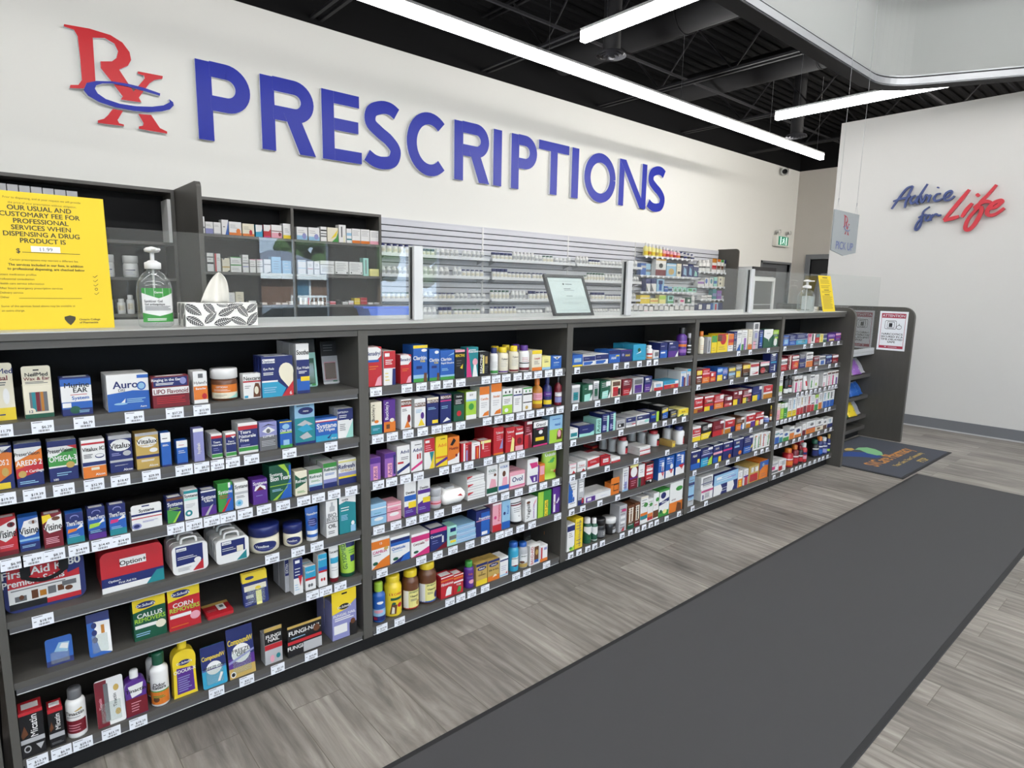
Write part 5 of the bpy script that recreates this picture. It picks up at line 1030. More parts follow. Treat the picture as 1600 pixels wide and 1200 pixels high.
def pack(kind, w, h, d, c1, c2, ops, fl):
    """one pack standing at the origin, its front at y = 0, x 0..w; returns [(part, MB)], the first the pack itself"""
    b = MB(); parts = []; M = pk(c1); hf = fl.get('h')
    if kind in 'BE':
        b.box(0, 0, 0, w, d, h, M, min(.0006, w*.05))
        if fl.get('t'): b.box(.0008, .0008, h-.0002, w-.0008, d-.0008, h+.0002, pk(fl['t'])); b.box(w*.15, d*.25, h, w*.85, d*.75, h+.0004, pk('w'))
        marks(b, ops, flatfn(w, h), w/h)
        b.box(w*.12, d*.2, h-.0002, w*.88, d*.75, h+.0002, pk('w' if c1 in 'rkndpGB' else c1)) if w > .03 and c1 in 'rnkd' and kind == 'B' and not fl.get('t') else None
        parts = [('', b)]
    elif kind == 'H':
        hb = h*(hf or .8); b.box(0, 0, 0, w, d, hb, M, .0006)
        marks(b, ops, flatfn(w, h), w/h)
        q = MB(); q.slab(rrect(0, hb, w, h, min(.006, w*.1), 4, (0, 1, 1, 0)), lambda a, c, dd: (a, .0012-dd, c), .0012, pk({'G': 'y', 'r': 'y', 'v': 'y'}.get(c1, c1) if hf > .7 else c1)); parts = [('', b), ('hang_tab', q)]
    elif kind == 'C':
        b.slab(rrect(0, 0, w, h, min(.006, w*.12), 4), lambda a, c, dd: (a, .0015-dd, c), .0015, M); marks(b, ops, flatfn(w, h), w/h); parts = [('', b)]
        q = MB(); q.box(w*.15, -.004, h*.08, w*.85, -.001, h*.5, PETG, .0015); parts.append(('blister', q))
    elif kind == 'D':
        b.slab(rrect(0, 0, w, .075, .006, 4), lambda a, c, dd: (a, c, dd), .01, M); marks(b, ops, lambda u, v, L=0: (w*u, .075*v, .0103+.00012*L), w/.075); parts = [('', b)]
    elif kind == 'F':
        b.slab(rrect(0, 0, w, h, min(w, h)*.16, 6), lambda a, c, dd: (a, d-dd, c), d, mat('moulded_'+c1, PAL[c1], .35)); marks(b, ops, flatfn(w, h), w/h); parts = [('', b)]
        if 'hh' in fl:
            q = MB(); q.ribbon(spline([(w*.28, h-.002), (w*.3, h+.012), (w*.38, h+.016), (w*.62, h+.016), (w*.7, h+.012), (w*.72, h-.002)], 4), .005, lambda a, c, dd: (a, d*.7-dd, c), d*.4, mat('moulded_'+c1, PAL[c1], .35)); parts.append(('handle', q))
    elif kind == 'K':
        P = rrect(0, 0, w, h, h*.18, 6); b.slab(P, lambda a, c, dd: (a, d-dd, c), d, mat('navy_nylon', PAL[c1], .7, bump=.3, bscale=700))
        marks(b, ops, flatfn(w, h), w/h); q = MB(); q.box(w*.02, d*.45, h-.001, w*.98, d*.5, h+.003, BACKING); parts = [('', b), ('zip', q)]
        q = MB(); q.ribbon(spline([(w*.28, h*.99), (w*.27, h*.8), (w*.3, h*.66), (w*.5, h*.58), (w*.7, h*.66), (w*.74, h*.82), (w*.73, h*.99)], 5), lambda t: h*(.16 if t < .3 or t > .7 else .07), lambda a, c, dd: (a, -.004-dd, c), .003, BACKING); parts.append(('strap', q))
    elif kind == 'Q':
        n = 10; vs = []; fs = []
        for k in range(5):
            t = k/4; z = h*t; ins = .012*abs(2*t-1)**2
            for p in rrect(ins, ins, w-ins, d-ins, .012, 3): vs.append((p[0], p[1], z))
        m = len(vs)//5
        for k in range(4):
            for i in range(m): fs.append((k*m+i, k*m+(i+1) % m, (k+1)*m+(i+1) % m, (k+1)*m+i))
        fs += [tuple(range(m-1, -1, -1)), tuple(range(4*m, 5*m))]
        b.add(vs, fs, mat('white_foil', 'eceae6', .3), True); marks(b, ops, lambda u, v, L=0: (w*(.1+.8*u), -.0006-.0001*L+.012*abs(2*v-1)**2, h*v), w/h)
        q = MB(); q.box(w*.3, d*.3, h-.001, w*.7, d*.7, h+.005, pk('s'), .002); parts = [('', b), ('flip_lid', q)]
    elif kind == 'J':
        r = w/2; hb = h*(hf or .66); cx = r; cy = r; oval = 1
        b.lathe([(r*.84, 0), (r*.95, h*.04), (r*.98, h*.12), (r*.98, hb*.86), (r*.9, hb*.97), (r*.84, hb)], plastic(c1), 24, cx, cy)
        marks(b, ops, cylfn(r*.98, hb*.1, hb*.86, cx, cy, 130), w*1.13/(hb*.8), True)
        q = MB(); q.lathe([(r*.93, hb+.0003), (r, hb+.002), (r, h*.96), (r*.96, h), (0.001, h)], plastic(c2 or 'w'), 24, cx, cy, cap=True); parts = [('', b), ('lid', q)]
    elif kind in 'LSGZ':
        r = w/2; cx = r; cy = r
        hb, hs, rn, hc0, rc = dict(L=(.72, .8, .6, .8, .68), S=(.6, .76, .36, .78, .44), G=(.72, .82, .66, .84, .76), Z=(.68, .76, .5, .78, .62))[kind]
        mm = PETG if c1 == '_' else plastic(c1)
        b.lathe([(r*.86, 0), (r*.97, h*.02), (r*.98, h*.05), (r*.98, h*hb*.97), (r*.9, h*(hb*.6+hs*.4)), (r*rn, h*hs), (r*rn*.95, h*hc0)], mm, 20, cx, cy)
        marks(b, ops, cylfn(r*.98, h*.05, h*hb*.96, cx, cy, 140), w*1.22/(h*hb*.9), True)
        q = MB(); cm = plastic(c2 or 'w')
        q.lathe([(r*rc*1.02, h*hc0+.0003), (r*rc*1.02, h*.97), (r*rc*.92, h), (.001, h)], cm, 20, cx, cy)
        parts = [('', b), ('cap', q)]
        if kind == 'Z' and h > .11:
            pass
    elif kind == 'T':
        n = 16; vs = []; fs = []; rows = 7; r = w/2; z0 = h*.12
        for k in range(rows+1):
            t = k/rows; z = z0+(h-z0)*t; a = r*(.84+.16*t); dd = r*.8*(1-t)**.7+.001
            for i in range(n): g = 2*PI*i/n; vs.append((r+a*math.cos(g), r*.8+dd*math.sin(g), z))
        for k in range(rows):
            for i in range(n): j = (i+1) % n; fs.append((k*n+i, k*n+j, (k+1)*n+j, (k+1)*n+i))
        b.add(vs, fs, plastic(c1), True)
        def tf(u, v, L=0):
            t = v; a = r*(.84+.16*t); dd = r*.8*(1-t)**.7+.001; g = math.radians(180+18+(u)*144); return (r+a*math.cos(g), r*.8+(dd+.0006+.0001*L)*math.sin(g), z0+(h-z0)*v)
        marks(b, ops, tf, w/h, True)
        q = MB(); q.lathe([(r*.8, 0), (r*.84, h*.01), (r*.84, z0)], plastic(c2 or 'w'), 16, r, r*.8, .92); parts = [('', b), ('cap', q)]
    elif kind == 'V':
        hb = h*.82; P = [(w*.06, 0), (w*.94, 0), (w, h*.04), (w*.97, hb*.5), (w, hb*.8), (w*.9, hb*.94), (w*.66, hb), (w*.34, hb), (w*.1, hb*.94), (0, hb*.8), (w*.03, hb*.5), (0, h*.04)]
        P = spline(P[::1], 3, True)
        b.slab(P, lambda a, c, dd: (a, .032-dd, c), .032, plastic(c1)); marks(b, ops, lambda u, v, L=0: (w*u, -.0003-.00012*L, hb*(v*.98+.01)), w/hb)
        q = MB(); q.lathe([(w*.2, hb-.002), (w*.2, h*.97), (w*.16, h), (.001, h)], plastic(c2 or c1), 18, w/2, .016, .8); parts = [('', b), ('cap', q)]
    elif kind == 'U':
        n = 14; vs = []; fs = []; rows = 8
        for k in range(rows+1):
            t = k/rows; z = h*t; bulge = d*.5*math.sin(PI*min(1, max(0, t*.8)))*(1-t)**.3+.0015*1
            if t == 0: bulge = d*.4
            for i in range(n):
                g = 2*PI*i/n; vs.append((w/2+w/2*math.copysign(abs(math.cos(g))**.7, math.cos(g)), d/2+bulge*math.sin(g), z))
        for k in range(rows):
            for i in range(n): j = (i+1) % n; fs.append((k*n+i, k*n+j, (k+1)*n+j, (k+1)*n+i))
        b.add(vs, fs, pk(c1), True); marks(b, ops, lambda u, v, L=0: (w*u, d/2-(d*.5*math.sin(PI*min(1, max(0, v*.8)))*(1-v)**.3+.0015)*max(0, 1-(2*u-1)**2)**.5-.002-.0001*L, h*v), w/h); parts = [('', b)]
    elif kind == 'O':
        r = w*.4; b.lathe([(.002, 0)]+[(r*math.sin(PI*k/8), r-r*math.cos(PI*k/8)) for k in range(1, 7)]+[(r*.2, r*2.1), (r*.1, h*.6)], plastic(c1), 18, w/2, .03)
        q = MB(); q.slab([(w*.1, h*.1), (w*.9, h*.1), (w, h*.85), (0, h*.85)], lambda a, c, dd: (a, .004-dd, c), .0006, PETG); q.box(0, .003, h*.82, w, .0045, h, pk('o')); parts = [('', b), ('header_card', q)]
    return parts
def realise(kind, parts, loc, base, rz=0, rx=0):
    o = parts[0][1].build(base, None, loc, (rx, 0, rz))
    for nme, q in parts[1:]: q.build(nme, o)
    return o
def copy_thing(o):
    c = o.copy(); COL.objects.link(c)
    for ch in o.children:
        k = ch.copy(); COL.objects.link(k); k.parent = c
    return c
def set_label(o, base, cat, group):
    lab = base; k = 2
    USED_LABELS[lab] = USED_LABELS.get(lab, 0)+1
    if USED_LABELS[lab] > 1: print('DUP LABEL', lab)
    tag(o, lab, cat, group)
DEF_D = dict(B=.055, H=.04, C=.002, D=.075, F=.03, K=.09, Q=.1, E=.09)
allow = {}
for (k, s), txt in PROD.items():
    xa, xb = XD[k]+.018, XD[k+1]-(.018 if k < 4 else .001); z = SZ[s]
    top = (1.098 if s == 0 else SZ[s-1]-.032)-.002
    placed = []; prev = None
    for line in txt.strip().split('\n'):
        head, ops, look = [q.strip() for q in line.split(' | ' if line.count(' | ') == 2 else '|')]
        hp = head.split(); kind = hp[0]; u0, u1, vt = map(float, hp[1:4]); rest = hp[4:]
        vb = None
        if rest and (rest[0] == '-' or rest[0].replace('.', '').isdigit()):
            if rest[0] != '-': vb = float(rest[0])
            rest = rest[1:]
        c = rest[0].split(':'); c1 = c[0]; c2 = c[1] if len(c) > 1 else None
        fl = {}; n = 0; d = DEF_D.get(kind, .05); yset = None
        for q in rest[1:]:
            if q == 'h': fl['hh'] = 1
            elif q[0] == 'h': fl['h'] = float(q[1:])
            elif q[0] == 'f': fl['h'] = float(q[1:])
            elif q[0] == 'd': d = float(q[1:])/100
            elif q[0] == 't': fl['t'] = q[1:]
            elif q[0] == 'n': n = int(q[1:])
            elif q[0] == 'y': yset = float(q[1:])
            elif q[0] == 'q': fl['q'] = 1
        if kind == 'F' and 'hh' not in fl: pass
        um = (u0+u1)/2; rnd_ = kind in 'JLSGZTO'
        yf = YS+.008
        if vb is not None: yf = min(max(at(um if rnd_ else u0, vb, z=z).y, YS+.004), 2.0)
        if yset: yf = yset
        z0 = z
        if fl.get('q') and prev: z0 = prev['z1']+.0004
        X0 = x_of(u0, yf, z0); X1 = x_of(u1, yf, z0)
        if rnd_:
            # width of a round body as seen from the eye
            xm = x_of(um, yf+.02, z0); w = (X1-X0)*.93; X0 = xm-w/2; X1 = xm+w/2
        X0 = max(X0, xa) if not (k == 0 and u0 < 0) else max(X0, -.012)
        X1 = min(X1, xb); w = X1-X0
        dep = w if rnd_ else d
        if kind in 'V': dep = .032
        for (p0, p1, q0, q1) in placed:
            if q0 < yf+dep and yf < q1 and p0 < X1 and X0 < p1 and not fl.get('q'):
                if X0 < p1 < X0+w*.45: X0 = p1+.0006
                elif X1 > p0 > X1-w*.45: X1 = p0-.0006
                else: yf = q1+.002
        w = X1-X0
        if rnd_: dep = w
        dep = min(dep, 2.096-yf-.001)
        h = z_of(vt, X0 if not rnd_ else (X0+X1)/2, yf)-z0
        if kind == 'F' and 'hh' in fl: h -= .0
        cap = top-z0
        if h > cap-(.018 if 'hh' in fl else 0): h = cap-(.018 if 'hh' in fl else 0)
        h = max(h, .012)
        if kind == 'B' and k > 1 and '~' not in ops and '"' not in ops and w > .02:
            q = 'w' if c1 in 'rndkpbGBSg' else 'S'; ops += ' ~.12,.9,.62,.92,3,%s ~.15,.8,.1,.34,2,%s' % (q, q)
        items = []
        base, cat = NAMES[kind]; base = 'far_carton' if base == 'carton' and k > 1 else base; grp = '%ss on the %s shelf of the %s bay' % (cat if cat != 'box' else 'boxe', ROWN[s], BAYN[k])  # same cartons as the nearer bays, toothpaste and device boxes included
        suf = ', %s shelf, %s bay' % (ROWN[s], BAYN[k]); suf2 = ' on %s shelf of %s bay' % (ROWN[s], BAYN[k])
        if kind == 'E':
            m = 3 if h > .05 else 2
            for i in range(m):
                P = pack('E', w, h/m-.0006, d, c1, c2, ops, fl)
                o = realise(kind, P, (X0+(.002 if i == 1 else 0), yf+.003*i, z0+h/m*i), base)
                nm = ('lower', 'upper')[i] if m == 2 else ('lowest', 'middle', 'topmost')[i]
                l2 = look.replace('stack of ', '').replace('stacked ', '').replace('flat ', '')
                set_label(o, nm+' of '+l2+suf, cat, grp)
            placed.append((X0, X1, yf, yf+d)); continue
        P = pack(kind, w, h, dep, c1, c2, ops, fl)
        lean = 0
        if kind == 'C' and vb is not None: lean = math.radians(-9)
        o = realise(kind, P, (X0, yf, z0), base, 0, lean)
        lab = look+suf2
        if len(lab.split()) > 16: lab = look+suf
        set_label(o, lab, cat, grp)
        yy = yf
        for i in range(n):
            yy += dep+.003 if kind != 'C' else .01
            if yy+dep > 2.097: break
            c = copy_thing(o); c.location.y = yy
            w_ = ['directly behind', 'two behind', 'last behind'][i]
            lb = look+', '+w_+' the front one, '+ROWN[s]+' shelf'
            if len(lb.split()) > 16: lb = look+', '+w_+' front one'
            if USED_LABELS.get(lb): lb = look+', '+w_+' its twin, '+BAYN[k]+' bay'
            set_label(c, lb, cat, grp)
        placed.append((X0, X1, yf, yy+dep)); prev = dict(z1=z0+h)
# ================================================================== raised letters on the back wall
BLUE = mat('blue_acrylic', '16279a', .4, spec=.25); RED = mat('red_acrylic', 'bf1a25', .4, spec=.3); EDGE = mat('white_letter_return', 'dfe2ea', .4, metal=.1)
YL = YB-.045; zc0 = 2.716; zc1 = 3.492; H = zc1-zc0; ST = .15
def arc(cx, cy, rx, ry, a0, a1, n=20): return [(cx+rx*math.cos(math.radians(a0+(a1-a0)*i/n)), cy+ry*math.sin(math.radians(a0+(a1-a0)*i/n))) for i in range(n+1)]
def bar(x0, y0, x1, y1): return [(x0, y0), (x1, y0), (x1, y1), (x0, y1)]
def letter(c, w):
    """pieces of a capital of height H and width w: (outline,) filled, or ('r', centre line) a stroke"""
    s = ST; t = s*.9
    if c == 'I': return [bar(0, 0, w, H)]
    if c == 'T': return [bar(w/2-s/2, 0, w/2+s/2, H-t), bar(0, H-t, w, H)]
    if c == 'E': return [bar(0, 0, s, H), bar(s, 0, w, t), bar(s, H-t, w*.95, H), bar(s, H*.53-t/2, w*.92, H*.53+t/2)]
    if c in 'PR':
        yb = H*.4 if c == 'P' else H*.44; yt = H; r = (yt-yb)/2-t/2; cx = w-r-s*.5 if w-r-s*.5 > s else s; cy = (yb+yt)/2
        P = [bar(0, 0, s, H), ('r', [(s*.9, yt-t/2), (cx, yt-t/2)]+arc(cx, cy, w-s/2-cx, r, 90, -90, 18)+[(s*.9, yb+t/2)])]
        if c == 'R': k = w*.42; P.append([(k, yb+t*.55), (w-s*1.18, 0), (w*1.02, 0), (k+s*1.15, yb+t*.55)][0:4][::1])
        return P
    if c == 'O': return [('r', arc(w/2, H/2, w/2-s/2, H/2-s/2+.01, 0, 360, 44))]
    if c == 'C': return [('r', arc(w*.54, H/2, w*.54-s/2, H/2-s/2+.012, 48, 312, 34))]
    if c == 'N': return [bar(0, 0, s*.9, H), bar(w-s*.9, 0, w, H), [(0, H), (w-s*1.12, 0), (w, 0), (s*1.12, H)]]
    if c == 'S':
        q = spline([(w*.88, H*.865), (w*.7, H*.925), (w*.46, H*.92), (w*.2, H*.83), (w*.17, H*.66), (w*.4, H*.54), (w*.66, H*.44), (w*.84, H*.3), (w*.76, H*.13), (w*.5, H*.075), (w*.26, H*.09), (w*.06, H*.16)], 6)
        return [('r', q)]
WORD = [('P', 1.881, 2.415), ('R', 2.523, 3.121), ('E', 3.217, 3.716), ('S', 3.757, 4.268), ('C', 4.352, 5.0), ('R', 5.097, 5.70), ('I', 5.783, 5.938), ('P', 6.121, 6.634),
        ('T', 6.669, 7.33), ('I', 7.40, 7.56), ('O', 7.70, 8.487), ('N', 8.58, 9.346), ('S', 9.388, 9.93)]
ordw = ['first', 'second', 'third', 'fourth', 'fifth', 'sixth', 'seventh', 'eighth', 'ninth', 'tenth', 'eleventh', 'twelfth', 'last']
for i, (c, xa, xb) in enumerate(WORD):
    b = MB()
    fn = lambda a, z, d: (a, -d, z); letter_n = 0
    for pc in letter(c, xb-xa):
        dq = .04+.0006*letter_n; letter_n += 1
        if pc[0] == 'r': b.ribbon(pc[1], ST, fn, dq, BLUE, EDGE)
        else:
            ar = sum(pc[k][0]*pc[(k+1) % len(pc)][1]-pc[(k+1) % len(pc)][0]*pc[k][1] for k in range(len(pc)))
            b.slab(pc if ar > 0 else pc[::-1], fn, dq, BLUE, EDGE)
    b.box((xb-xa)/2-.02, -.001, H*.5, (xb-xa)/2+.02, .02, H*.5+.04, EDGE) if 0 else None
    o = b.build('sign_letter', None, (xa, YB-.003, zc0))
    tag(o, 'raised blue letter %s, %s letter of the long wall word' % (c, ordw[i]), 'letter', 'letters of the long blue wall word')
# the R with crossed x and its swoosh, traced on the wall
def wl(P, s=4.): return [(lambda q: (q.x, q.z))(at(a/s, c/s, y=YL)) for a, c in P]
RX1 = [(400,150),(560,178),(690,218),(765,265),(810,325),(820,375),(800,410),(745,435),(835,572),(905,490),(900,472),(860,460),(862,445),(1018,475),(1015,492),(965,500),(935,520),(868,610),(885,640),(755,622),(768,602),(690,500),(630,425),(628,383),(700,383),(728,362),(738,320),(715,272),(655,237),(580,235),(597,510),(520,553),(435,550),(440,530),(490,530),(512,500),(500,350),(485,225),(462,185),(400,165)]
RX2 = [(705,680),(770,692),(735,750),(745,770),(775,778),(775,788),(612,768),(612,752),(650,742),(675,720)]
RX3 = [(865,712),(945,718),(1000,800),(1045,822),(1045,835),(868,805),(868,790),(895,785),(898,770)]
SW = [(540,520),(600,507),(700,510),(800,525),(900,550),(1000,585),(998,600),(900,570),(800,543),(700,523),(640,523),(600,535),(592,555),(610,585),(660,620),(750,650),(850,665),(950,668),(1020,660),(1060,640),(1055,620),(1080,640),(1085,660),(1060,685),(1010,697),(930,703),(830,693),(720,672),(620,640),(550,600),(522,565)]
def trace(b, P, y0, d, m, me, tf=wl):
    Q = tf(P); ar = sum(Q[k][0]*Q[(k+1) % len(Q)][1]-Q[(k+1) % len(Q)][0]*Q[k][1] for k in range(len(Q)))
    b.slab(Q if ar > 0 else Q[::-1], lambda a, z, dd: (a, y0-dd, z), d, m, me)
c0 = at(180, 130, y=YL); t = empty('wall_emblem', (c0.x, YB, c0.z)); tag(t, 'raised red letters R and x with blue swoosh, left end of wall word', 'emblem')
for P, m, nm, y0, d in ((RX1, RED, 'red_letters', YB-.003, .04), (RX2, RED, 'red_foot', YB-.003, .04), (RX3, RED, 'red_foot', YB-.003, .04), (SW, BLUE, 'blue_swoosh', YB-.003, .052)):
    b = MB(); trace(b, P, y0, d, m, EDGE); o = b.build(nm, t); o.location = (-c0.x, -YB, -c0.z)
# script words on the right wall
XW = XP-.004
def wr(P): return [(lambda q: (-q.y, q.z))(at(1370+a/7.2727, 270+c/7.2727, x=XW-.03)) for a, c in P]
NAVY = mat('navy_acrylic', '3b4a7d', .35); REDS = mat('red_acrylic_script', 'c2343f', .35)
def script(words, w, m, label):
    b = MB(); allp = []
    for si, st in enumerate(words):
        P = wr(spline(st, 5)); allp += P
        b.ribbon(P, lambda t: w*(.75+.35*math.sin(PI*min(1, max(0, t)))), lambda a, z, d: (XW-.012-d, -a, z), .02+.0005*(si % 3), m, m, ramp=.006)
    o = b.build('sign_word'); return tag(o, label, 'sign word', 'script words on the right wall')
script([[(165,412),(250,290),(340,180),(410,150)], [(410,150),(370,230),(330,330),(315,400)], [(185,325),(260,300),(330,285),(385,265)],
        [(440,255),(395,285),(380,325),(400,350),(440,320),(475,260)], [(575,125),(520,210),(465,300),(455,345),(475,350)],
        [(500,250),(500,300),(510,335),(540,300),(560,245)], [(560,245),(590,262),(615,250)], [(615,250),(590,300),(585,335)], [(700,160),(690,175)],
        [(725,235),(680,245),(650,290),(665,320),(710,310),(750,290)], [(755,290),(810,270),(850,225),(840,205),(790,230),(765,280),(785,315),(840,300),(885,262)]], .017, NAVY, 'navy script word Advice on the right wall')
script([[(600,385),(530,440),(510,520),(490,600),(450,650),(435,630),(460,570),(520,500)], [(470,510),(540,480),(580,480)], [(600,475),(560,500),(555,540),(590,535),(615,500),(600,475)],
        [(640,470),(615,510),(610,545)], [(615,510),(650,480),(680,470),(690,490)], [(690,490),(730,480)]], .016, NAVY, 'navy script word for under the word Advice')
script([[(1050,190),(960,300),(860,420),(760,540)], [(760,545),(850,520),(935,495)], [(1085,345),(1020,420),(965,505)], [(1165,240),(1130,265)],
        [(1360,135),(1270,240),(1180,330),(1140,400),(1180,390),(1190,430),(1150,520),(1090,610),(1030,650),(1005,620),(1030,540),(1090,460),(1180,370)], [(1100,400),(1180,345),(1240,325),(1300,335)],
        [(1270,410),(1350,390),(1420,330),(1400,315),(1320,350),(1255,430),(1270,480),(1350,470),(1450,400)]], .03, REDS, 'large red script word Life on the right wall')
# hanging sign over the gap in the counter
YH2 = 2.0; c = at(1320, 360, y=YH2)
t = empty('hanging_sign', (c.x, YH2, c.z)); tag(t, 'grey pointed hanging sign reading PICK UP over the counter gap', 'sign')
SP = mat('grey_sign_board', '868b8d', .6)
def hp(u, v): q = at(u, v, y=YH2); return (q.x-c.x, q.z-c.z)
x0, x1 = 4.87-c.x, 5.335-c.x; zt, zb, zp = 1.881-c.z, 1.586-c.z, 1.553-c.z; w = x1-x0
b = MB(); b.slab([(x0, zb), ((x0+x1)/2, zp), (x1, zb), (x1, zt), (x0, zt)], lambda a, z, d: (a, .004-d, z), .008, SP)
fnh = lambda u, v: (x0+u*w, -.0046, zb+(zt-zb)*v)
put_text(b, 'PICK UP', fnh, .5, .14, .19, NAVY, wmax=.72, aspect=(zt-zb)/w*1.1)
b.build('board', t)
b = MB(); px = lambda P: [((a/4-100)/170, 1-(z/4-37)/175) for a, z in P]
for P, m in ((RX1, mat('sign_red', '8e2438', .5)), (RX2, MATS['sign_red']), (RX3, MATS['sign_red']), (SW, NAVY)):
    Q = [(.36+(a)*.3, .36+.56*(z+.1*a)) for a, z in px(P)]; ar = sum(Q[k][0]*Q[(k+1) % len(Q)][1]-Q[(k+1) % len(Q)][0]*Q[k][1] for k in range(len(Q)))
    vs = [(x0+a*w, -.0046-(.0003 if m is NAVY else 0), zb+(zt-zb)*z) for a, z in Q]; b.add(vs, [tuple(range(len(Q))) if ar > 0 else tuple(range(len(Q)-1, -1, -1))], m)
b.build('printed_emblem', t)
for xx in (x0+.06, x1-.06):
    b = MB(); b.tube([(xx, 0, zt+.07), (xx, 0, ZD-.02-c.z)], .0015, ALU, 5); b.tube([(xx-.025, 0, zt), (xx, 0, zt+.07), (xx+.025, 0, zt)], .0012, ALU, 4); b.tube([(xx, 0, zt+.06), (xx, 0, zt+.085)], .004, ALU, 6); b.build('hanging_wire', t)
# notice on the gable
b = MB(); GX = 5.957-.0012; GYf = 1.975; gy1 = 1.757; gz0 = .787; gz1 = 1.122
b.box(GX-.001, gy1, gz0, GX+.001, GYf, gz1, mat('white_notice_paper', 'e2e5ea', .5))
fg = lambda u, v, L=0: (GX-.0014-.0002*L, GYf+(gy1-GYf)*u, gz0+(gz1-gz0)*v)
CR = mat('crimson_notice_ink', 'a32a45', .5)
def gr(x0, y0, x1, y1, m, L=0): b.add([fg(x0, y0, L), fg(x1, y0, L), fg(x1, y1, L), fg(x0, y1, L)], [(0, 1, 2, 3)], m)
gr(.07, .83, .93, .95, CR); gr(.07, .05, .93, .12, CR); gr(.07, .12, .085, .83, CR); gr(.915, .12, .93, .83, CR)
asp = (gz1-gz0)/(GYf-gy1)
put_text(b, 'ATTENTION', lambda u, v: fg(u, v, 1), .5, .89, .062, TAGM, wmax=.8, aspect=asp*1.25)
for i, s in enumerate(('NARCOTICS', 'SECURED IN A', 'TIME-DELAYED', 'SAFE')): put_text(b, s, lambda u, v: fg(u, v, 1), .5, .42-i*.068, .046, INK, wmax=.78, aspect=asp*1.3)
for P in (rrect(.22, .55, .62, .76, .04), rrect(.3, .58, .55, .73, .02)):
    b.ribbon([(p[0], p[1]) for p in P]+[P[0]], .012, lambda a, z, d: fg(a, z, 1 if d else 0), .001, INK)
b.ribbon(arc(.72, .6, .09, .05, 0, 360, 20), .012, lambda a, z, d: fg(a, z, 1 if d else 0), .001, INK); gr(.71, .65, .73, .69, INK); gr(.36, .6, .48, .7, INK, 0)
gr(.28, .08, .34, .1, TAGM, 1); gr(.4, .08, .72, .09, TAGM, 1)
tag(b.build('notice'), 'white and crimson notice headed ATTENTION taped to the rounded end panel', 'notice')
# ================================================================== shelving behind the counter
def open_unit(name, xa, xb, ztop, zs, divs, label, yf=6.85):
    t = empty(name, ((xa+xb)/2, 7.0, 0)); c = (xa+xb)/2; tag(t, label, 'shelving', 'dark shelving units on the back wall'); yb = YB-.004
    for x in [xa, xb-.03]+[d-.015 for d in divs]:
        b = MB(); b.box(x-c, yf-7, 0, x+.03-c, yb-7, ztop-.03, WOODV); b.build('side_panel', t)
    b = MB(); b.box(xa-c, yf-7, ztop-.03, xb-c, yb-7, ztop, WOOD); b.build('top_panel', t)
    b = MB(); b.box(xa+.03-c, yb-.012-7, 0, xb-.03-c, yb-7, ztop-.03, BACKING); b.build('back_panel', t)
    for z in zs:
        e = sorted([xa+.03]+[v for d in divs for v in (d-.015, d+.015)]+[xb-.03])
        for i in range(0, len(e), 2):
            b = MB(); b.box(e[i]-c, yf+.004-7, z-.028, e[i+1]-c, yb-.012-7, z, WOOD); b.build('shelf', t)
open_unit('shelving_unit', -1.2, 1.545, 2.136, [1.633, 1.289, .94, .6], [.2], 'dark open shelving unit at left behind the counter')
open_unit('shelving_unit', 1.60, 3.80, 2.104, [1.745, 1.367, 1.026, .65], [2.705], 'dark open shelving unit with rows of white cartons')
gable('end_panel', 1.552, 6.08, YB-.005, 2.142, .04, .06, 'dark grey rounded partition panel between the two shelving units')
gable('end_panel', 11.95, 6.72, YB-.005, 2.14, .035, .07, 'dark grey rounded panel ending the white slatted wall')
usedb = {}
def back_item(kind, u0, u1, vt, c, ops, look, yf, z, where, d=.09, grp=None, top=None):
    c = c.split(':'); X0 = x_of(u0, yf, z); X1 = x_of(u1, yf, z); w = X1-X0-.003; h = z_of(vt, X0, yf)-z
    if top: h = min(h, top-z)
    h = max(h, .02)
    if kind in 'JLSGZTO': d = w
    o = realise(kind, pack(kind, w, h, d, c[0], c[1] if len(c) > 1 else None, ops, {}), (X0, yf, z), 'back_box' if NAMES[kind][0] == 'carton' else NAMES[kind][0])  # any box at the back: prescription stock, shop packs, file boxes
    lb = look+where; USED_LABELS[lb] = USED_LABELS.get(lb, 0)+1
    if USED_LABELS[lb] > 1: print('DUP', lb)
    return tag(o, lb, NAMES[kind][1], grp or 'packs'+where)
def rows(txt, yf, z, where, top=None, d=.09):
    for i, line in enumerate(q for q in txt.strip().split('\n')):
        h, ops, look = [q.strip() for q in line.split('|')]; h = h.split()
        back_item(h[0], float(h[1]), float(h[2]), float(h[3]), h[4], ops, look, yf, z, where, d=d, top=top)
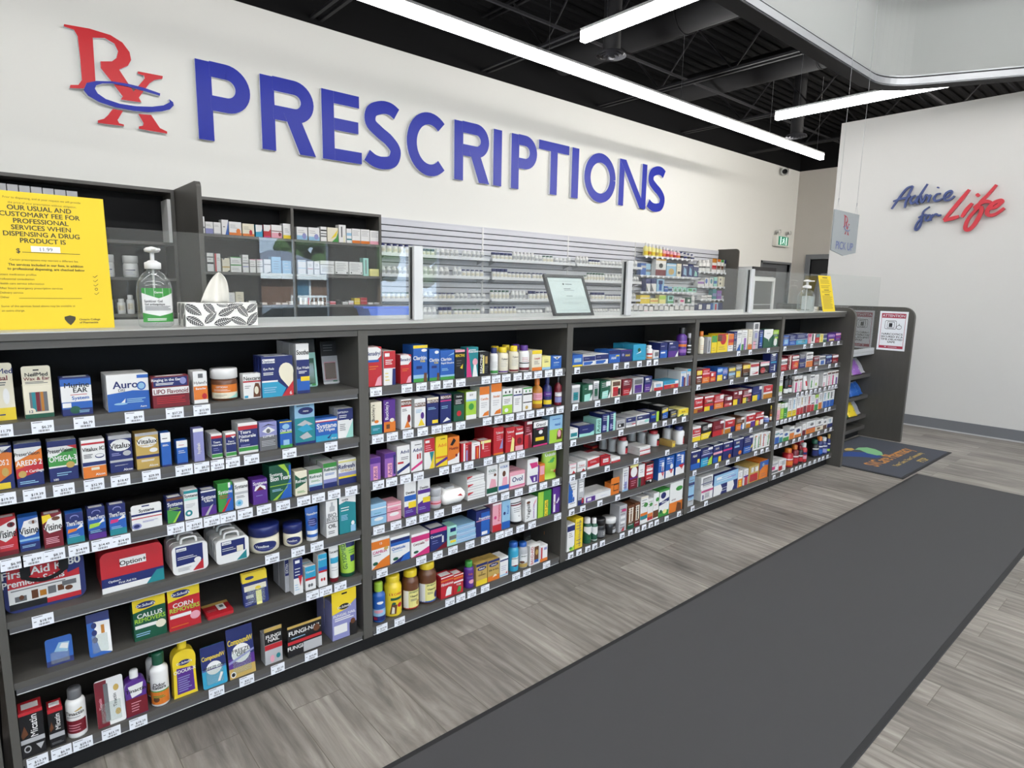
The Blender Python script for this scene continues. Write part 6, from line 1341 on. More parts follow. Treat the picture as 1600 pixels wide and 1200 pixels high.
rows('''B 316 321 338 w | =.3,.4,S | slim tall white carton
B 321.5 334 346 w | =0,.44,v ~.1,.8,.6,.8,2,S | white and lilac carton
B 334.5 346 347 w | =0,.1,s ~.1,.8,.6,.8,2,S | white and pale grey carton
B 347 358 343 w | ^b,.5,0,1,0,1,1,.8,.5 #.2,.5,.5,.56,S | white carton with blue curve
B 358.5 378 346 w | =0,.2,o o.75,.3,.18,.22,o ~.1,.7,.5,.8,3,S | wide white and orange carton
B 379.5 398 349 e | =0,.2,o o.7,.3,.14,.22,r ~.1,.7,.5,.8,3,S | wide cream and orange carton
B 400 411 351 c | ^w,0,.4,.8,.45,.95,.7,.95,1,0,1 | blue carton with white bubble
B 412.5 424 351 r | ^w,0,.5,.7,.5,.95,.7,.95,1,0,1 =0,.1,m | red carton with white bubble
B 424.5 441 351 w | =0,.4,K =.5,.56,d o.8,.3,.14,.16,d | white and rose carton
B 443 455 349 w | =0,.24,y ~.2,.8,.4,.7,3,S | white carton with yellow foot
B 464 481 354 w | =0,.34,l o.7,.3,.2,.24,v ~.1,.8,.5,.8,2,k | white and pale blue carton left of its twin
B 482.5 500 355 w | =0,.3,l o.7,.3,.2,.22,v ~.1,.7,.5,.8,2,k | white and pale blue carton right of its twin
B 501.5 511 354 w | =.7,.8,k =.5,.56,k =.3,.4,S | white carton with black lines
B 512 529 355 e | ^g,.4,0,1,0,1,.7,.8,.3 ^y,.3,.2,.9,.8,1,.9,.8,.4 | cream carton with green and yellow curve
B 530 541 351 w | #.3,.3,.5,.9,S #.7,0,.8,.4,Y | tall plain white carton
B 542 550 357 w | =.5,.7,l =.2,.3,t | slim white and blue carton
B 550.5 563.5 357 w | =0,.2,o ~.1,.9,.5,.9,4,S | white carton with orange foot, left of two
B 564 578 358 w | =0,.2,o ~.1,.9,.5,.9,4,S | white carton with orange foot, right of two
B 578.5 593 360 w | =0,.24,K ~.1,.9,.5,.9,4,S | white carton with pink foot''', 6.87, 1.745, ' on the upper back shelf')
rows('''B 318.5 322 399 w | | sliver of white carton
B 324.5 335 395 w | =.4,.5,k =.75,.8,k ~.2,.8,.6,.7,1,S | tall white carton with black bands
B 336.5 346 396 w | #0,0,.3,1,r ~.4,.9,.6,.8,2,S | white carton with red side stripe
B 348 360 403 e | =.3,.4,A ^k,.6,0,1,0,1,.15 ^S,0,1,.4,1,.2,.85 | small cream carton with dark corner
B 361 378 401 w | =.94,1,g =.42,.5,g ~.1,.9,.6,.8,2,S ~.1,.9,.1,.3,2,S | white and green double carton
B 380 389.5 398 w | =.3,.36,v =.5,.56,S ~.1,.9,.6,.9,2,S | tall white carton with lilac line
B 391 400.5 405 w | =.44,.48,k =.95,1,K ~.1,.9,.5,.9,2,S | white carton with pink rim, left of two
B 402 411.5 405 w | =.44,.48,k =.95,1,K ~.1,.9,.5,.9,2,S | white carton with pink rim, right of two
B 413 424 405 w | ^k,.3,0,.95,0,.9,.1 =.6,.65,S | white carton with dark foot corner
B 425 440 401 l | ~.2,.8,.2,.8,4,S | pale blue carton
B 442 456 407 l | ~.2,.8,.2,.9,3,w | lower pale blue carton
B 466 479 406 w | =.4,.44,l =.9,.95,l | white carton with blue lines
B 481 490 408 w | =.4,.44,r ~.2,.8,.6,.8,2,S | narrow white carton with red line
B 491.5 500 408 w | =.4,.44,S ~.2,.8,.6,.8,2,S | narrow white carton with grey line
B 501 523 407 w | =0,.06,k =.7,.74,S ~.1,.9,.2,.6,4,S | wide white carton with black foot
B 524 545 408 w | =0,.08,k o.1,.18,.06,.06,k o.9,.18,.06,.06,k ~.1,.9,.3,.9,5,S | wide white carton with two black dots
B 546 567 409 w | =0,.08,k o.15,.2,.05,.05,k o.9,.2,.05,.05,k ~.1,.9,.3,.9,5,S | wide white carton, last of the three with black feet
B 568 576.5 403 T | #.4,.1,.6,.9,S | tall mint carton
B 578 593 420 Y | ~.2,.8,.3,.7,2,S | low pale yellow carton''', 6.87, 1.367, ' on the middle back shelf')
rows('''B 357 368 457 w | ^b,0,0,1,0,1,.2,.6,.1 ~.2,.8,.3,.8,3,v | white carton with blue wave
B 369 382 456 e | ^b,0,0,1,0,1,.16,.5,.24,0,.1 ~.2,.8,.4,.8,3,S | cream carton with blue wave
B 389 401 470 w | =.4,.6,s | flat white pack beside the tissue
B 410 418 473 w | | small white pack, first of three
B 431 439 473 w | =.3,.5,s | small white pack, second of three
B 441 450 474 w | | small white pack, third of three
B 452 461 471 w | =.4,.6,k | small white pack with black line
B 468 484 465 w | #.85,0,1,1,r ~.1,.8,.4,.8,2,S | white carton with red edge
B 487 496 472 w | | little white pack left of its twin
B 497 506 471 w | | little white pack right of its twin
B 507 515 474 k | =.5,.8,s | little grey and black pack
B 516 525 471 K | =.2,.6,r | little red and pink pack
B 526 534 469 k | | little black pack
B 535.5 544 472 w | =.3,.5,S | little white pack by the black one
B 545 553 470 w | =.1,.3,K | little white pack with pink line
B 554 563 466 y | =.5,.55,w ~.2,.8,.2,.9,3,r | small yellow and red carton
B 564 574 465 r | =.5,.55,w ~.2,.8,.2,.9,3,d | small red carton
B 575.5 583 474 w | | little white pack near shelf end
B 585 595 473 w | =.3,.6,n | little white and navy pack at shelf end''', 6.87, 1.026, ' on the lower back shelf')
for i in range(9):
    u0 = -18+i*18.3; u1 = u0+17.4
    back_item('B', u0, u1, 283+i*2.1, 's', '=.0,.02,S', ['first', 'second', 'third', 'fourth', 'fifth', 'sixth', 'seventh', 'eighth', 'ninth'][i]+' pale grey file box in the row', 6.88, 1.633, ' on the top back shelf', d=.24, grp='pale grey file boxes on the top back shelf') if i < 8 else None
back_item('B', 265, 281, 311, 'w', '!.5,.45,.2,S,methotrexate', 'tall white file box standing alone', 6.88, 1.633, ' on the top back shelf', d=.26)
for i, (a, c_, v) in enumerate(((163, 182, 397), (195, 220, 399))):
    back_item('J', a, c_, v, 'w:w', '^n,.2,.5,.8,.5,.8,.58,.2,.55 ~.2,.8,.1,.4,3,v', ('white ointment tub nearer the yellow notice', 'white ointment tub beside the pump bottle')[i], 6.9, 1.289, ' on a back shelf')
for i, (a, c_, v, q) in enumerate(((168, 180, 461, 'half hidden by the yellow notice'), (185, 199, 467, 'in the middle of three'), (200, 213, 461, 'left of the pump bottle'), (278, 292, 459, 'right of the pump bottle'))):
    back_item('L', a, c_, v, 'w:w', '#.2,.3,.8,.8,e #.3,.3,.4,.8,d ~.4,.8,.4,.7,2,S', 'white pill bottle '+q, 6.9, .94, ', low back shelf', grp='white pill bottles on the low back shelf')
# slatted wall
SLATM = mat('white_slatwall', 'b9bbc3', .45)
GROOVE = mat('slatwall_groove', '3f4146', .6)
secs = [3.81, 5.616, 7.384, 9.132, 11.94]; YSL = YB-.03
for i in range(4):
    b = MB(); xa, xb = secs[i]+.008, secs[i+1]-.008; z = 2.11-.012
    b.box(xa, YB-.012, .2, xb, YB-.002, 2.11, GROOVE); b.box(xa, YSL, 2.098, xb, YB-.002, 2.115, SLATM)
    while z > .25: b.box(xa, YSL, z-.066, xb, YB-.012, z-.001, SLATM, .002); z -= .078
    if i < 3: b.box(xb-.003, YSL-.004, .2, xb+.019, YSL, 2.11, ALUW)
    tag(b.build('slatwall_panel'), ['white slatwall panel next to the dark shelving unit', 'white slatwall panel left of the framed certificate', 'white slatwall panel right of the framed certificate', 'white slatwall panel behind the coloured packs at right'][i], 'wall panel', 'white slatwall panels')
SHM = mat('white_enamel_shelf', 'c6c8cc', .4)
ZR = [1.66, 1.40, 1.088, .85]; YF2 = 6.98
for r, z in enumerate(ZR):
    for i in range(3):
        xa, xb = secs[i]+.03, secs[i+1]-.02; t = empty('wall_shelf', ((xa+xb)/2, 7.08, z-.02))
        tag(t, 'white slatwall shelf, %s row, %s' % (['top', 'second', 'third', 'lowest'][r], ['nearest the dark shelving', 'middle panel', 'beside the coloured packs'][i]), 'shelf', 'white slatwall shelves')
        w = (xb-xa)/2; b = MB(); b.box(-w, YF2-7.08, 0, w, YSL-.001-7.08, .02, SHM); b.box(-w, YF2-7.08-.004, -.01, w, YF2-7.08, .03, SHM); b.build('shelf_board', t)
        for q in (-w*.9, w*.9): b = MB(); b.slab([(0, 0), (-.16, 0), (-.16, -.015), (0, -.07)], lambda a, c, d: (q+d, YSL-.002-7.08+a, c), .004, ALU); b.build('bracket', t)
rb = random.Random(5)
protos = {}
def small_bottle(ci, w, h):
    k = (ci, w, h)
    if k not in protos:
        P = pack('L' if ci != 2 else 'J', w, h, w, 'w', {0: 'w', 1: 'n', 2: 'n', 3: 'G'}[ci], '#.15,.2,.85,.75,%s' % ('e' if ci else 's')+' ~.2,.8,.3,.6,2,S', {})
        protos[k] = P
    return protos[k]
mesh_cache = {}
for r, z in enumerate(ZR):
    x = 3.88; i = 0
    while x < 9.05:
        run = rb.random(); ci = 0 if run < .62 else 1 if run < .82 else 2 if run < .95 else 3; n = rb.randint(2, 7)
        w, h = rb.choice([(.062, .085), (.07, .1), (.078, .12), (.066, .13), (.084, .08)])
        if r == 1 and 5.7 < x < 6.6: ci = 1; w, h = .07, .09
        for _ in range(n):
            if x+w > 9.08: break
            if any(abs(x+w/2-s_) < w/2+.03 for s_ in secs[1:3]): x += .06; break
            key = (ci, w, h)
            if key in mesh_cache: o = copy_thing(mesh_cache[key]); o.location = (x, YF2+.02, z+.0003)
            else: o = realise('L', small_bottle(ci, w, h), (x, YF2+.02, z+.0003), 'bottle'); mesh_cache[key] = o
            sec = 0 if x < secs[1] else 1 if x < secs[2] else 2
            kd = ['white pill bottle with white cap', 'white pill bottle with navy cap', 'squat white tub with navy lid', 'white pill bottle with green cap'][ci]
            sz = 'tall' if h > .11 else 'small' if h < .09 else 'mid-sized'
            where = '%s slatwall shelf, %s panel' % (['top', 'second', 'third', 'lowest'][r], ['left', 'middle', 'right'][sec])
            tag(o, '%s %s on the %s' % (sz, kd, where), 'bottle', '%s %ss on the %s' % (sz, kd, where)); x += w+.008
        x += rb.choice([.0, .01, .03, .06])
# coloured packs at the right of the slatted wall: measured shelf by shelf
def mini_shelf(u0, u1, vbase, label):
    q = at((u0+u1)/2, vbase, y=YF2); z = q.z; xa = x_of(u0, YF2, z); xb = x_of(u1, YF2, z)
    t = empty('wall_shelf', ((xa+xb)/2, 7.08, z-.02)); tag(t, label, 'shelf', 'white slatwall shelves'); w = (xb-xa)/2
    b = MB(); b.box(-w, YF2-7.08, 0, w, YSL-.001-7.08, .02, SHM); b.build('shelf_board', t)
    n = int((xb-xa)/.16)
    for k in range(n): b = MB(); b.box(-w+.03+k*.16, YF2-7.08-.006, -.02, -w+.09+k*.16, YF2-7.08-.001, .022, TAGM); b.build('price_tag', t)
    return z
def mini(txt, u0, u1, vb, lab, where, top=None):
    z = mini_shelf(u0, u1, vb, lab); rows(txt, YF2+.015, z+.0004, where, d=.1)
mini('\n'.join('S %g %g %g %s | =.1,.6,%s | %s' % (1009+i*5.6, 1014+i*5.6, 379+i*1.4, c, m, l) for i, (c, m, l) in enumerate([
 ('Y:w', 'y', 'first yellow drink bottle'), ('Y:w', 'a', 'second yellow drink bottle'), ('Y:w', 'y', 'third yellow drink bottle'), ('Y:w', 'A', 'fourth yellow drink bottle'), ('Y:w', 'y', 'fifth yellow drink bottle'),
 ('K:w', 'o', 'first salmon drink bottle'), ('K:w', 'r', 'second salmon drink bottle'), ('K:w', 'o', 'third salmon drink bottle'), ('K:w', 'r', 'fourth salmon drink bottle'), ('K:w', 'o', 'fifth salmon drink bottle'),
 ('s:n', 'k', 'first dark berry drink bottle'), ('s:n', 'n', 'second dark berry drink bottle'), ('s:n', 'k', 'third dark berry drink bottle'), ('s:n', 'n', 'fourth dark berry drink bottle')])), 1007, 1091, 402.5,
 'white slatwall shelf carrying the coloured drink bottles', ' on the top right slatwall shelf')
mini('''B 1001 1009 411 b | =.6,.8,s | blue supply box
B 1009 1016 412 l | =.3,.5,S | pale blue supply box
B 1024 1040 404 w | =0,.36,d o.5,.6,.2,.14,k =.9,1,A | tall monitor box with dark red foot
B 1041 1056 411 l | o.5,.35,.3,.25,A =.8,.9,w | pale blue and sand box
B 1057 1064 412 e | #.2,.2,.8,.4,k ~.2,.8,.5,.8,2,S | narrow cream box
B 1066 1074 413 n | ^l,.2,.2,.8,.1,.7,.6,.3,.8 =.9,1,w | first navy swirl box
B 1075 1082 413 n | ^l,.2,.2,.8,.1,.7,.6,.3,.8 | second navy swirl box
B 1083 1091 415 n | ^T,.2,.1,.8,.1,.7,.4,.3,.6 =.9,1,w | third navy swirl box''', 1000, 1092, 431.5, 'white slatwall shelf under the coloured drink bottles', ' under the drink bottles')
mini('''B 1009 1016 435 n | =0,.6,w ^S,0,0,.6,0,0,.6 | first device box
B 1017 1025 435 n | =0,.6,w ^S,0,0,.6,0,0,.6 | second device box
B 1026 1037 436 l | #.2,.6,.8,.9,n #.3,.1,.7,.6,b | blue framed device box
B 1038 1043 447 b | =.5,.6,w | low blue box
B 1044 1050 448 l | =.2,.6,n | small pale box with dark window
C 1052 1058 448 T | ^g,.2,.1,.8,.1,.6,.8 | first leafy green card
C 1059 1065 448 T | ^g,.2,.1,.8,.1,.6,.8 | second leafy green card
C 1066 1072 449 T | ^g,.2,.1,.8,.1,.6,.8 | third leafy green card
B 1074 1088 450 T | #.1,.3,.5,.8,g #.6,.3,.9,.7,S | pale green kit box''', 1000, 1090, 456, 'white slatwall shelf carrying device boxes', ' on the device box shelf')
mini('''B 1000 1015 461 y | =.6,.7,w | bright yellow test box
B 1016 1028 466 Y | =.4,.6,o | low yellow box
B 1030 1040 461 Y | =.5,.9,L | pale yellow box with lime top
B 1043 1052 462 T | #.2,.5,.8,.9,G =.1,.3,g | mint box with green window
B 1053 1060 466 s | #.2,.2,.8,.7,k | grey box with dark window
B 1061 1070 466 w | #.2,.3,.8,.7,m | white box with crimson window
B 1072 1080 465 G | #.3,.3,.7,.7,w | dark green box
L 1082 1087 461 w:w | =.2,.5,s | white pump bottle at shelf end''', 984, 1090, 474.5, 'white slatwall shelf carrying the yellow boxes', ' on the yellow box shelf')
mini('''L 1093 1098 406 w:w | =.4,.6,k | first plain white supplement bottle
L 1099 1104 406 w:w | =.4,.6,k | second plain white supplement bottle
L 1105 1111 406 w:w | =.4,.6,S | third plain white supplement bottle
B 1112 1119 404 w | =.7,1,a =.2,.5,r | white box with gold top
B 1120 1125 405 w | =.8,1,o =.2,.5,B | white box with orange top
B 1126 1130 406 w | =.8,1,g =.2,.5,B | white box with green top
B 1131 1135 406 w | =.7,1,n =.2,.5,S | white box with navy top
B 1136 1141 407 w | =.7,1,b =.2,.6,v | white box with blue top''', 1091, 1142, 425, 'short white slatwall shelf, topmost by the end panel', ' by the end panel')
mini('''B 1090 1100 438 w | =.4,.8,P | low white and plum box
B 1101 1107 434 w | o.4,.6,.3,.3,b | white box with blue spot
B 1108 1114 434 w | o.5,.6,.3,.3,t | white box with teal spot
B 1115 1120 433 T | =.3,.6,b | mint and blue box
B 1122 1129 432 e | #.3,.6,.6,.8,S #.3,.2,.6,.4,k | first cream box with dark print
B 1130 1138 433 e | #.5,.6,.8,.8,k #.2,.2,.8,.3,k | second cream box with dark print''', 1089, 1140, 447.5, 'short white slatwall shelf, second one by the end panel', ' on second shelf by the end panel')
mini('''B 1096 1104 462 w | =.3,.5,S | low white box
B 1105 1112 461 w | =.3,.5,k | low white box with black line
B 1113 1119 452 t | =.3,.6,v | teal box
B 1120 1127 454 P | =.4,.6,v | violet box
B 1129 1137 462 w | =.3,.6,v | low white and lilac box''', 1094, 1138, 467.5, 'short white slatwall shelf, third one by the end panel', ' on third shelf by the end panel')
mini('''B 1091 1096 474 n | =.5,.9,w | first navy strip pack
B 1097 1102 474 n | =.2,.4,v | second navy strip pack
B 1103 1109 474 n | =.5,.9,w | third navy strip pack
B 1110 1113 474 b | =.2,.4,w | thin blue strip pack
B 1114 1121 473 l | #.3,.4,.7,.9,r | pale blue and red pack
B 1122 1128 473 n | =.2,.4,v | wide navy pack
B 1129 1134 474 n | =.5,.7,w | last navy pack''', 1090, 1137, 492, 'short white slatwall shelf, lowest one by the end panel', ' on lowest shelf by the end panel')
mini('\n'.join('B %g %g %g w | =%g,%g,%s | %s' % (990+i*8, 996+i*8, 476+(i*5 % 4), .2, .5, 'SkKmSnGS'[i % 8], 'small white carton with %s band, %s' % (['grey', 'black', 'pink', 'magenta', 'dark grey', 'navy', 'green', 'pale grey'][i % 8], 'left part' if i < 5 else 'right part')) for i in range(12)), 985, 1089, 492, 'white slatwall shelf just above the counter worktop', ' of lowest right slatwall shelf')
# fridge
t = empty('fridge', (12.65, 6.82, 0)); tag(t, 'white glass door fridge with black header beyond the slatted wall', 'fridge')
FW = mat('white_fridge_enamel', 'dcdfe1', .35)
b = MB(); b.box(-.49, -.3, .1, .49, .33, 1.79, FW, .01); b.box(-.47, -.28, 0, .47, .3, .1, BACKING); b.build('fridge_body', t)
b = MB(); b.box(-.49, -.335, 1.6, .49, -.302, 1.79, mat('dark_fridge_header', '2e2f33', .4)); b.build('header', t)
b = MB()
for q in ((-.47, .2, -.4, 1.58), (.4, .2, .47, 1.58), (-.4, .2, .4, .28), (-.4, 1.5, .4, 1.58)): b.box(q[0], -.345, q[1], q[2], -.302, q[3], FW)
o = b.build('fridge_door', t); b = MB(); b.box(-.4, -.32, .28, .4, -.312, 1.5, GLASS); b.box(-.4, -.309, .28, .4, -.3015, 1.5, mat('dark_fridge_interior', '3b4043', .6)); b.build('door_glass', o)
b = MB(); b.box(-.4, -.3115, 1.0, .4, -.3095, 1.02, ALUW); b.box(-.4, -.3115, .65, .4, -.3095, .67, ALUW); b.build('rack', o)
# exit sign and camera
c = at(1217.5, 377, y=YB); t = empty('exit_sign', (c.x, YB, c.z)); tag(t, 'green and white running man exit sign with two lamp heads', 'exit sign')
b = MB(); b.box(-.33, -.1, -.13, .33, -.002, .13, mat('white_exit_housing', 'dcdcd6', .4), .01); b.build('housing', t)
b = MB(); b.box(-.24, -.104, -.1, .24, -.1005, .1, emit('exit_green', '1d7d60', .25))
EW = emit('exit_white', 'dff5ee', .35)
f2 = lambda a, z, d: (a, -.1045-d, z)
b.slab(arc(.02, .055, .02, .02, 0, 330, 10), f2, .001, EW); b.ribbon([(.01, .03), (-.01, -.01), (-.06, -.07)], .03, f2, .001, EW); b.ribbon([(-.01, -.01), (.05, -.03), (.04, -.08)], .025, f2, .001, EW); b.ribbon([(-.06, .03), (.01, .03), (.07, .0)], .018, f2, .001, EW)
for q in (-.16, .12): b.slab(bar(q, -.09, q+.05, .09), f2, .001, EW)
b.build('sign_face', t)
for q in (-.26, .26): b = MB(); b.tube([(q, -.05, .13), (q, -.05, .17), (q+.02, -.09, .2)], .012, ALU); b.tube([(q+.01, -.075, .2), (q+.05, -.12, .21)], .045, mat('lamp_head', 'c8c8c4', .4), 12); b.build('lamp_head', t)
c = at(1221, 268, y=YB); t = empty('security_camera', (c.x, YB, c.z)); tag(t, 'white security camera high on the back wall near its corner', 'camera')
b = MB(); b.box(.1, -.06, -.05, .3, -.002, .03, mat('white_camera_shell', 'e6e6e4', .35), .01); b.build('mount', t)
b = MB(); b.tube([(.12, -.06, 0), (-.12, -.14, -.03)], .085, MATS['white_camera_shell'], 14); b.build('camera_body', t)
b = MB(); b.tube([(-.12, -.14, -.03), (-.135, -.146, -.033)], .055, BACKING, 14); b.build('lens', t)
# work gear behind the glass
def wbox(x0, y0, z0, x1, y1, z1, m, bev=.01): b = MB(); b.box(x0, y0, z0, x1, y1, z1, m, bev); return b
t = empty('desk', (2.4, 3.2, 0)); tag(t, 'pale grey dispensing desk behind the counter', 'desk')
b = wbox(-3.2, -.5, .72, 3.3, .2, .75, TOPM, .003); b.build('desk_top', t); b = wbox(-3.1, -.45, 0, 3.2, .15, .72, WOODV, .003); b.build('desk_base', t)
b = MB(); b.slab([(-.28, 0), (.28, 0), (.33, .13), (-.33, .13)], lambda a, c, d: (a, -.1-d if d else .1, c), .1, mat('blue_tote', '4a6fd0', .4)); b.box(-.35, -.12, .13, .35, .12, .15, MATS['blue_tote'], .004)
c = at(608, 498, y=6.6); o = b.build('tote', None, (c.x-.05, 6.6, max(.8, c.z))); tag(o, 'blue plastic tote in front of the slatted wall', 'tote')
zt_ = max(.8, c.z)
t = empty('side_table', (c.x-.05, 6.6, 0)); tag(t, 'low grey work table under the blue tote', 'table'); b = wbox(-.6, -.25, zt_-.03, .6, .2, zt_-.001, TOPM, .002); b.build('table_top', t)
for q in (-.55, .5):
    for r in (-.2, .15): wbox(q, r, 0, q+.04, r+.04, zt_-.03, ALU, 0).build('leg', t)
# ================================================================== on and around the counter
# glass screen: posts and panes
YG = 1.9; ZG = 1.393
for i, u in enumerate((650, 977, 1167.5)):
    x = at(u, 495, y=YG).x; t = empty('screen_post', (x, YG, HT)); tag(t, 'aluminium post holding the glass screen, %s' % ['nearest of the three', 'middle of the three', 'farthest of the three'][i], 'post', 'aluminium screen posts on the counter')
    b = MB(); b.box(-.019, -.019, .0, .019, .019, ZG-HT+.006, ALUW, .002); b.build('post', t)
    b = MB(); b.box(-.021, -.006, .004, -.019, .006, ZG-HT, BACKING); b.box(.019, -.006, .004, .021, .006, ZG-HT, BACKING); b.build('gasket', t)
px = [-1.0]+[at(u, 495, y=YG).x for u in (650, 977, 1167.5)]+[4.68]
for i in range(4):
    b = MB(); b.box(px[i]+.022, YG-.003, HT+.002, px[i+1]-.022, YG+.003, ZG, GLASS)
    tag(b.build('glass_panel'), ['clear glass screen panel behind the large yellow notice', 'clear glass screen panel behind the framed certificate', 'clear glass screen panel between middle and farthest posts', 'clear glass screen panel behind the far pump bottle'][i], 'glass panel', 'glass screen panels on the counter')
b = MB(); b.box(4.745, 1.997, .80, 5.953, 2.003, 1.41, GLASS); b.box(4.745, 1.99, .772, 5.953, 2.01, .80, ALUW); tag(b.build('glass_panel'), 'clear glass screen panel over the gap in the counter', 'glass panel')
# large yellow notice, tilted back
YEL = mat('yellow_card', 'ceb428', .65, spec=.3); NINK = mat('notice_ink', '2f2a10', .6)
W_, H_ = .245, .322; b = MB(); b.box(0, 0, 0, W_, .002, H_, YEL)
fy = lambda u, v, L=0: (W_*u, -.0004-.0002*L, H_*v)
asp = H_/W_
def yt(s, x, y, h, wmax=None, bold=1, al='c'): put_text(b, s, fy, x, y, h, NINK, wmax=wmax, bold=bold, align=al, aspect=asp)
yt('Prior to dispensing, and at your request we will provide', .5, .955, .014, .88, 0); yt('the price of your prescription without obligation.', .5, .92, .014, .8, 0)
for i, s in enumerate(('OUR USUAL AND', 'CUSTOMARY FEE FOR', 'PROFESSIONAL', 'SERVICES WHEN', 'DISPENSING A DRUG', 'PRODUCT IS')): yt(s, .47, .885-i*.047, .033, .64)
yt('$', .27, .575, .032)
b.add([fy(.3, .563), fy(.76, .563), fy(.76, .567), fy(.3, .567)], [(0, 1, 2, 3)], NINK)
b.add([fy(.37, .57), fy(.6, .57), fy(.6, .612), fy(.37, .612)], [(0, 1, 2, 3)], TAGM); put_text(b, '11.99', lambda u, v: fy(u, v, 1), .485, .59, .026, NINK, bold=0, aspect=asp)
yt('Certain prescriptions may warrant a different fee.', .47, .51, .014, .76, 0)
yt('The services included in our fees, in addition', .48, .474, .017, .7); yt('to professional dispensing, are checked below', .48, .444, .017, .7)
for i, s in enumerate(('Patient medication profiles', 'Professional consultation', 'Health care service information', 'After hours emergency prescription services', 'Delivery service', 'Other')):
    yt(s, .1, .402-i*.033, .014, None, 0, 'l')
    if i < 5: b.ribbon([(.85, .4-i*.033), (.865, .391-i*.033), (.89, .408-i*.033)] if i != 3 else arc(.87, .4-i*.033, .012, .009, 0, 350, 10), .004, lambda a, z, d: fy(a, z, 1 if d else 0), .001, NINK)
b.add([fy(.24, .228), fy(.74, .228), fy(.74, .231), fy(.24, .231)], [(0, 1, 2, 3)], NINK)
yt('Some of the services listed above may be available at', .1, .172, .014, .8, 0, 'l'); yt('an extra charge.', .1, .14, .014, None, 0, 'l')
b.slab([(.58, .07), (.6, .045), (.625, .025), (.65, .045), (.67, .07), (.67, .09), (.625, .1), (.58, .09)], lambda a, z, d: fy(a, z, 1 if d else 0), .001, NINK)
yt('Ontario College', .7, .068, .014, None, 1, 'l'); yt('of Pharmacists', .7, .045, .014, None, 1, 'l')
p = at(179.5, 512, z=HT); q = at(155, 314, x=p.x); an = math.atan2(min(q.y, YG-.012)-p.y, q.z-HT); o = b.build('notice_card', None, (p.x-W_, p.y, HT+.0005), (-an, 0, 0)); tag(o, 'large yellow fee notice standing on the counter at left', 'notice')
# far yellow notice
b = MB(); w2, h2 = .2, .25; b.box(0, 0, 0, w2, .002, h2, YEL)
def f3(u, v, L=0): return (w2*u, -.0004-.0002*L, h2*v)
def l3(x0, x1, y, h): b.add([f3(x0, y), f3(x1, y), f3(x1, y+h), f3(x0, y+h)], [(0, 1, 2, 3)], NINK)
l3(.3, .7, .93, .025); rr = random.Random(3)
for i in range(26):
    y = .88-i*.032
    if i in (9, 13): l3(.3, .7, y, .02)
    elif i not in (4, 8, 12): l3(.1, .7+rr.random()*.2, y, .009)
p = at(1285, 487, z=HT); q = at(1311, 487, z=HT); p.y = 1.80; p.x = x_of(1286, p.y, HT); q = at(1276.5, 415, x=p.x); an = math.atan2(q.y-p.y, q.z-HT); an = min(an, math.radians(22)); o = b.build('notice_card', None, (p.x, p.y, HT+.0005), (-an, 0, 0)); tag(o, 'smaller yellow text notice leaning at the far end of the counter', 'notice')
# framed certificate
t = empty('picture_frame', (0, 0, 0)); p0 = at(868, 493, z=HT); p1 = at(928, 491.5, z=HT); yF = 1.955
x0 = x_of(868, yF, HT); x1 = x_of(929, yF, HT); wF = x1-x0; q = at(850, 428, x=x0); an = math.atan2(q.y-yF, q.z-HT); hF = math.hypot(q.y-yF, q.z-HT)
t.location = (x0, yF, HT+.0005); t.rotation_euler = (-an, 0, 0); print('frame', an, hF, wF); tag(t, 'black framed certificate tilted back behind the glass screen', 'picture frame')
b = MB(); fw = .014
for q in ((0, 0, wF, fw), (0, hF-fw, wF, hF), (0, fw, fw, hF-fw), (wF-fw, fw, wF, hF-fw)): b.box(q[0], 0, q[1], q[2], .016, q[3], mat('black_frame_moulding', '1c1c1e', .3), .001)
b.build('frame_moulding', t)
b = MB(); b.box(fw, .006, fw, wF-fw, .012, hF-fw, mat('certificate_paper', 'cfd2d2', .5))
f4 = lambda u, v, L=0: (fw+(wF-2*fw)*u, .0055-.0002*L, fw+(hF-2*fw)*v)
def l4(x0, x1, y, h, m=None): b.add([f4(x0, y), f4(x1, y), f4(x1, y+h), f4(x0, y+h)], [(0, 1, 2, 3)], m or pk('S'))
for q in ((.08, .92, .9, .004), (.08, .92, .08, .004)): l4(*q)
b.slab(arc(.42, .82, .025, .025, 0, 330, 8), lambda a, z, d: f4(a, z, 1 if d else 0), .001, INK); l4(.48, .66, .81, .02); l4(.4, .6, .68, .018); l4(.4, .7, .64, .01); l4(.42, .6, .48, .014); l4(.25, .8, .3, .008, pk('s')); l4(.25, .75, .26, .008, pk('s'))
b.ribbon(arc(.34, .56, .06, .05, 0, 350, 14), .006, lambda a, z, d: f4(a, z, 1 if d else 0), .001, pk('s'))
b.build('certificate', t); b = MB(); b.box(fw, .002, fw, wF-fw, .0035, hF-fw, GLASS); b.build('frame_glass', t)
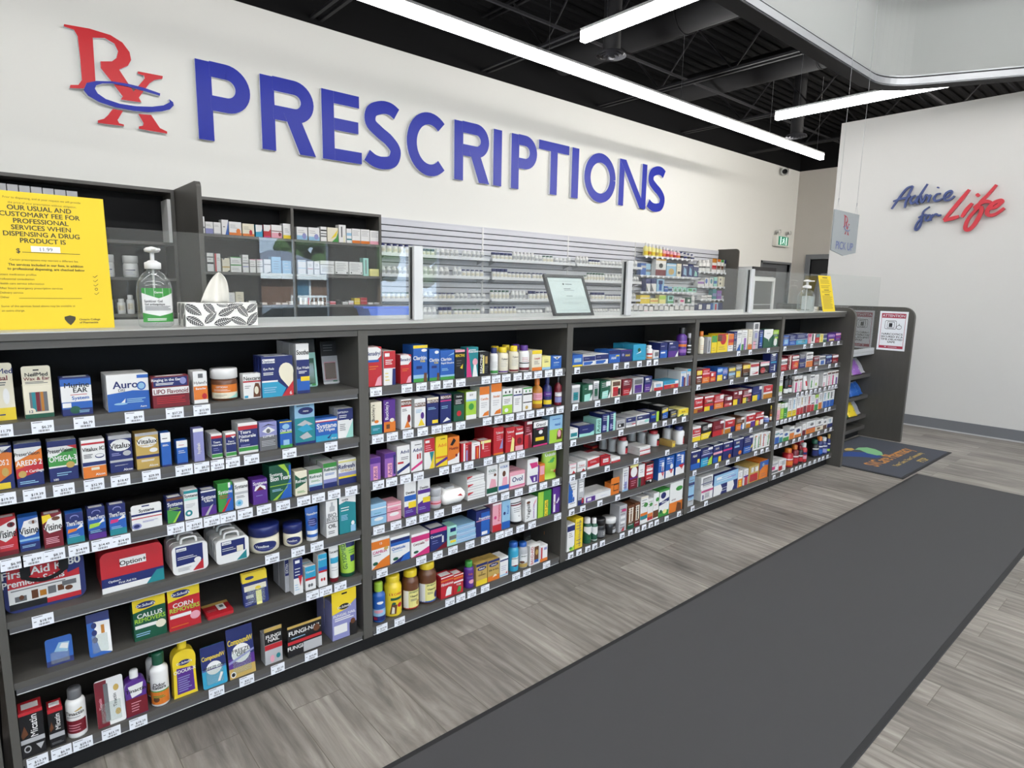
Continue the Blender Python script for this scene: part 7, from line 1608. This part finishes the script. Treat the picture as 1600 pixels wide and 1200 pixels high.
# pump bottles
def pump(name, x, y, r, h, label, nozzle=0):
    t = empty(name, (x, y, HT+.0005), nozzle); tag(t, label, 'bottle', 'clear hand gel pump bottles')
    b = MB(); ry = .62; b.lathe([(r*.8, 0), (r*.96, h*.02), (r, h*.05), (r, h*.46), (r*.93, h*.56), (r*.62, h*.66), (r*.36, h*.7), (r*.34, h*.73)], PETG, 28, 0, 0, ry); b.build('bottle_body', t)
    b = MB(); q = MB()
    def fp(u, v, L=0): a = math.radians((u-.5)*112); k = r+.0006+.0001*L; return (k*math.sin(a), -k*math.cos(a)*ry, h*(.07+.42*v))
    lab = ' =0,1,w ^g,0,.86,.5,.7,1,.86,1,1,0,1 ^g,0,0,1,0,1,.28,.5,.18,0,.28 "t.5,.88,.06,w,Germs "t.34,.62,.07,k,Sanitizer_Gel "t.38,.53,.06,k,Gel_antiseptique ~.1,.9,.34,.48,4,S ~.15,.85,.04,.12,2,w'
    marks(q, lab, fp, 1.0, True); q.build('front_label', t)
    b.lathe([(r*.42, h*.725), (r*.45, h*.73), (r*.45, h*.8), (r*.3, h*.815), (r*.2, h*.83)], plastic('w'), 20); b.lathe([(r*.12, h*.82), (r*.12, h*.93)], plastic('w'), 12)
    b.lathe([(r*.16, h*.925), (r*.4, h*.935), (r*.42, h*.965), (r*.3, h*.985), (.001, h)], plastic('w'), 16); b.box(-r*.16, -r*1.0, h*.94, r*.16, 0, h*.975, plastic('w'), .002)
    b.build('pump_head', t)
    b = MB(); b.tube([(0, 0, h*.72), (0, 0, h*.04)], r*.06, plastic('w'), 6); b.build('dip_tube', t)
p = at(248, 511, z=HT); y = 1.84; xa = x_of(214, y, HT+.03); xb = x_of(273, y, HT+.03); hh = z_of(385.5, (xa+xb)/2, y)-HT
pump('pump_bottle', (xa+xb)/2, y, (xb-xa)/2*.97, hh, 'clear hand gel pump bottle between yellow notice and tissue box', math.radians(8))
y = 1.852; xa = x_of(1247, y, HT+.03); xb = x_of(1269, y, HT+.03); hh = z_of(437, (xa+xb)/2, y)-HT
t = pump('pump_bottle', (xa+xb)/2, y, min((xb-xa)/2*.97, .06), hh, 'hand gel pump bottle at the far end of the counter', math.radians(75))
b = MB(); x = x_of(1272, 1.85, HT); b.box(0, 0, 0, .07, .035, .032, pk('w')); b.box(.01, -.0004, .012, .06, 0, .014, pk('S')); tag(b.build('carton', None, (x, 1.85, HT+.0004)), 'tiny white box beside the far pump bottle', 'box')
# tissue box
yt0 = 1.808; xa = x_of(291, yt0, HT); xb = x_of(403.5, yt0, HT); hb = z_of(474, xa, yt0)-HT; wb = xb-xa; db = min(.085, YG-.006-yt0)
t = empty('tissue_box', (xa, yt0, HT+.0005)); tag(t, 'white tissue box with black leaf print beside the pump bottle', 'tissue box')
b = MB(); b.box(0, 0, 0, wb, db, hb, mat('white_tissue_carton', 'd6d5d1', .5), .001); LK = mat('black_leaf_print', '2a2a2d', .5)
ff = lambda a, z, L=0: (a, -.0004-.0001*L, z)
fs_ = lambda a, z, L=0: (-.0004-.0001*L, db-a, z)
def leaf(cx, cy, L, ang, wd, F, lim):
    ca, sa = math.cos(ang), math.sin(ang)
    def tr(a, c): return (cx+a*ca-c*sa, cy+a*sa+c*ca)
    pts = [tr(L*(t-.5), wd*math.sin(PI*t)**.8*(1-.25*t)) for t in [i/9 for i in range(10)]]+[tr(L*(t-.5), -wd*math.sin(PI*t)**.8*(1-.25*t)) for t in [1-i/9 for i in range(1, 9)]]
    pts = [(min(max(a, .001), lim-.001), min(max(c, .001), hb-.001)) for a, c in pts]
    b.add([F(a, c, 1) for a, c in pts], [tuple(range(len(pts)))], LK)
    def line(P, w):
        P = [(min(max(a, .001), lim-.001), min(max(c, .001), hb-.001)) for a, c in P]; a = Vector(P[0]); c = Vector(P[1]); n = (c-a)
        if n.length < 1e-5: return
        n.normalize(); n = Vector((-n.y, n.x))*w/2
        b.add([F(*(a-n), 2), F(*(c-n), 2), F(*(c+n), 2), F(*(a+n), 2)], [(0, 1, 2, 3)], MATS['white_tissue_carton'])
    line([tr(-L*.5, 0), tr(L*.46, 0)], .0011)
    for i in range(7):
        t = .16+i*.11; e = wd*math.sin(PI*min(1, t+.1))*.92
        for s in (1, -1): line([tr(L*(t-.5), 0), tr(L*(t-.5)+e*.8, s*e)], .0009)
for (cx, cy, L, an, wd) in ((.1, .72, .3, -.6, .17), (.12, .24, .3, -.5, .15), (.32, .78, .26, -.9, .16), (.33, .38, .26, .8, .14), (.5, .2, .3, .25, .15), (.55, .62, .28, .4, .15), (.68, .9, .26, .2, .14), (.72, .22, .28, -.4, .15), (.78, .66, .26, -.9, .15), (.92, .8, .24, .7, .15), (.92, .3, .28, .9, .16), (.5, .95, .2, -.2, .12)):
    leaf(cx*wb, cy*hb, L*wb*.92, an, wd*hb*1.25, ff, wb)
for (cx, cy, an) in ((.25, .3, 1.2), (.6, .6, 1.4), (.85, .25, 1.0), (.3, .8, .8), (.8, .85, 1.3)): leaf(cx*db, cy*hb, .5*db, an, .2*hb, fs_, db)
b.build('box_body', t)
b = MB(); n = 14; vs = []; fs = []
x0 = x_of(312, yt0+.05, HT+hb)-xa; x1 = x_of(357, yt0+.05, HT+hb)-xa; hx = z_of(426, (x0+x1)/2+xa, yt0+.05)-HT
rows_ = 9
for k in range(rows_+1):
    t_ = k/rows_; L = x0+(x1-x0)*(.52*t_**1.05+.1*t_**8); R = x1-(x1-x0)*(.1*t_**2+.16*t_**7)
    for i in range(n):
        s = i/(n-1); y = db*.5+.012*math.sin(s*9+t_*2)*(1-t_*.6)
        vs.append((L+(R-L)*s, y, hb-.002+(hx-hb)*t_+(hx-hb)*.04*math.sin(PI*s)*t_))
for k in range(rows_):
    for i in range(n-1): fs.append((k*n+i, k*n+i+1, (k+1)*n+i+1, (k+1)*n+i))
b.add(vs, fs, mat('tissue_paper', 'd6d3ca', .9), True); o = b.build('tissue', None, (xa, yt0, HT+.0005)); md = o.modifiers.new('thick', 'SOLIDIFY'); md.thickness = .0008
tag(o, 'white tissue standing up out of the leaf print box', 'tissue')
b = MB(); b.slab(rrect(wb*.2, db*.3, wb*.75, db*.7, db*.18), lambda a, c, d: (a, c, hb+d*.0004), 1, BACKING); b.build('box_opening', t)
# mats
RUB = mat('charcoal_mat', '454547', .85, bump=.5, bscale=900, var=.12); RUBE = mat('black_rubber_edge', '242527', .7)
b = MB(); b.box(-1.2, .50, 0, 4.975, 1.30, .005, RUBE, .002); b.box(-1.18, .52, .005, 4.955, 1.28, .007, RUB); tag(b.build('floor_mat'), 'long charcoal runner mat along the counter', 'floor mat')
b = MB(); MX0, MX1, MY0, MY1 = 4.748, 5.9, 1.315, 2.02; b.box(MX0, MY0, 0, MX1, MY1, .005, RUBE, .002); b.box(MX0+.02, MY0+.02, .005, MX1-.02, MY1-.02, .007, mat('blue_grey_mat', '474b55', .85, bump=.5, bscale=900, var=.1))
def mm(P, m, L=0): q = [at(1300+a/8, 660+c/8, z=.0075+.0003*L) for a, c in P]; b.add([tuple(p) for p in q], [tuple(range(len(q)))], m)
mm([(110, 380), (220, 365), (420, 375), (640, 425), (560, 445), (400, 432), (200, 425), (112, 428)], mat('mat_blue', '2c4a8c', .85))
mm([(330, 315), (440, 312), (540, 335), (620, 370), (640, 410), (560, 412), (440, 385), (350, 345), (285, 340)], mat('mat_green', '86c08a', .85), 1)
mm([(150, 335), (190, 320), (250, 320), (285, 340), (240, 352), (170, 350)], mat('mat_gold', 'c8a85a', .85), 1)
GOLD = MATS['mat_gold']; OR = mat('mat_orange', 'c98b4a', .85)
# lettering woven in, reading toward the room
def fmat(u, v): return (MX0+.62+u, MY0+v, .0076)
put_text(b, 'SVCare Pharmacy', lambda u, v: (MX0+.05+u, MY0+v, .0076), .52, .27, .1, OR, wmax=.8); put_text(b, 'Your Care, Your Community', lambda u, v: (MX0+.05+u, MY0+v, .0076), .56, .15, .035, GOLD, wmax=.62)
put_text(b, 'PTSP', lambda u, v: (MX0+.05+u, MY0+v, .0076), .62, .07, .05, GOLD)
tag(b.build('floor_mat'), 'blue grey logo mat with orange lettering in the counter gap', 'floor mat')
# ------------------------------------------------------------------ recessed unit in the gap, with snack bags
t = empty('snack_shelving', (5.35, 2.0, 0)); tag(t, 'recessed dark shelving of snack bags between the two end panels', 'shelving')
xa, xb = 4.745-5.35, 5.955-5.35
zz = [z_of(v, 5.95, 2.0) for v in (583, 616, 647, 668)]; zz[3] = .1
b = MB(); b.box(xa, .22, 0, xb, .24, .76, BACKING); b.build('back_panel', t)
b = MB(); b.box(xa, 0, .74, xb, .6, .7715, WOOD); b.box(xa, -.01, .745, xb, 0, .7705, ALUW); b.build('counter_top', t)
b = MB(); b.box(xa, .05, 0, xb, .07, .08, BACKING); b.build('kick_plate', t)
SN = [['P', 's', 'P', 'w', 'K', 's', 'P', 's'], ['n', 'b', 'b', 'c', 'n', 'b', 'b', 'b'], ['w', 'k', 'G', 'G', 'y', 'G', 'y', 's'], []]
cn = {'P': 'plum', 's': 'silver', 'w': 'white', 'K': 'pink', 'n': 'navy', 'b': 'blue', 'c': 'sky blue', 'k': 'black', 'G': 'green', 'y': 'yellow'}
for i, z in enumerate(zz):
    b = MB(); b.box(xa, .0, z-.03, xb, .22, z, WOOD); o = b.build('shelf', t)
    cnt = {}
    for j, c in enumerate(SN[i]):
        w = .146; x = 4.752+j*.149; h = [.15, .125, .15][i]
        P = pack('U', w, h, .045, c, None, '#.2,.3,.8,.7,%s =.9,1,s' % {'P': 'w', 's': 'P', 'b': 'l', 'n': 'l', 'G': 'y', 'y': 'G'}.get(c, 'r'), {})
        o = realise('U', P, (x, 2.012, z+.012), 'snack_bag', math.radians((-6, 5, 0)[j % 3]), math.radians(-32))
        cnt[c] = cnt.get(c, 0)+1; od = ORD[cnt[c]-1]
        tag(o, '%s %s snack bag from left, %s shelf in the counter gap' % (od, cn[c], ['upper', 'middle', 'lower'][i]), 'bag', 'snack bags in the counter gap')
b = MB(); b.box(0, 0, 0, 1.15, .03, 1.34, mat('dark_grey_divider', '4b4c4e', .6), .004); p = at(1346.5, 450, y=2.9); o = b.build('desk_divider', None, (p.x-1.15, 2.9, p.z-1.34 if p.z > 1.34 else 0))
o.scale.z = p.z/1.34 if p.z <= 1.34 else 1; o.location.z = 0; tag(o, 'dark grey upright divider behind the far glass panel', 'divider')
